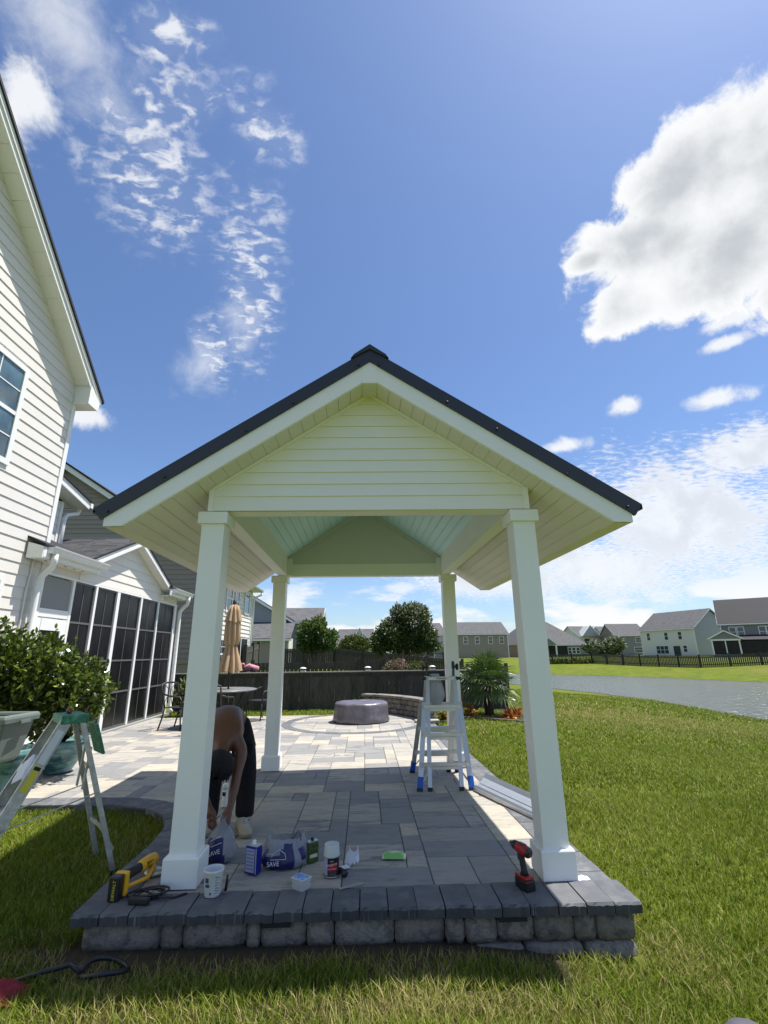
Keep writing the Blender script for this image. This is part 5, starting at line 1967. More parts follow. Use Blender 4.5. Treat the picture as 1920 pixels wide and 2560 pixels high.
for k, (u, zt, rx_) in enumerate(((-17.5, 10.2, 3.0), (-13.0, 11.2, 3.5), (-9.0, 10.0, 3.0), (-4.5, 8.6, 3.2), (-1.2, 9.0, 2.6), (1.6, 8.4, 3.0), (5.5, 8.6, 3.0))):
    lab = ['pine at the left end of the distant tree line', 'second pine from the left in the distant tree line, the tallest', 'third pine from the left in the distant tree line', 'middle pine in the distant tree line above the stacked gables',
           'third pine from the right in the distant tree line', 'second pine from the right in the distant tree line', 'pine at the right end of the distant tree line behind the large myrtle'][k]
    tree('pine_tree', lab, 'tree', (u, 185 + k * 2, .3), [(u, 185 + k * 2, zt - 3.0, rx_, 2.5, 2.6), (u + 1.2, 185 + k * 2, zt - 4.5, rx_ * 1.2, 2.5, 2.2)], 1100, .8, 'pine_leaf', .3, 'bark_dark', group='distant pines on the horizon')
# low weeds along the far fence
wp_ = RNG.uniform(0, 1, (700, 2))
wx_ = 23.0 + wp_[:, 0] * 6.0
wy_ = 65.3 - wp_[:, 0] * 3.4 + wp_[:, 1] * .5
wz_ = ground_z(wx_, wy_)
fw = leaves('bank_weeds', np.stack([wx_, wy_, wz_], -1), RNG.normal(0, .4, (700, 3)) + np.array([0, 0, 1.0]), RNG.uniform(.3, .8, 700), .12, 'bush_leaf', None)
tag(fw, 'tall weeds at the foot of the far picket fence', 'weeds', kind='stuff')


# ---- fan palm
def fan_palm(base, crown, label):
    t_ = thing('fan_palm', label, 'palm', base)
    m_ = MB()
    b, c = Vector(base), Vector(crown)
    m_.tube([b, b.lerp(c, .5), c], [.11, .12, .09], 10)
    m_.build('trunk', 'bark_dark', t_)
    nl = 34
    for k in range(nl):
        az = k * 2.399 + random.uniform(-.2, .2)
        elv = R(82 - 118 * (k / nl) ** 1.1 + random.uniform(-6, 6))
        d = Vector((math.cos(az) * math.cos(elv), math.sin(az) * math.cos(elv), math.sin(elv)))
        pl = random.uniform(.30, .50)
        hub = c + d * pl + Vector((0, 0, -.05 * math.cos(elv)))
        lf = MB()
        lf.tube([c, c + d * pl * .5, hub], [.010, .008, .006], 5)
        side = d.cross(Vector((0, 0, 1)))
        if side.length < .05:
            side = Vector((1, 0, 0))
        side.normalize()
        nrm = side.cross(d)
        nbl = 19
        Lb = random.uniform(.50, .68)
        for i in range(nbl):
            a = R(-105 + 210 * i / (nbl - 1))
            dd = (d * math.cos(a) + side * math.sin(a)).normalized()
            LL = Lb * (1 - .22 * abs(i / (nbl - 1) - .5) * 2) * random.uniform(.93, 1.05)
            wv = dd.cross(nrm).normalized() * .017
            p1 = hub + dd * LL * .55 + nrm * .01
            tip = hub + dd * LL + Vector((0, 0, -LL * (.16 + .12 * random.random()))) + nrm * .0
            up_ = nrm * .008
            lf.add([hub, p1 + wv + up_, p1, p1 - wv + up_, tip], [(0, 1, 2), (0, 2, 3), (1, 4, 2), (2, 4, 3)])
        o = lf.build('fan_leaf', 'palm_leaf', t_)
        at = o.data.attributes.new('tint', 'FLOAT', 'POINT')
        vals = [random.uniform(.1, .75) if random.random() > .06 else .95] * len(o.data.vertices)
        at.data.foreach_set('value', vals)
    return t_


fan_palm((3.12, 12.75, -.2), (3.10, 12.70, .70), 'bushy fan palm in the mulch bed before the right end of the fence')

# ---- mulch bed with edging and crotons
bed = [(1.55, 11.6), (1.75, 11.35), (2.2, 11.95), (2.45, 12.05), (3.0, 11.85), (3.6, 11.65), (4.2, 11.8), (4.55, 12.6), (4.5, 13.6), (4.1, 14.35), (1.0, 14.35), (.9, 13.6), (1.5, 12.6)]
m_ = MB()
m_.prism([(x, y, float(ground_z(np.array([x]), np.array([y]))[0]) - .03) for x, y in bed], (0, 0, .075))
mb_ = m_.build('mulch_bed', 'mulch')
tag(mb_, 'dark mulch planting bed at the foot of the palm and fence', 'flower bed', kind='structure')
m_ = MB()
m_.tube([(x, y, float(ground_z(np.array([x]), np.array([y]))[0]) + .035) for x, y in bed[2:9]], .035, 6)
m_.build('bed_edging', 'black_rubber', mb_)


def croton(x, y, z, r_, h_, n, mat, label, lsz=.16):
    t_ = thing('croton_plant', label, 'plant', (x, y, z), group='crotons in the mulch bed')
    st_ = MB()
    P_, A_ = [], []
    for k in range(9):
        a = k * 2.4
        tp = Vector((x + math.cos(a) * r_ * .7 * random.random(), y + math.sin(a) * r_ * .7 * random.random(), z + h_ * random.uniform(.5, .85)))
        st_.tube([(x, y, z - .03), tp], [.010, .005], 5)
        for i in range(n // 9):
            b = random.uniform(0, 6.28)
            e = random.uniform(.1, 1.2)
            P_.append(tp + Vector((0, 0, -random.random() * h_ * .45)))
            A_.append((math.cos(b) * math.cos(e), math.sin(b) * math.cos(e), math.sin(e)))
    st_.build('stems', 'bark_dark', t_)
    P_ = np.array([tuple(p) for p in P_])
    leaves('leaves', P_, np.array(A_), lsz * RNG.uniform(.7, 1.2, len(P_)), lsz * .38, mat, t_, droop=.15)


croton(2.62, 12.75, -.17, .22, .42, 100, 'croton_leaf', 'orange and yellow croton in the bed beside the ladder and back post')
croton(2.42, 13.25, -.17, .18, .62, 60, 'croton_leaf', 'taller reddish croton at the left end of the bed, in shade')
croton(3.45, 12.15, -.19, .33, .36, 150, 'croton_leaf', 'broad bright orange croton in the bed beside the front right post')
croton(1.80, 11.75, -.10, .16, .36, 80, 'croton_yellow', 'small yellow croton by the end of the stone seat wall')

# ---- glazed pots with citrus
def lathe_thing(name, label, cat, c, prof, mat, n=32, group=None):
    t_ = thing(name, label, cat, c, group=group)
    MB().lathe([(r_, z) for r_, z in prof], c, n).build('body', mat, t_)
    return t_


def citrus(label, base, lobes, n, leafs=.095):
    t_ = thing('citrus_bush', label, 'shrub', base)
    pts, axs = [], []
    st_ = MB()
    b = Vector(base)
    # leafy shoots: each twig carries a spray of leaves
    for k in range(n):
        l = lobes[RNG.choice(len(lobes), p=np.array([q[3] * q[4] * q[5] for q in lobes]) / sum(q[3] * q[4] * q[5] for q in lobes))]
        d = RNG.normal(size=3)
        d /= np.linalg.norm(d)
        r_ = .35 + .65 * RNG.random() ** .5
        c = Vector((l[0] + d[0] * l[3] * r_, l[1] + d[1] * l[4] * r_, l[2] + d[2] * l[5] * r_))
        sd_ = (Vector(d) * .8 + Vector((0, 0, .7)) + Vector(RNG.normal(0, .35, 3))).normalized()
        L = random.uniform(.10, .24)
        st_.tube([c - sd_ * L, c + sd_ * L * .5], [.005, .003], 4, caps=False)
        m = random.randint(7, 12)
        for i in range(m):
            t = i / m
            a = RNG.normal(size=3)
            pts.append(tuple(c + sd_ * (L * (1.5 * t - .9))))
            axs.append(tuple(np.array(sd_) * (.4 + .7 * t) + a * .55))
    for l in lobes:
        st_.tube([b + Vector((0, 0, .02)), b.lerp(Vector(l[:3]), .5) + Vector((.03, 0, .05)), Vector(l[:3])], [.022, .016, .006], 6)
        for _ in range(6):
            d = Vector(RNG.normal(size=3)).normalized()
            e = Vector(l[:3]) + Vector((d.x * l[3], d.y * l[4], d.z * l[5])) * .7
            st_.tube([b.lerp(Vector(l[:3]), .6), Vector(l[:3]).lerp(e, .5), e], [.010, .007, .004], 5, caps=False)
    st_.build('branches', 'bark_dark', t_)
    P_ = np.array(pts)
    hi = (P_[:, 2] - P_[:, 2].min()) / (np.ptp(P_[:, 2]))
    ti = np.clip(RNG.normal(.38, .22, len(P_)) + .10 * hi, 0, .79)
    ti = np.where(RNG.random(len(P_)) < .07, RNG.uniform(.84, 1, len(P_)), ti)
    leaves('leaves', P_, np.array(axs), leafs * RNG.uniform(.6, 1.25, len(P_)), leafs * .48 * RNG.uniform(.8, 1.15, len(P_)), 'citrus_leaf', t_, tint=ti, fold=.18, droop=.12)
    return t_


POT1 = (-4.05, 7.15, .005)
POT2 = (-3.98, 6.02, .005)
p1 = lathe_thing('glazed_pot', 'teal glazed ceramic pot behind the stepladder', 'pot', POT1, [(.15, 0), (.17, .015), (.17, .03), (.24, .14), (.285, .28), (.29, .38), (.275, .40), (.262, .39), (.25, .34)], 'pot_teal')
MB().lathe([(.255, .345), (.001, .36)], POT1, 24, cap=False).build('soil', 'soil', p1)
p2 = lathe_thing('glazed_pot', 'larger teal and dark blue glazed pot at the left edge under the grey planter', 'pot', POT2, [(.13, 0), (.15, .02), (.16, .04), (.21, .20), (.255, .38), (.275, .47), (.262, .48), (.25, .46), (.24, .40)], 'pot_teal')
MB().lathe([(.245, .41), (.001, .42)], POT2, 24, cap=False).build('soil', 'soil', p2)
TOTE = (-3.93, 5.72, .40)
tt = thing('plastic_planter', 'grey green rimmed plastic planter tilted on the pot at the left edge', 'planter', TOTE)
tq = MB()
tq.lathe([(.20, 0.0), (.23, .02), (.315, .40), (.318, .42)], TOTE, 4, smooth=False)
tq.lathe([(.36, .40), (.365, .44), (.35, .475), (.30, .478), (.285, .44)], TOTE, 4, smooth=False, cap=False)
a45 = Matrix.Translation(Vector(TOTE)) @ Matrix.Rotation(R(41), 4, 'Z') @ Matrix.Translation(-Vector(TOTE))
tq.build('body', 'tote_grey', tt, bevel=.02, xf=a45)
hd = MB()
hd.box((TOTE[0] + .27, TOTE[1] - .0, TOTE[2] + .40), (.02, .16, .03))
hd.build('handle', 'tote_grey', tt)
citrus('big glossy citrus bush filling the left edge in front of the house wall', (-4.25, 6.6, .42),
       [(-4.70, 6.5, 1.33, .48, .45, .58), (-4.25, 6.7, 1.22, .55, .45, .52), (-3.78, 6.8, 1.08, .42, .4, .38), (-4.75, 6.4, .95, .45, .4, .35), (-4.35, 6.6, .80, .5, .4, .28)], 760)
citrus('sparse low citrus shoots spilling over the pot rim behind the stepladder', (-4.0, 7.1, .37),
       [(-3.95, 7.1, .72, .30, .25, .26), (-4.15, 6.95, .50, .22, .2, .16), (-3.62, 7.0, .98, .22, .2, .2)], 110, .09)

# ------------------------------------------------------------------ patio furniture
def patio_chair(label, loc, rz):
    t_ = thing('patio_chair', label, 'chair', loc, rz, 'black metal patio chairs')
    # local: seat centre at origin, faces -y, back at +y
    s_ = MB()
    for k in range(7):
        s_.box((-.21 + k * .07, 0, .425), (.052, .44, .012))
    for y in (-.21, .0, .21):
        s_.box((0, y, .416), (.48, .03, .010))
    so = s_.build('seat', 'patio_metal', t_, local=True)
    so['kind'] = 'stuff'
    for sx in (-1, 1):
        m_ = MB()
        m_.tube([(sx * .25, -.24, 0), (sx * .24, -.21, .22), (sx * .235, -.20, .42)], .016, 6)
        m_.build('leg', 'patio_metal', t_, local=True)
        m_ = MB()
        m_.tube([(sx * .25, .30, 0), (sx * .24, .235, .22), (sx * .235, .20, .42)], .016, 6)
        m_.build('leg', 'patio_metal', t_, local=True)
        m_ = MB()
        m_.tube([(sx * .25, -.20, .42), (sx * .275, -.23, .56), (sx * .28, -.18, .635), (sx * .28, .05, .65), (sx * .265, .27, .70)], .017, 6)
        m_.build('armrest', 'patio_metal', t_, local=True)
    m_ = MB()
    m_.tube([(-.235, .20, .42), (-.245, .27, .68), (-.25, .32, .88), (-.12, .335, .905), (0, .34, .91), (.12, .335, .905), (.25, .32, .88), (.245, .27, .68), (.235, .20, .42)], .019, 6)
    bo = m_.build('back_frame', 'patio_metal', t_, local=True)
    for xs in (-1, 1):
        m_ = MB()
        m_.tube([(xs * .22, .24, .52), (xs * .07, .27, .66), (xs * .05, .30, .78), (xs * .17, .32, .89)], .008, 5)
        m_.build('back_curve', 'patio_metal', bo, local=True)
    m_ = MB()
    m_.tube([(0, .21, .44), (0, .27, .66), (0, .335, .90)], .008, 5)
    m_.build('back_curve', 'patio_metal', bo, local=True)
    return t_


patio_chair('black metal patio chair alone beside the porch, left of the front post', (-3.88, 10.95, .006), R(72))
patio_chair('black metal patio chair on the near side of the round table, back turned', (-2.98, 10.35, .006), R(168))
patio_chair('black metal patio chair at the far right side of the round table', (-2.45, 12.2, .006), R(-35))
TB = (-3.15, 11.35, 0)
tb = thing('patio_table', 'round dark patio table with an umbrella behind the bending person', 'table', TB)
MB().lathe([(.70, .705), (.745, .715), (.745, .735), (.70, .745), (.05, .747)], TB, 40).build('table_top', 'table_top', tb)
for k in range(4):
    a = R(45 + 90 * k)
    m_ = MB()
    m_.tube([(TB[0] + .58 * math.cos(a), TB[1] + .58 * math.sin(a), .01), (TB[0] + .42 * math.cos(a), TB[1] + .42 * math.sin(a), .35), (TB[0] + .55 * math.cos(a), TB[1] + .55 * math.sin(a), .70)], .022, 6)
    m_.build('leg', 'patio_metal', tb)
UB = (-3.02, 11.35, 0)
um = thing('patio_umbrella', 'closed tan patio umbrella standing in the round table', 'umbrella', UB)
MB().lathe([(.24, 0.008), (.24, .05), (.05, .09), (.03, .20)], UB, 20).build('base', 'patio_metal', um)
MB().tube([(UB[0], UB[1], .05), (UB[0], UB[1], 2.66)], .020, 8).build('pole', 'patio_metal', um)
MB().lathe([(.02, 1.02), (.035, 1.04), (.035, 1.20), (.02, 1.22)], UB, 12).build('crank', 'patio_metal', um)


def folded(prof, folds, amp, name, mat, parent, c, lean=(0, 0)):
    n = 64
    vs, fs = [], []
    for i, (r_, z) in enumerate(prof):
        for k in range(n):
            a = 2 * math.pi * k / n
            rr = r_ * (1 + amp * (abs(math.sin(a * folds / 2 + .4 * math.sin(z * 3))) - .5) * 1.6)
            vs.append((c[0] + rr * math.cos(a) + lean[0] * (z - prof[0][1]), c[1] + rr * math.sin(a) + lean[1] * (z - prof[0][1]), z + .02 * math.sin(a * folds / 2) * (i == 0)))
    for i in range(len(prof) - 1):
        for k in range(n):
            fs.append((i * n + k, i * n + (k + 1) % n, (i + 1) * n + (k + 1) % n, (i + 1) * n + k))
    m_ = MB()
    m_.add(vs, fs, 0, True)
    return m_.build(name, mat, parent)


folded([(.21, 1.10), (.19, 1.25), (.15, 1.42), (.115, 1.56), (.10, 1.66)], 9, .42, 'lower_canopy', 'umbrella_fabric', um, UB)
folded([(.10, 1.655), (.135, 1.72), (.14, 1.90), (.135, 2.10), (.12, 2.30), (.10, 2.42)], 9, .42, 'canopy', 'umbrella_fabric', um, UB)
folded([(.165, 2.19), (.15, 2.26), (.12, 2.42), (.085, 2.56), (.03, 2.585)], 9, .32, 'vent_flap', 'umbrella_fabric', um, UB)
MB().lathe([(.035, 2.56), (.045, 2.60), (.04, 2.68), (.015, 2.70)], UB, 12).build('finial', 'patio_metal', um)
# leafy potted plant by the porch corner
tree('corner_plant', 'small leafy plant by the porch corner behind the lone chair', 'plant', (-4.55, 13.3, 0), [(-4.55, 13.3, .48, .32, .3, .36)], 520, .13, 'bush_leaf', .02)
MB_ = lathe_thing('teal_pot', 'dark teal pot under the plant by the porch corner', 'pot', (-4.55, 13.3, .0), [(.13, 0), (.17, .1), (.19, .2), (.17, .22)], 'pot_teal')

# ---- covered fire pit and the curved seat wall
FP = (-.08, 11.62, .008)
fp = thing('fire_pit', 'round fire pit under a grey purple fabric cover on the ring of pavers', 'fire pit', FP)
n = 96
prof = [(.615, 0), (.63, .03), (.608, .10), (.60, .22), (.60, .33), (.595, .375), (.57, .40), (.45, .412), (.25, .418), (.02, .42)]
vs, fs = [], []
for i, (r_, z) in enumerate(prof):
    for k in range(n):
        a = 2 * math.pi * k / n
        wv = mnoise.noise(Vector((math.cos(a) * 3, math.sin(a) * 3, z * 4)))
        w2 = abs(mnoise.noise(Vector((math.cos(a) * 7 + z * 5, math.sin(a) * 7, z * 2 + 9))))
        rr = r_ * (1 + .020 * wv + .035 * w2 * (z < .36))
        zz = z + (.012 * mnoise.noise(Vector((a * 5, r_ * 6, 2))) if z > .3 else 0) + (.012 * abs(math.sin(a * 4)) if i == 0 else 0)
        vs.append((FP[0] + rr * math.cos(a), FP[1] + rr * math.sin(a), FP[2] + zz))
for i in range(len(prof) - 1):
    for k in range(n):
        fs.append((i * n + k, i * n + (k + 1) % n, (i + 1) * n + (k + 1) % n, (i + 1) * n + k))
fs.append(tuple((len(prof) - 1) * n + k for k in range(n)))
m_ = MB()
m_.add(vs, fs, 0, True)
m_.build('cover', 'cover_fabric', fp)
MB().lathe([(.56, -.001), (.56, .05)], FP, 32).build('pit_base', 'wall_block', fp)

sw = thing('seat_wall', 'curved stone block seat wall with a flat cap behind the fire pit', 'wall', (.7, 12.4, 0))
base_pts = [(-.04, 13.42), (.30, 13.22), (.60, 12.92), (.88, 12.52), (1.10, 12.10), (1.26, 11.72), (1.34, 11.42)]
segs = []
tot = 0
for a, b in zip(base_pts[:-1], base_pts[1:]):
    a, b = Vector(a), Vector(b)
    segs.append((a, b, tot, (b - a).length))
    tot += (b - a).length


def wall_at(d):
    for a, b, t0, L in segs:
        if d <= t0 + L + 1e-6:
            return a + (b - a) * ((d - t0) / L), (b - a).normalized()
    a, b, t0, L = segs[-1]
    return b, (b - a).normalized()


zc = .01
for course in range(3):
    d = 0 if course % 2 == 0 else -.12
    while d < tot - .02:
        wd = random.choice((.20, .27, .33))
        a, b = max(d, 0), min(d + wd, tot)
        if b - a > .05:
            p, t0 = wall_at((a + b) / 2)
            xf = Matrix.Translation((p.x, p.y, 0)) @ Matrix.Rotation(math.atan2(t0.y, t0.x), 4, 'Z')
            hw = (b - a) / 2 - .003
            stone_block(sw, -hw, hw, zc, zc + .118, 0.0, .24, 'stone_block', xf=xf)
        d += wd
    zc += .123
d = -.05
while d < tot + .02:
    a, b = d, min(d + .30, tot + .06)
    p, t0 = wall_at(min(max((a + b) / 2, 0), tot))
    xf = Matrix.Translation((p.x, p.y, 0)) @ Matrix.Rotation(math.atan2(t0.y, t0.x), 4, 'Z')
    hw = (b - a) / 2 - .002
    m_ = MB()
    m_.box((0, .12, zc + .029), (2 * hw, .31, .058))
    m_.build('cap_stone', 'wall_block', sw, xf=xf, bevel=.008)
    d += .30
sp, t0 = wall_at(tot)
for a, b, c_, d_ in ((1.10, 11.12, 1.34, 11.36), (1.355, 11.12, 1.62, 11.38)):
    o = span('step_paver', (a, b, .0), (c_, d_, .05), 'paver', sw)

# ------------------------------------------------------------------ stepladder on the left lawn
SL_C = Vector((-2.37, 4.25, 0))
f_ax = Vector((-.74, -.68, 0)).normalized()
w_ax = Vector((.68, -.74, 0)).normalized()


def LP(d, w_, z):
    return SL_C + f_ax * d + w_ax * w_ + Vector((0, 0, z))


sl = thing('stepladder', 'paint stained aluminium stepladder with a green top on the left lawn', 'ladder', SL_C)
GZ0 = -.15
for sgn in (-1, 1):
    top, bot = LP(.05, sgn * .135, .98), LP(.60, sgn * .235, GZ0)
    ax = (bot - top).normalized()
    m_ = MB()
    side = w_ax * sgn
    dep = ax.cross(side).normalized()
    # channel section: web and two flanges
    rm = Matrix((side, ax, dep)).transposed()
    c = (top + bot) / 2
    L = (bot - top).length
    m_.box(c, (.004, L, .078), rm)
    m_.box(c + dep * .039 - side * .012, (.026, L, .004), rm)
    m_.box(c - dep * .039 - side * .012, (.026, L, .004), rm)
    for q in (-.014, .014):
        m_.box(c + dep * q + side * .003, (.003, L, .006), rm)
    ro = m_.build('side_rail', 'alu_old', sl)
    if sgn > 0:
        def on_rail(t, lift=.0056):
            return top + (bot - top) * t + side * lift
        xr, yr = -ax, dep if (-ax).cross(dep).dot(side) > 0 else -dep
        for t0, t1, w2, mt, nm in ((.06, .25, .052, 'print_white', 'instruction_label'), (.262, .40, .050, 'yellow_label', 'warning_label'), (.70, .78, .050, 'print_white', 'white_label')):
            m_ = MB()
            a, b = on_rail(t0), on_rail(t1)
            m_.box((a + b) / 2, (.0015, (b - a).length, w2), rm)
            m_.build(nm, mt, ro)
        for t0, t1, w2, mt in ((.266, .285, .044, 'black_matte'), (.685, .70, .05, 'black_matte')):
            m_ = MB()
            a, b = on_rail(t0, .0072), on_rail(t1, .0072)
            m_.box((a + b) / 2, (.001, (b - a).length, w2), rm)
            m_.build('label_band', mt, ro)
        c = on_rail(.915, .006)
        m_ = MB()
        ov = [c + xr * (.115 * math.cos(2 * math.pi * k / 28)) + yr * (.030 * math.sin(2 * math.pi * k / 28)) for k in range(28)]
        m_.prism(ov, tuple(side * .0008))
        m_.build('brand_oval', 'navy', ro)
        m_ = MB()
        ov = [c + xr * (.098 * math.cos(2 * math.pi * k / 28)) + yr * (.022 * math.sin(2 * math.pi * k / 28)) for k in range(28)]
        m_.prism([p + side * .0009 for p in ov], tuple(side * .0006))
        m_.build('brand_field', 'print_white', ro)
        text_part('brand_text', 'WERNER', .044, 'navy', ro, frame(c + side * .002, xr, yr))
    # rear leg
    t2, b2 = LP(-.06, sgn * .125, .96), LP(-.40, sgn * .215, GZ0 + .03)
    m_ = MB()
    m_.bar(t2, b2, .036, .022, up=tuple(w_ax))
    lo = m_.build('rear_leg', 'alu_old', sl)
    MB().box(b2 + Vector((0, 0, -.008)), (.04, .05, .03)).build('foot', 'black_rubber', lo)
    # spreader
    m_ = MB()
    m_.bar(top + (bot - top) * .60 + side * .012, t2 + (b2 - t2) * .48 + side * .012, .004, .022, up=tuple(w_ax))
    m_.build('spreader', 'alu_old', sl)
for t in (.26, .53, .80):
    a = LP(.05 + .55 * t, 0, .98 + (GZ0 - .98) * t)
    hw = .132 + .10 * t
    m_ = MB()
    rm = Matrix((w_ax, f_ax, Vector((0, 0, 1)))).transposed()
    m_.box(a, (2 * hw, .080, .006), rm)
    m_.box(a + f_ax * .038 - Vector((0, 0, .014)), (2 * hw, .004, .032), rm)
    m_.box(a - f_ax * .038 - Vector((0, 0, .014)), (2 * hw, .004, .032), rm)
    for q in (-.02, 0, .02):
        m_.box(a + f_ax * q + Vector((0, 0, .004)), (2 * hw - .01, .006, .004), rm)
    so = m_.build('step', 'alu_old', sl)
    for sgn in (-1, 1):
        m_ = MB()
        m_.bar(a + w_ax * sgn * (hw - .005), a + w_ax * sgn * (hw - .10) + f_ax * .0 - Vector((0, 0, -.0)) + Vector((0, 0, -.09)) + w_ax * sgn * .09, .02, .003)
        m_.build('step_brace', 'alu_old', so)
for z in (.18, .62):
    k = (.96 - z) / (.96 - GZ0)
    a, b = LP(-.06 - .34 * k, -(.125 + .09 * k), z), LP(-.06 - .34 * k, .125 + .09 * k, z)
    m_ = MB()
    m_.bar(a, b, .004, .03)
    m_.build('rear_brace', 'alu_old', sl)
m_ = MB()
m_.bar(LP(-.33, -.19, .18), LP(-.39, .20, .02), .003, .022)
m_.build('diagonal_brace', 'alu_old', sl)
rm = Matrix((w_ax, f_ax, Vector((0, 0, 1)))).transposed()
m_ = MB()
m_.box(LP(0, 0, 1.012), (.30, .19, .012), rm)
m_.box(LP(.088, 0, .985), (.30, .012, .062), rm)
m_.box(LP(-.088, 0, .985), (.30, .012, .062), rm)
m_.box(LP(0, .145, .985), (.012, .165, .062), rm)
m_.box(LP(0, -.145, .985), (.012, .165, .062), rm)
m_.build('top_cap', 'green_plastic', sl, bevel=.006)
m_ = MB()
m_.bar(LP(-.17, 0.0, .93), LP(-.25, 0.0, .70), .25, .02, up=tuple(f_ax))
m_.build('pail_shelf', 'green_plastic', sl, bevel=.005)
for w_ in (-.08, .08):
    m_ = MB()
    m_.bar(LP(-.16, w_, .76), LP(-.14, w_, .46), .02, .014)
    m_.build('shelf_arm', 'alu_old', sl)
kn = thing('utility_knife', 'black and red utility tool lying on the green ladder top', 'tool', LP(.02, -.03, 1.018))
m_ = MB()
m_.tube([LP(.0, -.10, 1.036), LP(.01, -.05, 1.040), LP(.02, .01, 1.040), LP(.02, .04, 1.036)], [.012, .018, .020, .014], 10)
m_.build('handle', 'black_plastic', kn)
MB().tube([LP(.02, .038, 1.037), LP(.02, .055, 1.035)], [.012, .011], 10).build('tip', 'red_tool', kn)


def cloth(name, label, cat, c, r_, h_, mat, seed=1, sq=(1, 1), n=26, drape=None):
    """crumpled soft lump"""
    vs, fs = [], []
    for i in range(n):
        for j in range(n):
            u_, v_ = i / (n - 1) * 2 - 1, j / (n - 1) * 2 - 1
            rr = math.sqrt(u_ * u_ + v_ * v_)
            z = h_ * max(0, 1 - rr * .95) + .35 * h_ * mnoise.noise(Vector((u_ * 2.4 + seed, v_ * 2.4, seed))) + .18 * h_ * mnoise.noise(Vector((u_ * 6 + seed, v_ * 6, 3)))
            x = c[0] + u_ * r_ * sq[0] * (1 + .12 * mnoise.noise(Vector((u_ * 3, v_ * 3, seed + 5))))
            y = c[1] + v_ * r_ * sq[1] * (1 + .12 * mnoise.noise(Vector((u_ * 3, v_ * 3, seed + 9))))
            if rr > 1.15:
                z *= .3
            p = Vector((x, y, c[2] + max(z, 0.002)))
            vs.append(drape(p, u_, v_) if drape else p)
    for i in range(n - 1):
        for j in range(n - 1):
            fs.append((i * n + j, (i + 1) * n + j, (i + 1) * n + j + 1, i * n + j + 1))
    m_ = MB()
    m_.add(vs, fs, 0, True)
    o = m_.build(name, mat)
    sm_ = o.modifiers.new('solid', 'SOLIDIFY')
    sm_.thickness = .004
    return tag(o, label, cat)


rag_c = LP(.22, .05, .705)
cloth('white_rag', 'white rag draped over a step of the stepladder', 'rag', tuple(rag_c), .075, .05, 'white_rag', 4,
      drape=lambda p, u_, v_: p + Vector((.0, 0, -.13 * max(0, -v_ - .2) - .03 * abs(u_))))

# ------------------------------------------------------------------ folding ladder at the back right post
fl = thing('folding_ladder', 'silver multi position ladder with blue feet standing before the back right post', 'ladder', (.92, 6.25, 0))


def lx(z):
    return .887 + .055 * z / 1.14


for face, (yb, yt) in enumerate(((5.83, 6.23), (6.70, 6.30))):
    def FPt(w_, z):
        t = z / 1.2
        return Vector((lx(z) + w_, yb + (yt - yb) * t, z))
    mat = 'aluminium'
    for sgn in (-1, 1):
        m_ = MB()
        m_.bar(FPt(sgn * .283, .03), FPt(sgn * .21, .88), .028, .055, up=(1, 0, 0))
        oo = m_.build('outer_rail', mat, fl)
        m_ = MB()
        m_.bar(FPt(sgn * .287, .0), FPt(sgn * .277, .135), .034, .062, up=(1, 0, 0))
        bf = m_.build('foot', 'blue_plastic', oo)
        m_ = MB()
        m_.bar(FPt(sgn * .288, .004), FPt(sgn * .286, .03), .038, .066, up=(1, 0, 0))
        m_.build('foot_pad', 'black_rubber', bf)
        m_ = MB()
        m_.bar(FPt(sgn * .175, .02), FPt(sgn * .168, 1.17), .026, .046, up=(1, 0, 0))
        io = m_.build('inner_rail', mat, fl)
        m_ = MB()
        m_.bar(FPt(sgn * .175, .004), FPt(sgn * .175, .035), .032, .052, up=(1, 0, 0))
        m_.build('rail_tip', 'black_rubber', io)
        m_ = MB()
        m_.bar(FPt(sgn * .265, .08), FPt(sgn * .14, .235), .018, .012)
        m_.build('brace', mat, fl)
        if face == 0:
            c = FPt(sgn * .185, 1.145)
            m_ = MB()
            m_.tube([c, c + Vector((sgn * .03, 0, 0))], .022, 10)
            m_.tube([c + Vector((sgn * .03, 0, 0)), c + Vector((sgn * .06, 0, 0))], [.014, .024], 10)
            m_.build('lock_knob', 'black_plastic', fl)
    for i, z in enumerate((.25, .54, .835, 1.145)):
        hw = (.262, .235, .21, .165)[i]
        m_ = MB()
        m_.bar(FPt(-hw, z), FPt(hw, z), .045, .034)
        if i < 3:
            for sgn in (-1, 1):
                m_.bar(FPt(sgn * (hw - .03), z), FPt(sgn * (hw + .012), z), .055, .044)
        m_.build('rung', mat, fl)
        if i < 3:
            m_ = MB()
            m_.bar(FPt(-.16, z - .035), FPt(.16, z - .035), .03, .03)
            m_.build('inner_rung', mat, fl)
for sgn in (-1, 1):
    m_ = MB()
    c = Vector((lx(1.14) + sgn * .168, 6.265, 1.25))
    m_.box(c + Vector((0, 0, -.02)), (.014, .10, .13))
    m_.tube([c + Vector((-.012, 0, .045)), c + Vector((.012, 0, .045))], .055, 16)
    ho = m_.build('hinge', 'black_plastic', fl)
    m_ = MB()
    m_.tube([c + Vector((sgn * .012, 0, .03)), c + Vector((sgn * .035, 0, .03))], .012, 8)
    m_.tube([c + Vector((sgn * .035, 0, .03)), c + Vector((sgn * .062, 0, .03))], .040, 12)
    m_.build('hinge_knob', 'black_plastic', ho)
text_part('brand_text', 'WERNER', .03, 'black_matte', fl, frame((lx(1.14), 6.178, 1.146), (1, 0, 0), (0, 0, 1)))
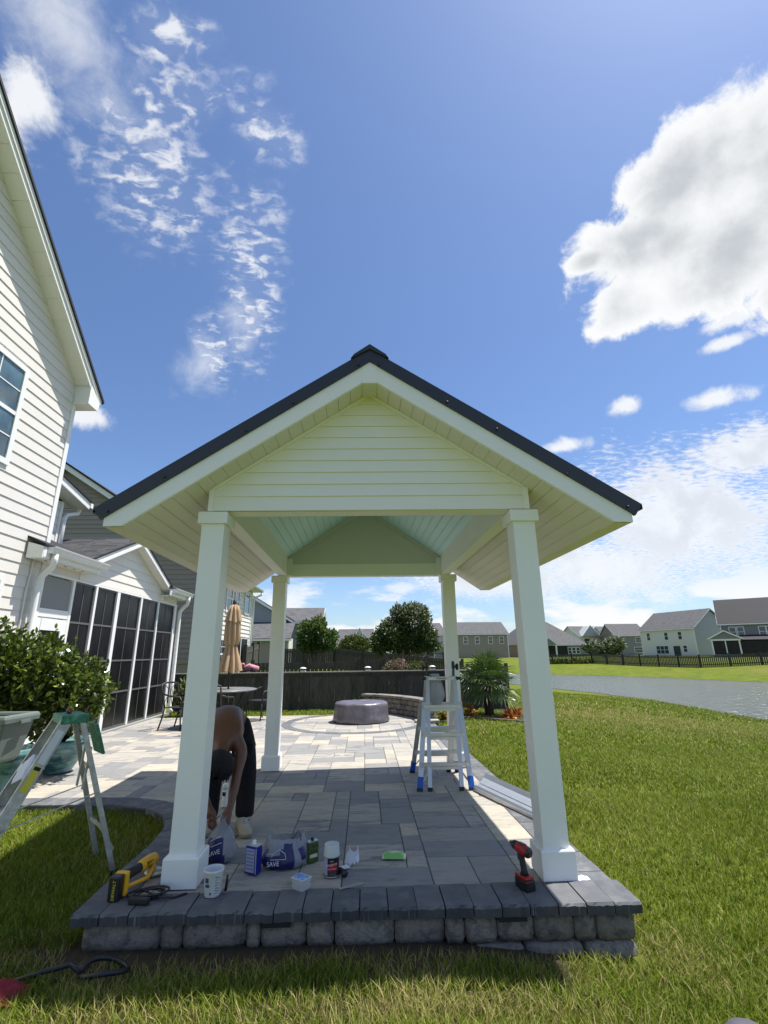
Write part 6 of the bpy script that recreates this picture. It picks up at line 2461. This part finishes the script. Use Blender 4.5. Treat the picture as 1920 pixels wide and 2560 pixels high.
# plastic bag hung inside the ladder top
pb = thing('plastic_bag', 'grey plastic bag hanging inside the top of the folding ladder', 'bag', (.88, 6.29, .85))
n = 20
vs, fs = [], []
for i in range(15):
    t = i / 14
    z = 1.20 - .36 * t
    for k in range(n):
        a = 2 * math.pi * k / n
        rx_ = .055 + .045 * math.sin(min(t * 2.0, 1.57)) - .05 * max(0, t - .75) * 4 * .8
        ry_ = .018 + .035 * math.sin(t * 3.0)
        fdl = 1 + .22 * math.sin(a * 5 + t * 3) * (1 - .5 * t)
        vs.append((.865 + rx_ * math.cos(a) * fdl + .02 * t, 6.27 + ry_ * math.sin(a) * fdl, z + .015 * math.sin(a * 2 + 1) * (t > .8)))
for i in range(14):
    for k in range(n):
        fs.append((i * n + k, i * n + (k + 1) % n, (i + 1) * n + (k + 1) % n, (i + 1) * n + k))
m_ = MB()
m_.add(vs, fs, 0, True)
m_.build('film', 'plastic_bag_grey', pb)
m_ = MB()
m_.tube([(.82, 6.25, 1.17), (.76, 6.2, 1.16), (.735, 6.19, 1.10), (.73, 6.19, 1.02)], .004, 5)
m_.build('string', 'print_white', pb)

# aluminium plank lying by the right edge of the patio
pk = thing('aluminium_plank', 'bent sheet of silver aluminium lying on the right border of the patio', 'metal sheet', (1.45, 5.4, 0))
N0, N1 = Vector((1.185, 5.80, .014)), Vector((1.56, 4.66, .014))
F0, F1 = Vector((1.40, 6.13, .075)), Vector((1.72, 5.00, .075))
m_ = MB()
for a, b, za, zb in ((0, .14, 0, .03), (.14, .46, 0, 0), (.46, .54, .006, .006), (.54, .86, 0, 0), (.86, 1, 0, .03)):
    q = [N0.lerp(F0, a) + Vector((0, 0, za)), N1.lerp(F1, a) + Vector((0, 0, za)), N1.lerp(F1, b) + Vector((0, 0, zb)), N0.lerp(F0, b) + Vector((0, 0, zb))]
    q2 = [p - Vector((0, 0, .004)) for p in q]
    m_.add(q2 + q, BOXF)
m_.build('sheet', 'aluminium', pk)
m_ = MB()
m_.bar(N0 + Vector((0, 0, .012)), N1 + Vector((0, 0, .012)), .006, .030)
m_.build('near_lip', 'aluminium', pk)

# ------------------------------------------------------------------ things on the patio floor
def can_ring(prof, c, n=28):
    return MB().lathe(prof, c, n)


# body-filler can with big white lid
FC = (-.228, 3.83, .008)
fc = thing('filler_can', 'black and red filler can with a large white cap', 'can', FC)
can_ring([(.050, 0), (.054, .004), (.054, .010), (.052, .014), (.052, .115), (.054, .118)], FC).build('body', 'black_plastic', fc)
can_ring([(.0525, 0.0), (.0548, .003), (.0548, .006)], FC).build('bottom_rim', 'tin', fc)
can_ring([(.055, .114), (.0555, .122), (.053, .13), (.0505, .180), (.048, .186), (.042, .187), (.04, .184), (.001, .184)], FC).build('cap', 'clear_white', fc)


def curved_label(c, r_, a0, a1, z0, z1, mat, name, parent, n=10, skew=0.0):
    vs, fs = [], []
    for k in range(n + 1):
        a = R(a0 + (a1 - a0) * k / n)
        zz = skew * k / n
        vs += [(c[0] + r_ * math.cos(a), c[1] + r_ * math.sin(a), c[2] + z0 + zz), (c[0] + r_ * math.cos(a), c[1] + r_ * math.sin(a), c[2] + z1 + zz)]
    for k in range(n):
        fs.append((2 * k, 2 * k + 2, 2 * k + 3, 2 * k + 1))
    return MB().add(vs, fs, 0, True).build(name, mat, parent)


curved_label(FC, .0526, -165, -118, .012, .112, 'label_lilac', 'side_label', fc)
curved_label(FC, .0526, -110, -45, .038, .082, 'print_red', 'red_panel', fc, skew=.004)
for sz, z, s_, da in ((.016, .072, 'BODY', -100), (.0145, .078, 'FILLER', -66), (.009, .052, 'LIGHTWEIGHT', -82), (.010, .096, 'BONDO', -84)):
    a = R(da)
    o_ = Vector((FC[0] + .0536 * math.cos(a), FC[1] + .0536 * math.sin(a), FC[2] + z))
    text_part('label_text', s_ if s_ != 'BONDO' else 'BODY', sz, 'print_white', fc, frame(o_, (-math.sin(a), math.cos(a), 0), (0, 0, 1)))
cap_ = thing('plastic_cap', 'small ribbed black plastic cap lying beside the filler can', 'plug', (-.150, 3.815, .008))  # a loose black cap, not a plug
m_ = MB()
for k in range(18):
    pass
m_.tube([(-.178, 3.85, .030), (-.150, 3.815, .026), (-.130, 3.79, .022)], [.015, .020, .018], 10)
m_.build('body', 'black_plastic', cap_)
for k in range(5):
    a = R(20 + 30 * k)
    m_ = MB()
    m_.tube([(-.172 + .016 * math.cos(a), 3.846, .03 + .016 * math.sin(a)), (-.132 + .018 * math.cos(a), 3.795, .024 + .018 * math.sin(a))], .003, 4)
    m_.build('rib', 'black_plastic', cap_)
# curled paper labels
pc_ = thing('paper_curl', 'torn curled white paper label behind the filler can', 'paper', (-.10, 4.0, .008))
for (cx, cy, r_, a0, a1, h0, h1, tw) in ((-.110, 4.00, .040, -150, 60, .03, .105, .3), (-.085, 4.02, .038, -120, 30, .045, .125, -.2)):
    vs, fs = [], []
    n = 14
    for k in range(n + 1):
        a = R(a0 + (a1 - a0) * k / n)
        rr = r_ * (1 + .2 * k / n)
        hh = h1 - (.04 * abs(math.sin(a * 1.5)))
        vs += [(cx + rr * math.cos(a), cy + rr * math.sin(a), .012 + .02 * (k % 3 == 0)), (cx + rr * math.cos(a) + tw * .05, cy + rr * math.sin(a), hh)]
    for k in range(n):
        fs.append((2 * k, 2 * k + 2, 2 * k + 3, 2 * k + 1))
    MB().add(vs, fs, 0, True).build('sheet', 'paper', pc_)
m_ = MB()
m_.box((-.145, 3.93, .014), (.07, .05, .004), Matrix.Rotation(.4, 3, 'Z'))
m_.build('scrap', 'paper', pc_)
# solvent can
BC = (-.775, 3.90, .008)
bc = thing('solvent_can', 'tall blue rectangular solvent can with a white screw cap', 'can', BC)
rz_ = Matrix.Rotation(R(-28), 3, 'Z')
MB().box((BC[0], BC[1], BC[2] + .083), (.098, .062, .166), rz_).build('body', 'blue_can', bc, bevel=.006)
MB().box((BC[0], BC[1], BC[2] + .169), (.094, .058, .006), rz_).build('top', 'tin', bc, bevel=.002)
MB().lathe([(.016, .17), (.016, .178), (.013, .180), (.013, .196), (.011, .198)], (BC[0], BC[1], BC[2]), 14).build('cap', 'lamp_white', bc)
m_ = MB()
fx = rz_ @ Vector((0, -1, 0))
sx = rz_ @ Vector((1, 0, 0))
cc = Vector(BC) + fx * .0315 + Vector((0, 0, .083)) - sx * .004
m_.box(cc, (.074, .001, .140), rz_)
lb = m_.build('label', 'label_lilac', bc)
for k in range(6):
    MB().box(cc + fx * .0006 + Vector((0, 0, .055 - k * .021)), (.060, .0006, .004), rz_).build('print_line', 'print_navy', lb)
MB().box(Vector(BC) + fx * .0312 + sx * .0455 + Vector((0, 0, .083)), (.008, .002, .15), rz_).build('seam', 'tin', bc)
# small green can
GCN = (-.385, 4.06, .008)
gcn = thing('green_can', 'small dark green rectangular can behind the crumpled bag', 'can', GCN)
rg = Matrix.Rotation(R(35), 3, 'Z')
MB().box((GCN[0], GCN[1], .072), (.085, .045, .128), rg).build('body', 'green_can', gcn, bevel=.004)
MB().box((GCN[0], GCN[1], .1385), (.082, .042, .005), rg).build('top', 'tin', gcn)
MB().lathe([(.012, .13), (.012, .155), (.010, .157)], (GCN[0], GCN[1] + .0, .004), 10).build('cap', 'black_plastic', gcn)
g_f = rg @ Vector((0, -1, 0))
MB().box(Vector((GCN[0], GCN[1], .050)) + g_f * .023, (.06, .001, .022), rg).build('label', 'wipes_pale', gcn)
# mixing cup
CP = (-.960, 3.60, .008)
cp = thing('mixing_cup', 'white plastic measuring cup standing by the front left post', 'cup', CP)
MB().lathe([(.046, 0), (.048, .004), (.059, .128), (.0625, .132), (.063, .145), (.0605, .1455), (.060, .135), (.0565, .128), (.046, .008), (.001, .006)], CP, 36).build('body', 'cup_white', cp)
MB().lathe([(.055, .105), (.001, .104)], CP, 24, cap=False).build('filler', 'tin', cp)
for k, (a, z, w2) in enumerate(((-62, .108, .016), (-62, .094, .014), (-45, .102, .012), (-60, .078, .012), (-62, .064, .016), (-45, .07, .012), (-60, .050, .014), (-62, .036, .016), (-44, .045, .014), (-60, .022, .014), (-44, .03, .012))):
    r_ = .0478 + .0112 * z / .128 + .0005
    curved_label(CP, r_, a, a + w2 / r_ * 57.3, z, z + .0035, 'print_navy', 'scale_mark', cp, 3)
curved_label(CP, .0585, -128, -104, .082, .108, 'print_navy', 'logo', cp, 5)
curved_label(CP, .0562, -128, -98, .058, .074, 'print_navy', 'logo_text', cp, 5)
curved_label(CP, .0512, -96, -84, .018, .030, 'print_navy', 'seal', cp, 4)
st_ = thing('black_strap', 'narrow black strap behind the mixing cup', 'strap', (-.885, 3.64, .008))
MB().tube([(-.888, 3.65, .012), (-.884, 3.65, .07), (-.882, 3.645, .095), (-.886, 3.64, .06), (-.888, 3.63, .012)], .007, 6).build('loop', 'black_rubber', st_)
# nail box
NB = (-.410, 3.64, .008)
nb_ = thing('nail_box', 'clear plastic box of dark nails with a blue label on its lid', 'box', NB)
rn = Matrix.Rotation(R(-38), 3, 'Z')
MB().box(Vector(NB) + Vector((0, 0, .026)), (.088, .070, .050), rn).build('nail_heap', 'nails', nb_, bevel=.006)
MB().box(Vector(NB) + Vector((0, 0, .029)), (.096, .078, .057), rn).build('tub', 'clear_box', nb_, bevel=.008)
MB().box(Vector(NB) + Vector((0, 0, .063)), (.108, .088, .008), rn).build('lid', 'clear_white', nb_, bevel=.003)
MB().box(Vector(NB) + Vector((0, 0, .0685)), (.082, .062, .0015), rn).build('label', 'blue_label', nb_)
# paint stirrer
ps = thing('stir_stick', 'grey stir stick lying across the cap stones', 'stick', (-.09, 3.63, .012))
m_ = MB()
m_.bar((-.165, 3.60, .017), (-.01, 3.672, .017), .016, .006)
m_.build('stick', 'wood_stick', ps, bevel=.002)
# packet of wipes
WP = (.215, 4.10, .008)
wp2 = thing('wipes_packet', 'green packet of wipes lying flat on the pavers', 'packet', WP)
n = 12
vs, fs = [], []
for i in range(n + 1):
    for j in range(n + 1):
        u_, v_ = i / n * 2 - 1, j / n * 2 - 1
        x, y = u_ * .088, v_ * .052
        z = .030 * max(0, (1 - u_ ** 4) * (1 - v_ ** 4)) + .003 * mnoise.noise(Vector((u_ * 4, v_ * 4, 1))) + .003
        q = Matrix.Rotation(R(-6), 3, 'Z') @ Vector((x, y, z))
        vs.append((WP[0] + q.x, WP[1] + q.y, WP[2] + q.z))
mi = []
m_ = MB()
for i in range(n):
    for j in range(n):
        edge = i in (0, n - 1)
        m_.f.append((i * (n + 1) + j, (i + 1) * (n + 1) + j, (i + 1) * (n + 1) + j + 1, i * (n + 1) + j + 1))
        m_.m.append(1 if (edge or j >= n - 3) else 0)
        m_.sm.append(True)
m_.v = vs
m_.build('wrapper', ['wipes_green', 'wipes_pale'], wp2)
MB().lathe([(.026, .030), (.026, .0335), (.001, .0345)], (WP[0], WP[1] - .004, WP[2]), 18, sx=1.5, sy=.62).build('flap', 'wipes_pale', wp2)
# white caulk tube behind the person
tu = thing('spray_tube', 'white capped spray tube standing behind the bending person', 'tube', (-1.40, 5.44, .008))
MB().lathe([(.026, 0), (.027, .01), (.027, .155), (.024, .165)], (-1.40, 5.44, .008), 16).build('body', 'lamp_white', tu)
MB().lathe([(.0275, .155), (.0275, .205), (.022, .21)], (-1.40, 5.44, .008), 16).build('cap', 'lamp_white', tu)
curved_label((-1.40, 5.44, .008), .0274, -140, -60, .10, .135, 'black_matte', 'label', tu)
# filler spill by the right post
cloth('filler_spill', 'white filler smear on the pavers at the foot of the front right post', 'spill', (1.435, 3.655, .008), .045, .02, 'white_rag', 8, (1, .7), 12)


# ---- cordless grinder/polisher
gr = thing('polisher', 'yellow and black cordless polisher with a round pad lying by the left post', 'power tool', (-1.53, 3.62, .01))
bx = Vector((-1.545, 3.565, .075))
br = Matrix.Rotation(R(-8), 3, 'Z')
MB().box(bx, (.072, .058, .135), br).build('battery', 'black_plastic', gr, bevel=.010)
text_part('brand_text', 'DEWALT', .026, 'yellow_label', gr, frame(bx + br @ Vector((.004, -.0298, -.004)), br @ Vector((.02, 0, 1)), br @ Vector((-1, 0, 0))))
MB().box(bx + br @ Vector((.010, .040, .010)), (.082, .034, .130), br).build('battery_mount', 'yellow', gr, bevel=.008)
p0 = bx + Vector((.005, .05, .030))
p3 = Vector((-1.485, 3.985, .085))
m_ = MB()
m_.tube([p0, p0.lerp(p3, .3), p0.lerp(p3, .55)], [.034, .029, .030], 14)
m_.build('grip', 'black_rubber', gr)
m_ = MB()
m_.tube([p0.lerp(p3, .50), p0.lerp(p3, .62), p0.lerp(p3, .85), p0.lerp(p3, 1.0), p0.lerp(p3, 1.06)], [.030, .038, .042, .036, .012], 16)
go = m_.build('motor_housing', 'yellow', gr)
for k in range(4):
    t = .64 + k * .05
    c = p0.lerp(p3, t) + Vector((.034, -.012, .006))
    MB().box(c, (.008, .006, .03)).build('vent', 'black_matte', go)
m_ = MB()
m_.tube([bx + Vector((.04, .05, -.015)), Vector((-1.44, 3.78, .045)), Vector((-1.45, 3.90, .07))], [.012, .013, .016], 8)
m_.build('trigger_arm', 'yellow', gr)
MB().lathe([(.062, 0.0), (.068, .010), (.066, .018), (.03, .026), (.02, .03)], (-1.455, 3.935, .012), 24).build('pad', 'tin', gr)
# ---- coiled charger cord
co = thing('power_cord', 'tangled black power cord on the cap stones beside the polisher', 'cord', (-1.33, 3.58, .01))
pts = []
for k in range(120):
    t = k / 119
    a = t * 2 * math.pi * 3.3 + .6
    rr = .075 + .025 * math.sin(t * 17)
    pts.append((-1.34 + rr * 1.25 * math.cos(a) + .02 * math.sin(t * 11), 3.60 + rr * .62 * math.sin(a), .018 + .028 * t + .008 * math.sin(t * 23)))
pts += [(-1.24, 3.53, .03), (-1.18, 3.56, .018), (-1.12, 3.61, .016)]
m_ = MB()
m_.tube(pts, .0065, 6)
m_.build('cable', 'hose_black', co)
MB().box((-1.37, 3.50, .030), (.13, .035, .035), Matrix.Rotation(-.15, 3, 'Z')).build('plug', 'black_rubber', co, bevel=.008)
# ---- impact driver by the right post
dr = thing('impact_driver', 'red and black cordless impact driver standing on its battery by the right post', 'power tool', (1.02, 3.545, .008))
dv = Vector((1.02, 3.545, .008))
rd = Matrix.Rotation(R(22), 3, 'Z')


def DP(x, y, z):
    return dv + rd @ Vector((x, y, z))


MB().box(DP(0, 0, .030), (.076, .115, .060), rd).build('battery', 'black_plastic', dr, bevel=.008)
MB().box(DP(0, .002, .068), (.070, .108, .018), rd).build('battery_top', 'red_tool', dr, bevel=.006)
m_ = MB()
m_.tube([DP(0, .0, .072), DP(0, .0, .10), DP(0, .012, .15), DP(0, .020, .19)], [.030, .020, .020, .024], 12)
m_.build('grip', 'black_rubber', dr)
MB().box(DP(0, .042, .165), (.014, .014, .035), rd).build('trigger', 'black_matte', dr)
m_ = MB()
m_.tube([DP(0, -.062, .212), DP(0, -.058, .212), DP(0, -.02, .214), DP(0, .03, .216), DP(0, .065, .218)], [.020, .031, .034, .032, .026], 16)
m_.build('motor_housing', 'red_tool', dr)
m_ = MB()
m_.tube([DP(0, -.066, .212), DP(0, -.050, .212)], [.026, .033], 16)
m_.build('rear_cap', 'black_plastic', dr)
m_ = MB()
m_.tube([DP(0, .05, .218), DP(0, .08, .22), DP(0, .105, .221), DP(0, .12, .221)], [.030, .026, .014, .011], 12)
m_.build('nose', 'black_plastic', dr)
MB().box(DP(0, -.0, .245), (.026, .06, .012), rd).build('top_shell', 'black_plastic', dr, bevel=.004)


# ---- shop bags
def sack(name, label, c, prof, n=40, seed=1, blue=None, ears=(), crumple=.16, lean=(0, 0)):
    """crumpled carrier bag: film part with printed navy band as a second material"""
    t_ = thing(name, label, 'bag', (c[0], c[1], .008))
    m_ = MB()
    vs = []
    for i, (rx_, ry_, z) in enumerate(prof):
        for k in range(n):
            a = 2 * math.pi * k / n
            q = Vector((math.cos(a) * 1.6, math.sin(a) * 1.6, z * 9 + seed))
            w_ = 1 + crumple * (mnoise.noise(q * 1.4) + .8 * abs(mnoise.noise(q * 3.1)))
            ear = 0
            for (ea, ew, eh) in ears:
                d = abs((math.degrees(a) - ea + 180) % 360 - 180)
                ear += eh * max(0, 1 - d / ew) * (max(0, i - len(prof) * .55) / (len(prof) * .45)) ** 1.2
            vs.append((c[0] + rx_ * w_ * math.cos(a) + lean[0] * z, c[1] + ry_ * w_ * math.sin(a) + lean[1] * z, .008 + max(z + ear + (.012 * mnoise.noise(q * 2.2) if z > .01 else 0), 0)))
    m_.v = vs
    for i in range(len(prof) - 1):
        for k in range(n):
            m_.f.append((i * n + k, i * n + (k + 1) % n, (i + 1) * n + (k + 1) % n, (i + 1) * n + k))
            ad = math.degrees(2 * math.pi * (k + .5) / n)
            zm = (prof[i][2] + prof[i + 1][2]) / 2
            m_.m.append(1 if blue and blue(ad, zm) else 0)
            m_.sm.append(True)
    m_.f.append(tuple(range(n - 1, -1, -1)))
    m_.m.append(1)
    m_.sm.append(False)
    o = m_.build('film', ['bag_film', 'navy'], t_)
    return t_


b2 = sack('shopping_bag', 'slumped clear and navy shopping bag in the middle of the tools', (-.575, 4.03),
          [(.13, .085, 0), (.165, .105, .015), (.170, .105, .05), (.155, .095, .085), (.140, .085, .12), (.125, .07, .15), (.115, .055, .17)], seed=3,
          blue=lambda a, z: (215 < a < 298 and z < .115 + .03 * math.sin(a / 14)) or (318 < a < 345 and .05 < z < .13),
          ears=((170, 42, .085), (20, 40, .07)), crumple=.20)
xo = Vector((-.64, 3.905, .052))
text_part('bag_text', 'SAVE', .040, 'print_white', b2, frame(xo, (1, -.12, .10), (-.05, .35, 1)))
MB().tube([xo + Vector((.09, -.005, .03)), xo + Vector((-.02, -.004, .028)), xo + Vector((.0, .0, .062)), xo + Vector((-.05, .012, .058))], .002, 4).build('bag_logo', 'print_white', b2)
MB().tube([xo + Vector((.0, .0, .062)), xo + Vector((.04, .01, .085)), xo + Vector((.08, .004, .062)), xo + Vector((.09, -.005, .03))], .002, 4).build('bag_logo', 'print_white', b2)
MB().tube([(-.53, 4.02, .16), (-.50, 4.0, .20), (-.485, 3.99, .235), (-.47, 4.0, .205), (-.46, 4.0, .16)], .0025, 5).build('drawstring', 'black_matte', b2)
b1 = sack('shopping_bag', 'navy printed shopping bag being tied shut behind the left post', (-1.065, 4.13),
          [(.075, .06, 0), (.105, .075, .015), (.112, .080, .06), (.104, .072, .11), (.085, .058, .16), (.060, .042, .205), (.030, .025, .24), (.014, .014, .265), (.022, .018, .285)], seed=9,
          blue=lambda a, z: 205 < a < 300 - z * 120 and z < .17, crumple=.18, lean=(.02, -.03))
xo = Vector((-1.085, 4.028, .088))
text_part('bag_text', 'SAVE', .040, 'print_white', b1, frame(xo, (1, -.05, .28), (-.25, .22, 1)))
MB().tube([xo + Vector((.05, .0, .065)), xo + Vector((-.025, 0.004, .038)), xo + Vector((-.03, .01, .075)), xo + Vector((.04, .012, .105))], .002, 4).build('bag_logo', 'print_white', b1)

# ---- odds and ends in the grass
cloth('red_cloth', 'crumpled dark red cloth in the grass at the lower left corner', 'cloth', (-1.80, 3.03, -.16), .10, .07, 'red_cloth', 5, (1, .8))
hs = MB()
pts = []
for k in range(40):
    a = R(200 - k * 10.5)
    pts.append((-1.39 + .115 * math.cos(a), 3.20 + .085 * math.sin(a), -.150 + .018 * math.sin(k * .3)))
pts = [(-1.85, 3.12, -.16), (-1.70, 3.17, -.14), (-1.58, 3.21, -.13)] + pts
hs.tube(pts, .013, 7)
tag(hs.build('hose_loop', 'hose_black'), 'loop of black hose in the shaded grass before the wall', 'hose')
sh_ = MB()
sh_.lathe([(.10, -.02), (.10, .035), (.075, .06), (.03, .066), (.001, .066)], (1.715, 2.655, -.245), 24, sx=1.0, sy=.8)
tag(sh_.build('valve_lid', 'lid_grey'), 'dark grey rounded lid showing in the grass at the bottom right', 'lid')
pch = MB()
pc0 = thing('pink_cloth', 'pink and dark patterned cloth on a chair beyond the fence, left of the back post', 'cloth', (-4.0, 16.6, .9))
m_ = MB()
m_.tube([(-4.25, 16.6, .95), (-4.1, 16.6, 1.12), (-3.95, 16.6, 1.17)], [.07, .08, .05], 8)
m_.tube([(-4.0, 16.65, 1.0), (-3.8, 16.65, 1.08), (-3.5, 16.65, 1.0)], [.10, .12, .10], 8)
m_.build('bundle', 'pink_cloth', pc0)
cube('chair_seat', (-3.85, 16.65, .45), (.7, .6, .9), 'patio_metal', pc0)

# ------------------------------------------------------------------ the bending person
def skin_mesh(name, verts, edges, radii, mat, parent, root=0, sub=2):
    me = bpy.data.meshes.new(name)
    me.from_pydata([tuple(v) for v in verts], edges, [])
    me.materials.append(M[mat])
    o = link_mesh(name, me, parent)
    bm_ = bmesh.new()
    bm_.from_mesh(me)
    lay = bm_.verts.layers.skin.verify()
    bm_.verts.ensure_lookup_table()
    for i, v in enumerate(bm_.verts):
        rr = radii[i]
        v[lay].radius = rr if isinstance(rr, tuple) else (rr, rr)
        v[lay].use_root = (i == root)
    bm_.to_mesh(me)
    bm_.free()
    sk = o.modifiers.new('skin', 'SKIN')
    sk.use_smooth_shade = True
    sb = o.modifiers.new('sub', 'SUBSURF')
    sb.levels = sub
    sb.render_levels = sub
    return o


person = thing('person', 'shirtless person in black pants bending down behind the left post over a bag', 'person', (-1.2, 4.75, .008))
V, Eg, Rd = [], [], []


def j(p, r_, par=None):
    V.append(p)
    Rd.append(r_)
    if par is not None:
        Eg.append((par, len(V) - 1))
    return len(V) - 1


pel = j((-1.29, 4.98, .86), (.155, .12))
wst = j((-1.27, 4.85, .925), (.135, .11), pel)
mid = j((-1.25, 4.70, .915), (.15, .11), wst)
chs = j((-1.215, 4.55, .835), (.19, .125), mid)
upc = j((-1.205, 4.45, .755), (.155, .115), chs)
nek = j((-1.185, 4.36, .715), .062, upc)
hd0 = j((-1.165, 4.29, .665), .076, nek)
hd1 = j((-1.155, 4.235, .62), .086, hd0)
hd2 = j((-1.15, 4.20, .56), .066, hd1)
# left arm of the person (right in the picture)
s1 = j((-1.085, 4.46, .745), .072, upc)
s1b = j((-1.025, 4.44, .690), .058, s1)
e1 = j((-1.030, 4.33, .545), .041, s1b)
f1 = j((-1.030, 4.27, .44), .040, e1)
w1 = j((-1.032, 4.205, .345), .026, f1)
h1 = j((-1.037, 4.165, .300), (.036, .020), w1)
kn1 = j((-1.042, 4.14, .272), (.036, .018), h1)
# other arm
s2 = j((-1.36, 4.46, .745), .072, upc)
s2b = j((-1.41, 4.43, .690), .058, s2)
e2 = j((-1.37, 4.31, .545), .041, s2b)
f2 = j((-1.28, 4.25, .44), .040, e2)
w2_ = j((-1.195, 4.19, .345), .026, f2)
h2_ = j((-1.165, 4.165, .305), (.036, .020), w2_)
kn2 = j((-1.145, 4.145, .280), (.034, .018), h2_)
for kn_, sg in ((kn1, -1), (kn2, 1)):
    b = Vector(V[kn_])
    for k, (dx_, ln_) in enumerate(((-.027, .062), (-.009, .072), (.009, .068), (.026, .055))):
        a1_ = j(tuple(b + Vector((dx_, -.012, -.020))), .0088, kn_)
        a2_ = j(tuple(b + Vector((dx_ + sg * .006, -.020, -.020 - ln_ * .45))), .0082, a1_)
        a3_ = j(tuple(b + Vector((dx_ + sg * .016, -.004, -.022 - ln_ * .80))), .0072, a2_)
    hv = Vector(V[kn_ - 1])
    t1_ = j(tuple(hv + Vector((sg * .034, -.014, -.012))), .0110, kn_ - 1)
    t2_ = j(tuple(hv + Vector((sg * .044, -.026, -.040))), .0095, t1_)
    t3_ = j(tuple(hv + Vector((sg * .036, -.030, -.064))), .0080, t2_)
# legs inside the trousers
for sx_, k in ((.105, 0), (-.115, 1)):
    hp = j((-1.28 + sx_, 4.99, .80), .085, pel)
    kn_ = j((-1.215 + sx_ * 1.35, 4.86, .46), .055, hp)
    an_ = j((-1.205 + sx_ * 1.35, 4.82, .11), .036, kn_)
body = skin_mesh('body', V, Eg, Rd, 'skin', person)
# hair: a shaggy cap of locks
cH = Vector((-1.155, 4.235, .645))
hm = MB()
ringn = 22
prof = []
vs, fs = [], []
axis = (Vector((-1.15, 4.19, .55)) - Vector((-1.175, 4.36, .725))).normalized()
xh = axis.cross(Vector((1, 0, 0))).normalized()
yh = axis.cross(xh)
for i, (t, r_) in enumerate(((-.06, .070), (-.03, .104), (.0, .120), (.04, .126), (.08, .116), (.12, .085), (.14, .02))):
    for k in range(ringn):
        a = 2 * math.pi * k / ringn
        p = cH + axis * t + (xh * math.cos(a) + yh * math.sin(a)) * r_ * (1 + .12 * mnoise.noise(Vector((math.cos(a) * 3, math.sin(a) * 3, t * 30))))
        vs.append(p)
for i in range(6):
    for k in range(ringn):
        fs.append((i * ringn + k, i * ringn + (k + 1) % ringn, (i + 1) * ringn + (k + 1) % ringn, (i + 1) * ringn + k))
hm.add(vs, fs, 0, True)
for k in range(150):
    a = random.uniform(0, 6.28)
    t = random.uniform(-.02, .13)
    r_ = .105 * math.sqrt(max(0.02, 1 - ((t - .03) / .115) ** 2))
    p = cH + axis * t + (xh * math.cos(a) + yh * math.sin(a)) * r_
    dwn = (Vector((0, 0, -1)) + axis * .5 + Vector((random.gauss(0, .25), random.gauss(0, .25), 0))).normalized()
    hm.tube([p, p + dwn * .022 + (p - cH).normalized() * .006, p + dwn * random.uniform(.035, .06)], [.007, .006, .001], 4, caps=False)
hm.build('hair', 'hair', person)
for sx_ in (-1, 1):
    c = cH + Vector((sx_ * .104, .012, .0))
    MB().lathe([(.004, -.028), (.016, -.018), (.019, 0), (.014, .02), (.003, .028)], (c.x, c.y, c.z), 10, sx=.5).build('ear', 'skin', person)
# trousers
V, Eg, Rd = [], [], []
pp = j((-1.285, 5.00, .865), (.18, .145))
pw_ = j((-1.275, 4.90, .915), (.165, .128), pp)
for sx_ in (.11, -.12):
    a = j((-1.265 + sx_ * .85, 4.985, .72), (.135, .14), pp)
    b = j((-1.235 + sx_ * 1.05, 4.91, .58), (.122, .12), a)
    c = j((-1.215 + sx_ * 1.28, 4.86, .44), (.098, .10), b)
    d = j((-1.210 + sx_ * 1.35, 4.845, .28), (.080, .086), c)
    e = j((-1.205 + sx_ * 1.35, 4.81, .125), (.082, .090), d)
    e2_ = j((-1.203 + sx_ * 1.35, 4.80, .085), (.070, .078), e)
skin_mesh('trousers', V, Eg, Rd, 'pants', person)
pk_ = MB()
pk_.box((-1.055, 4.90, .60), (.06, .15, .17), Matrix.Rotation(.1, 3, 'Y'))
pk_.build('cargo_pocket', 'pants', person, bevel=.03)


def shoe(heel, toe, label):
    h, t = Vector(heel), Vector(toe)
    d = (t - h)
    L = d.length
    d.normalize()
    s_ = Vector((-d.y, d.x, 0))
    m_ = MB()
    vs, fs = [], []
    n = 14
    for i, (q, wd, ht) in enumerate(((0, .030, .075), (.06, .040, .098), (.22, .043, .112), (.36, .044, .10), (.52, .047, .078), (.70, .052, .062), (.86, .047, .052), (.96, .030, .040), (1.0, .010, .026))):
        c = h + d * (L * q)
        for k in range(n):
            a = math.pi * k / (n - 1)
            vs.append((c + s_ * wd * math.cos(a) + Vector((0, 0, .024 + (ht - .024) * max(0.0, math.sin(a)) ** .75))))
    for i in range(8):
        for k in range(n - 1):
            fs.append((i * n + k, (i + 1) * n + k, (i + 1) * n + k + 1, i * n + k + 1))
    fs.append(tuple(range(n)))
    m_.add(vs, fs, 0, True)
    o = m_.build('shoe', 'shoe', person)
    m_ = MB()
    ol = [(0, .028), (.05, .042), (.25, .046), (.45, .046), (.70, .056), (.88, .050), (.98, .028)]
    poly = [h + d * (L * q) + s_ * wd for q, wd in ol] + [h + d * (L * q) - s_ * wd for q, wd in reversed(ol)]
    m_.prism([(p.x, p.y, .009) for p in poly], (0, 0, .022))
    m_.build('sole', 'shoe_sole', o, bevel=.004)
    for k in range(5):
        c = h + d * (L * (.42 + .075 * k)) + Vector((0, 0, .099 - .010 * k))
        m_ = MB()
        m_.tube([c + s_ * .028 + Vector((0, 0, -.010)), c + Vector((0, 0, .002)), c - s_ * .028 + Vector((0, 0, -.010))], .0035, 5)
        m_.build('lace', 'cup_white', o)


shoe((-1.10, 4.86, .008), (-.965, 4.56, .008), 'tan shoe')
shoe((-1.36, 4.88, .008), (-1.335, 4.60, .008), 'tan shoe')
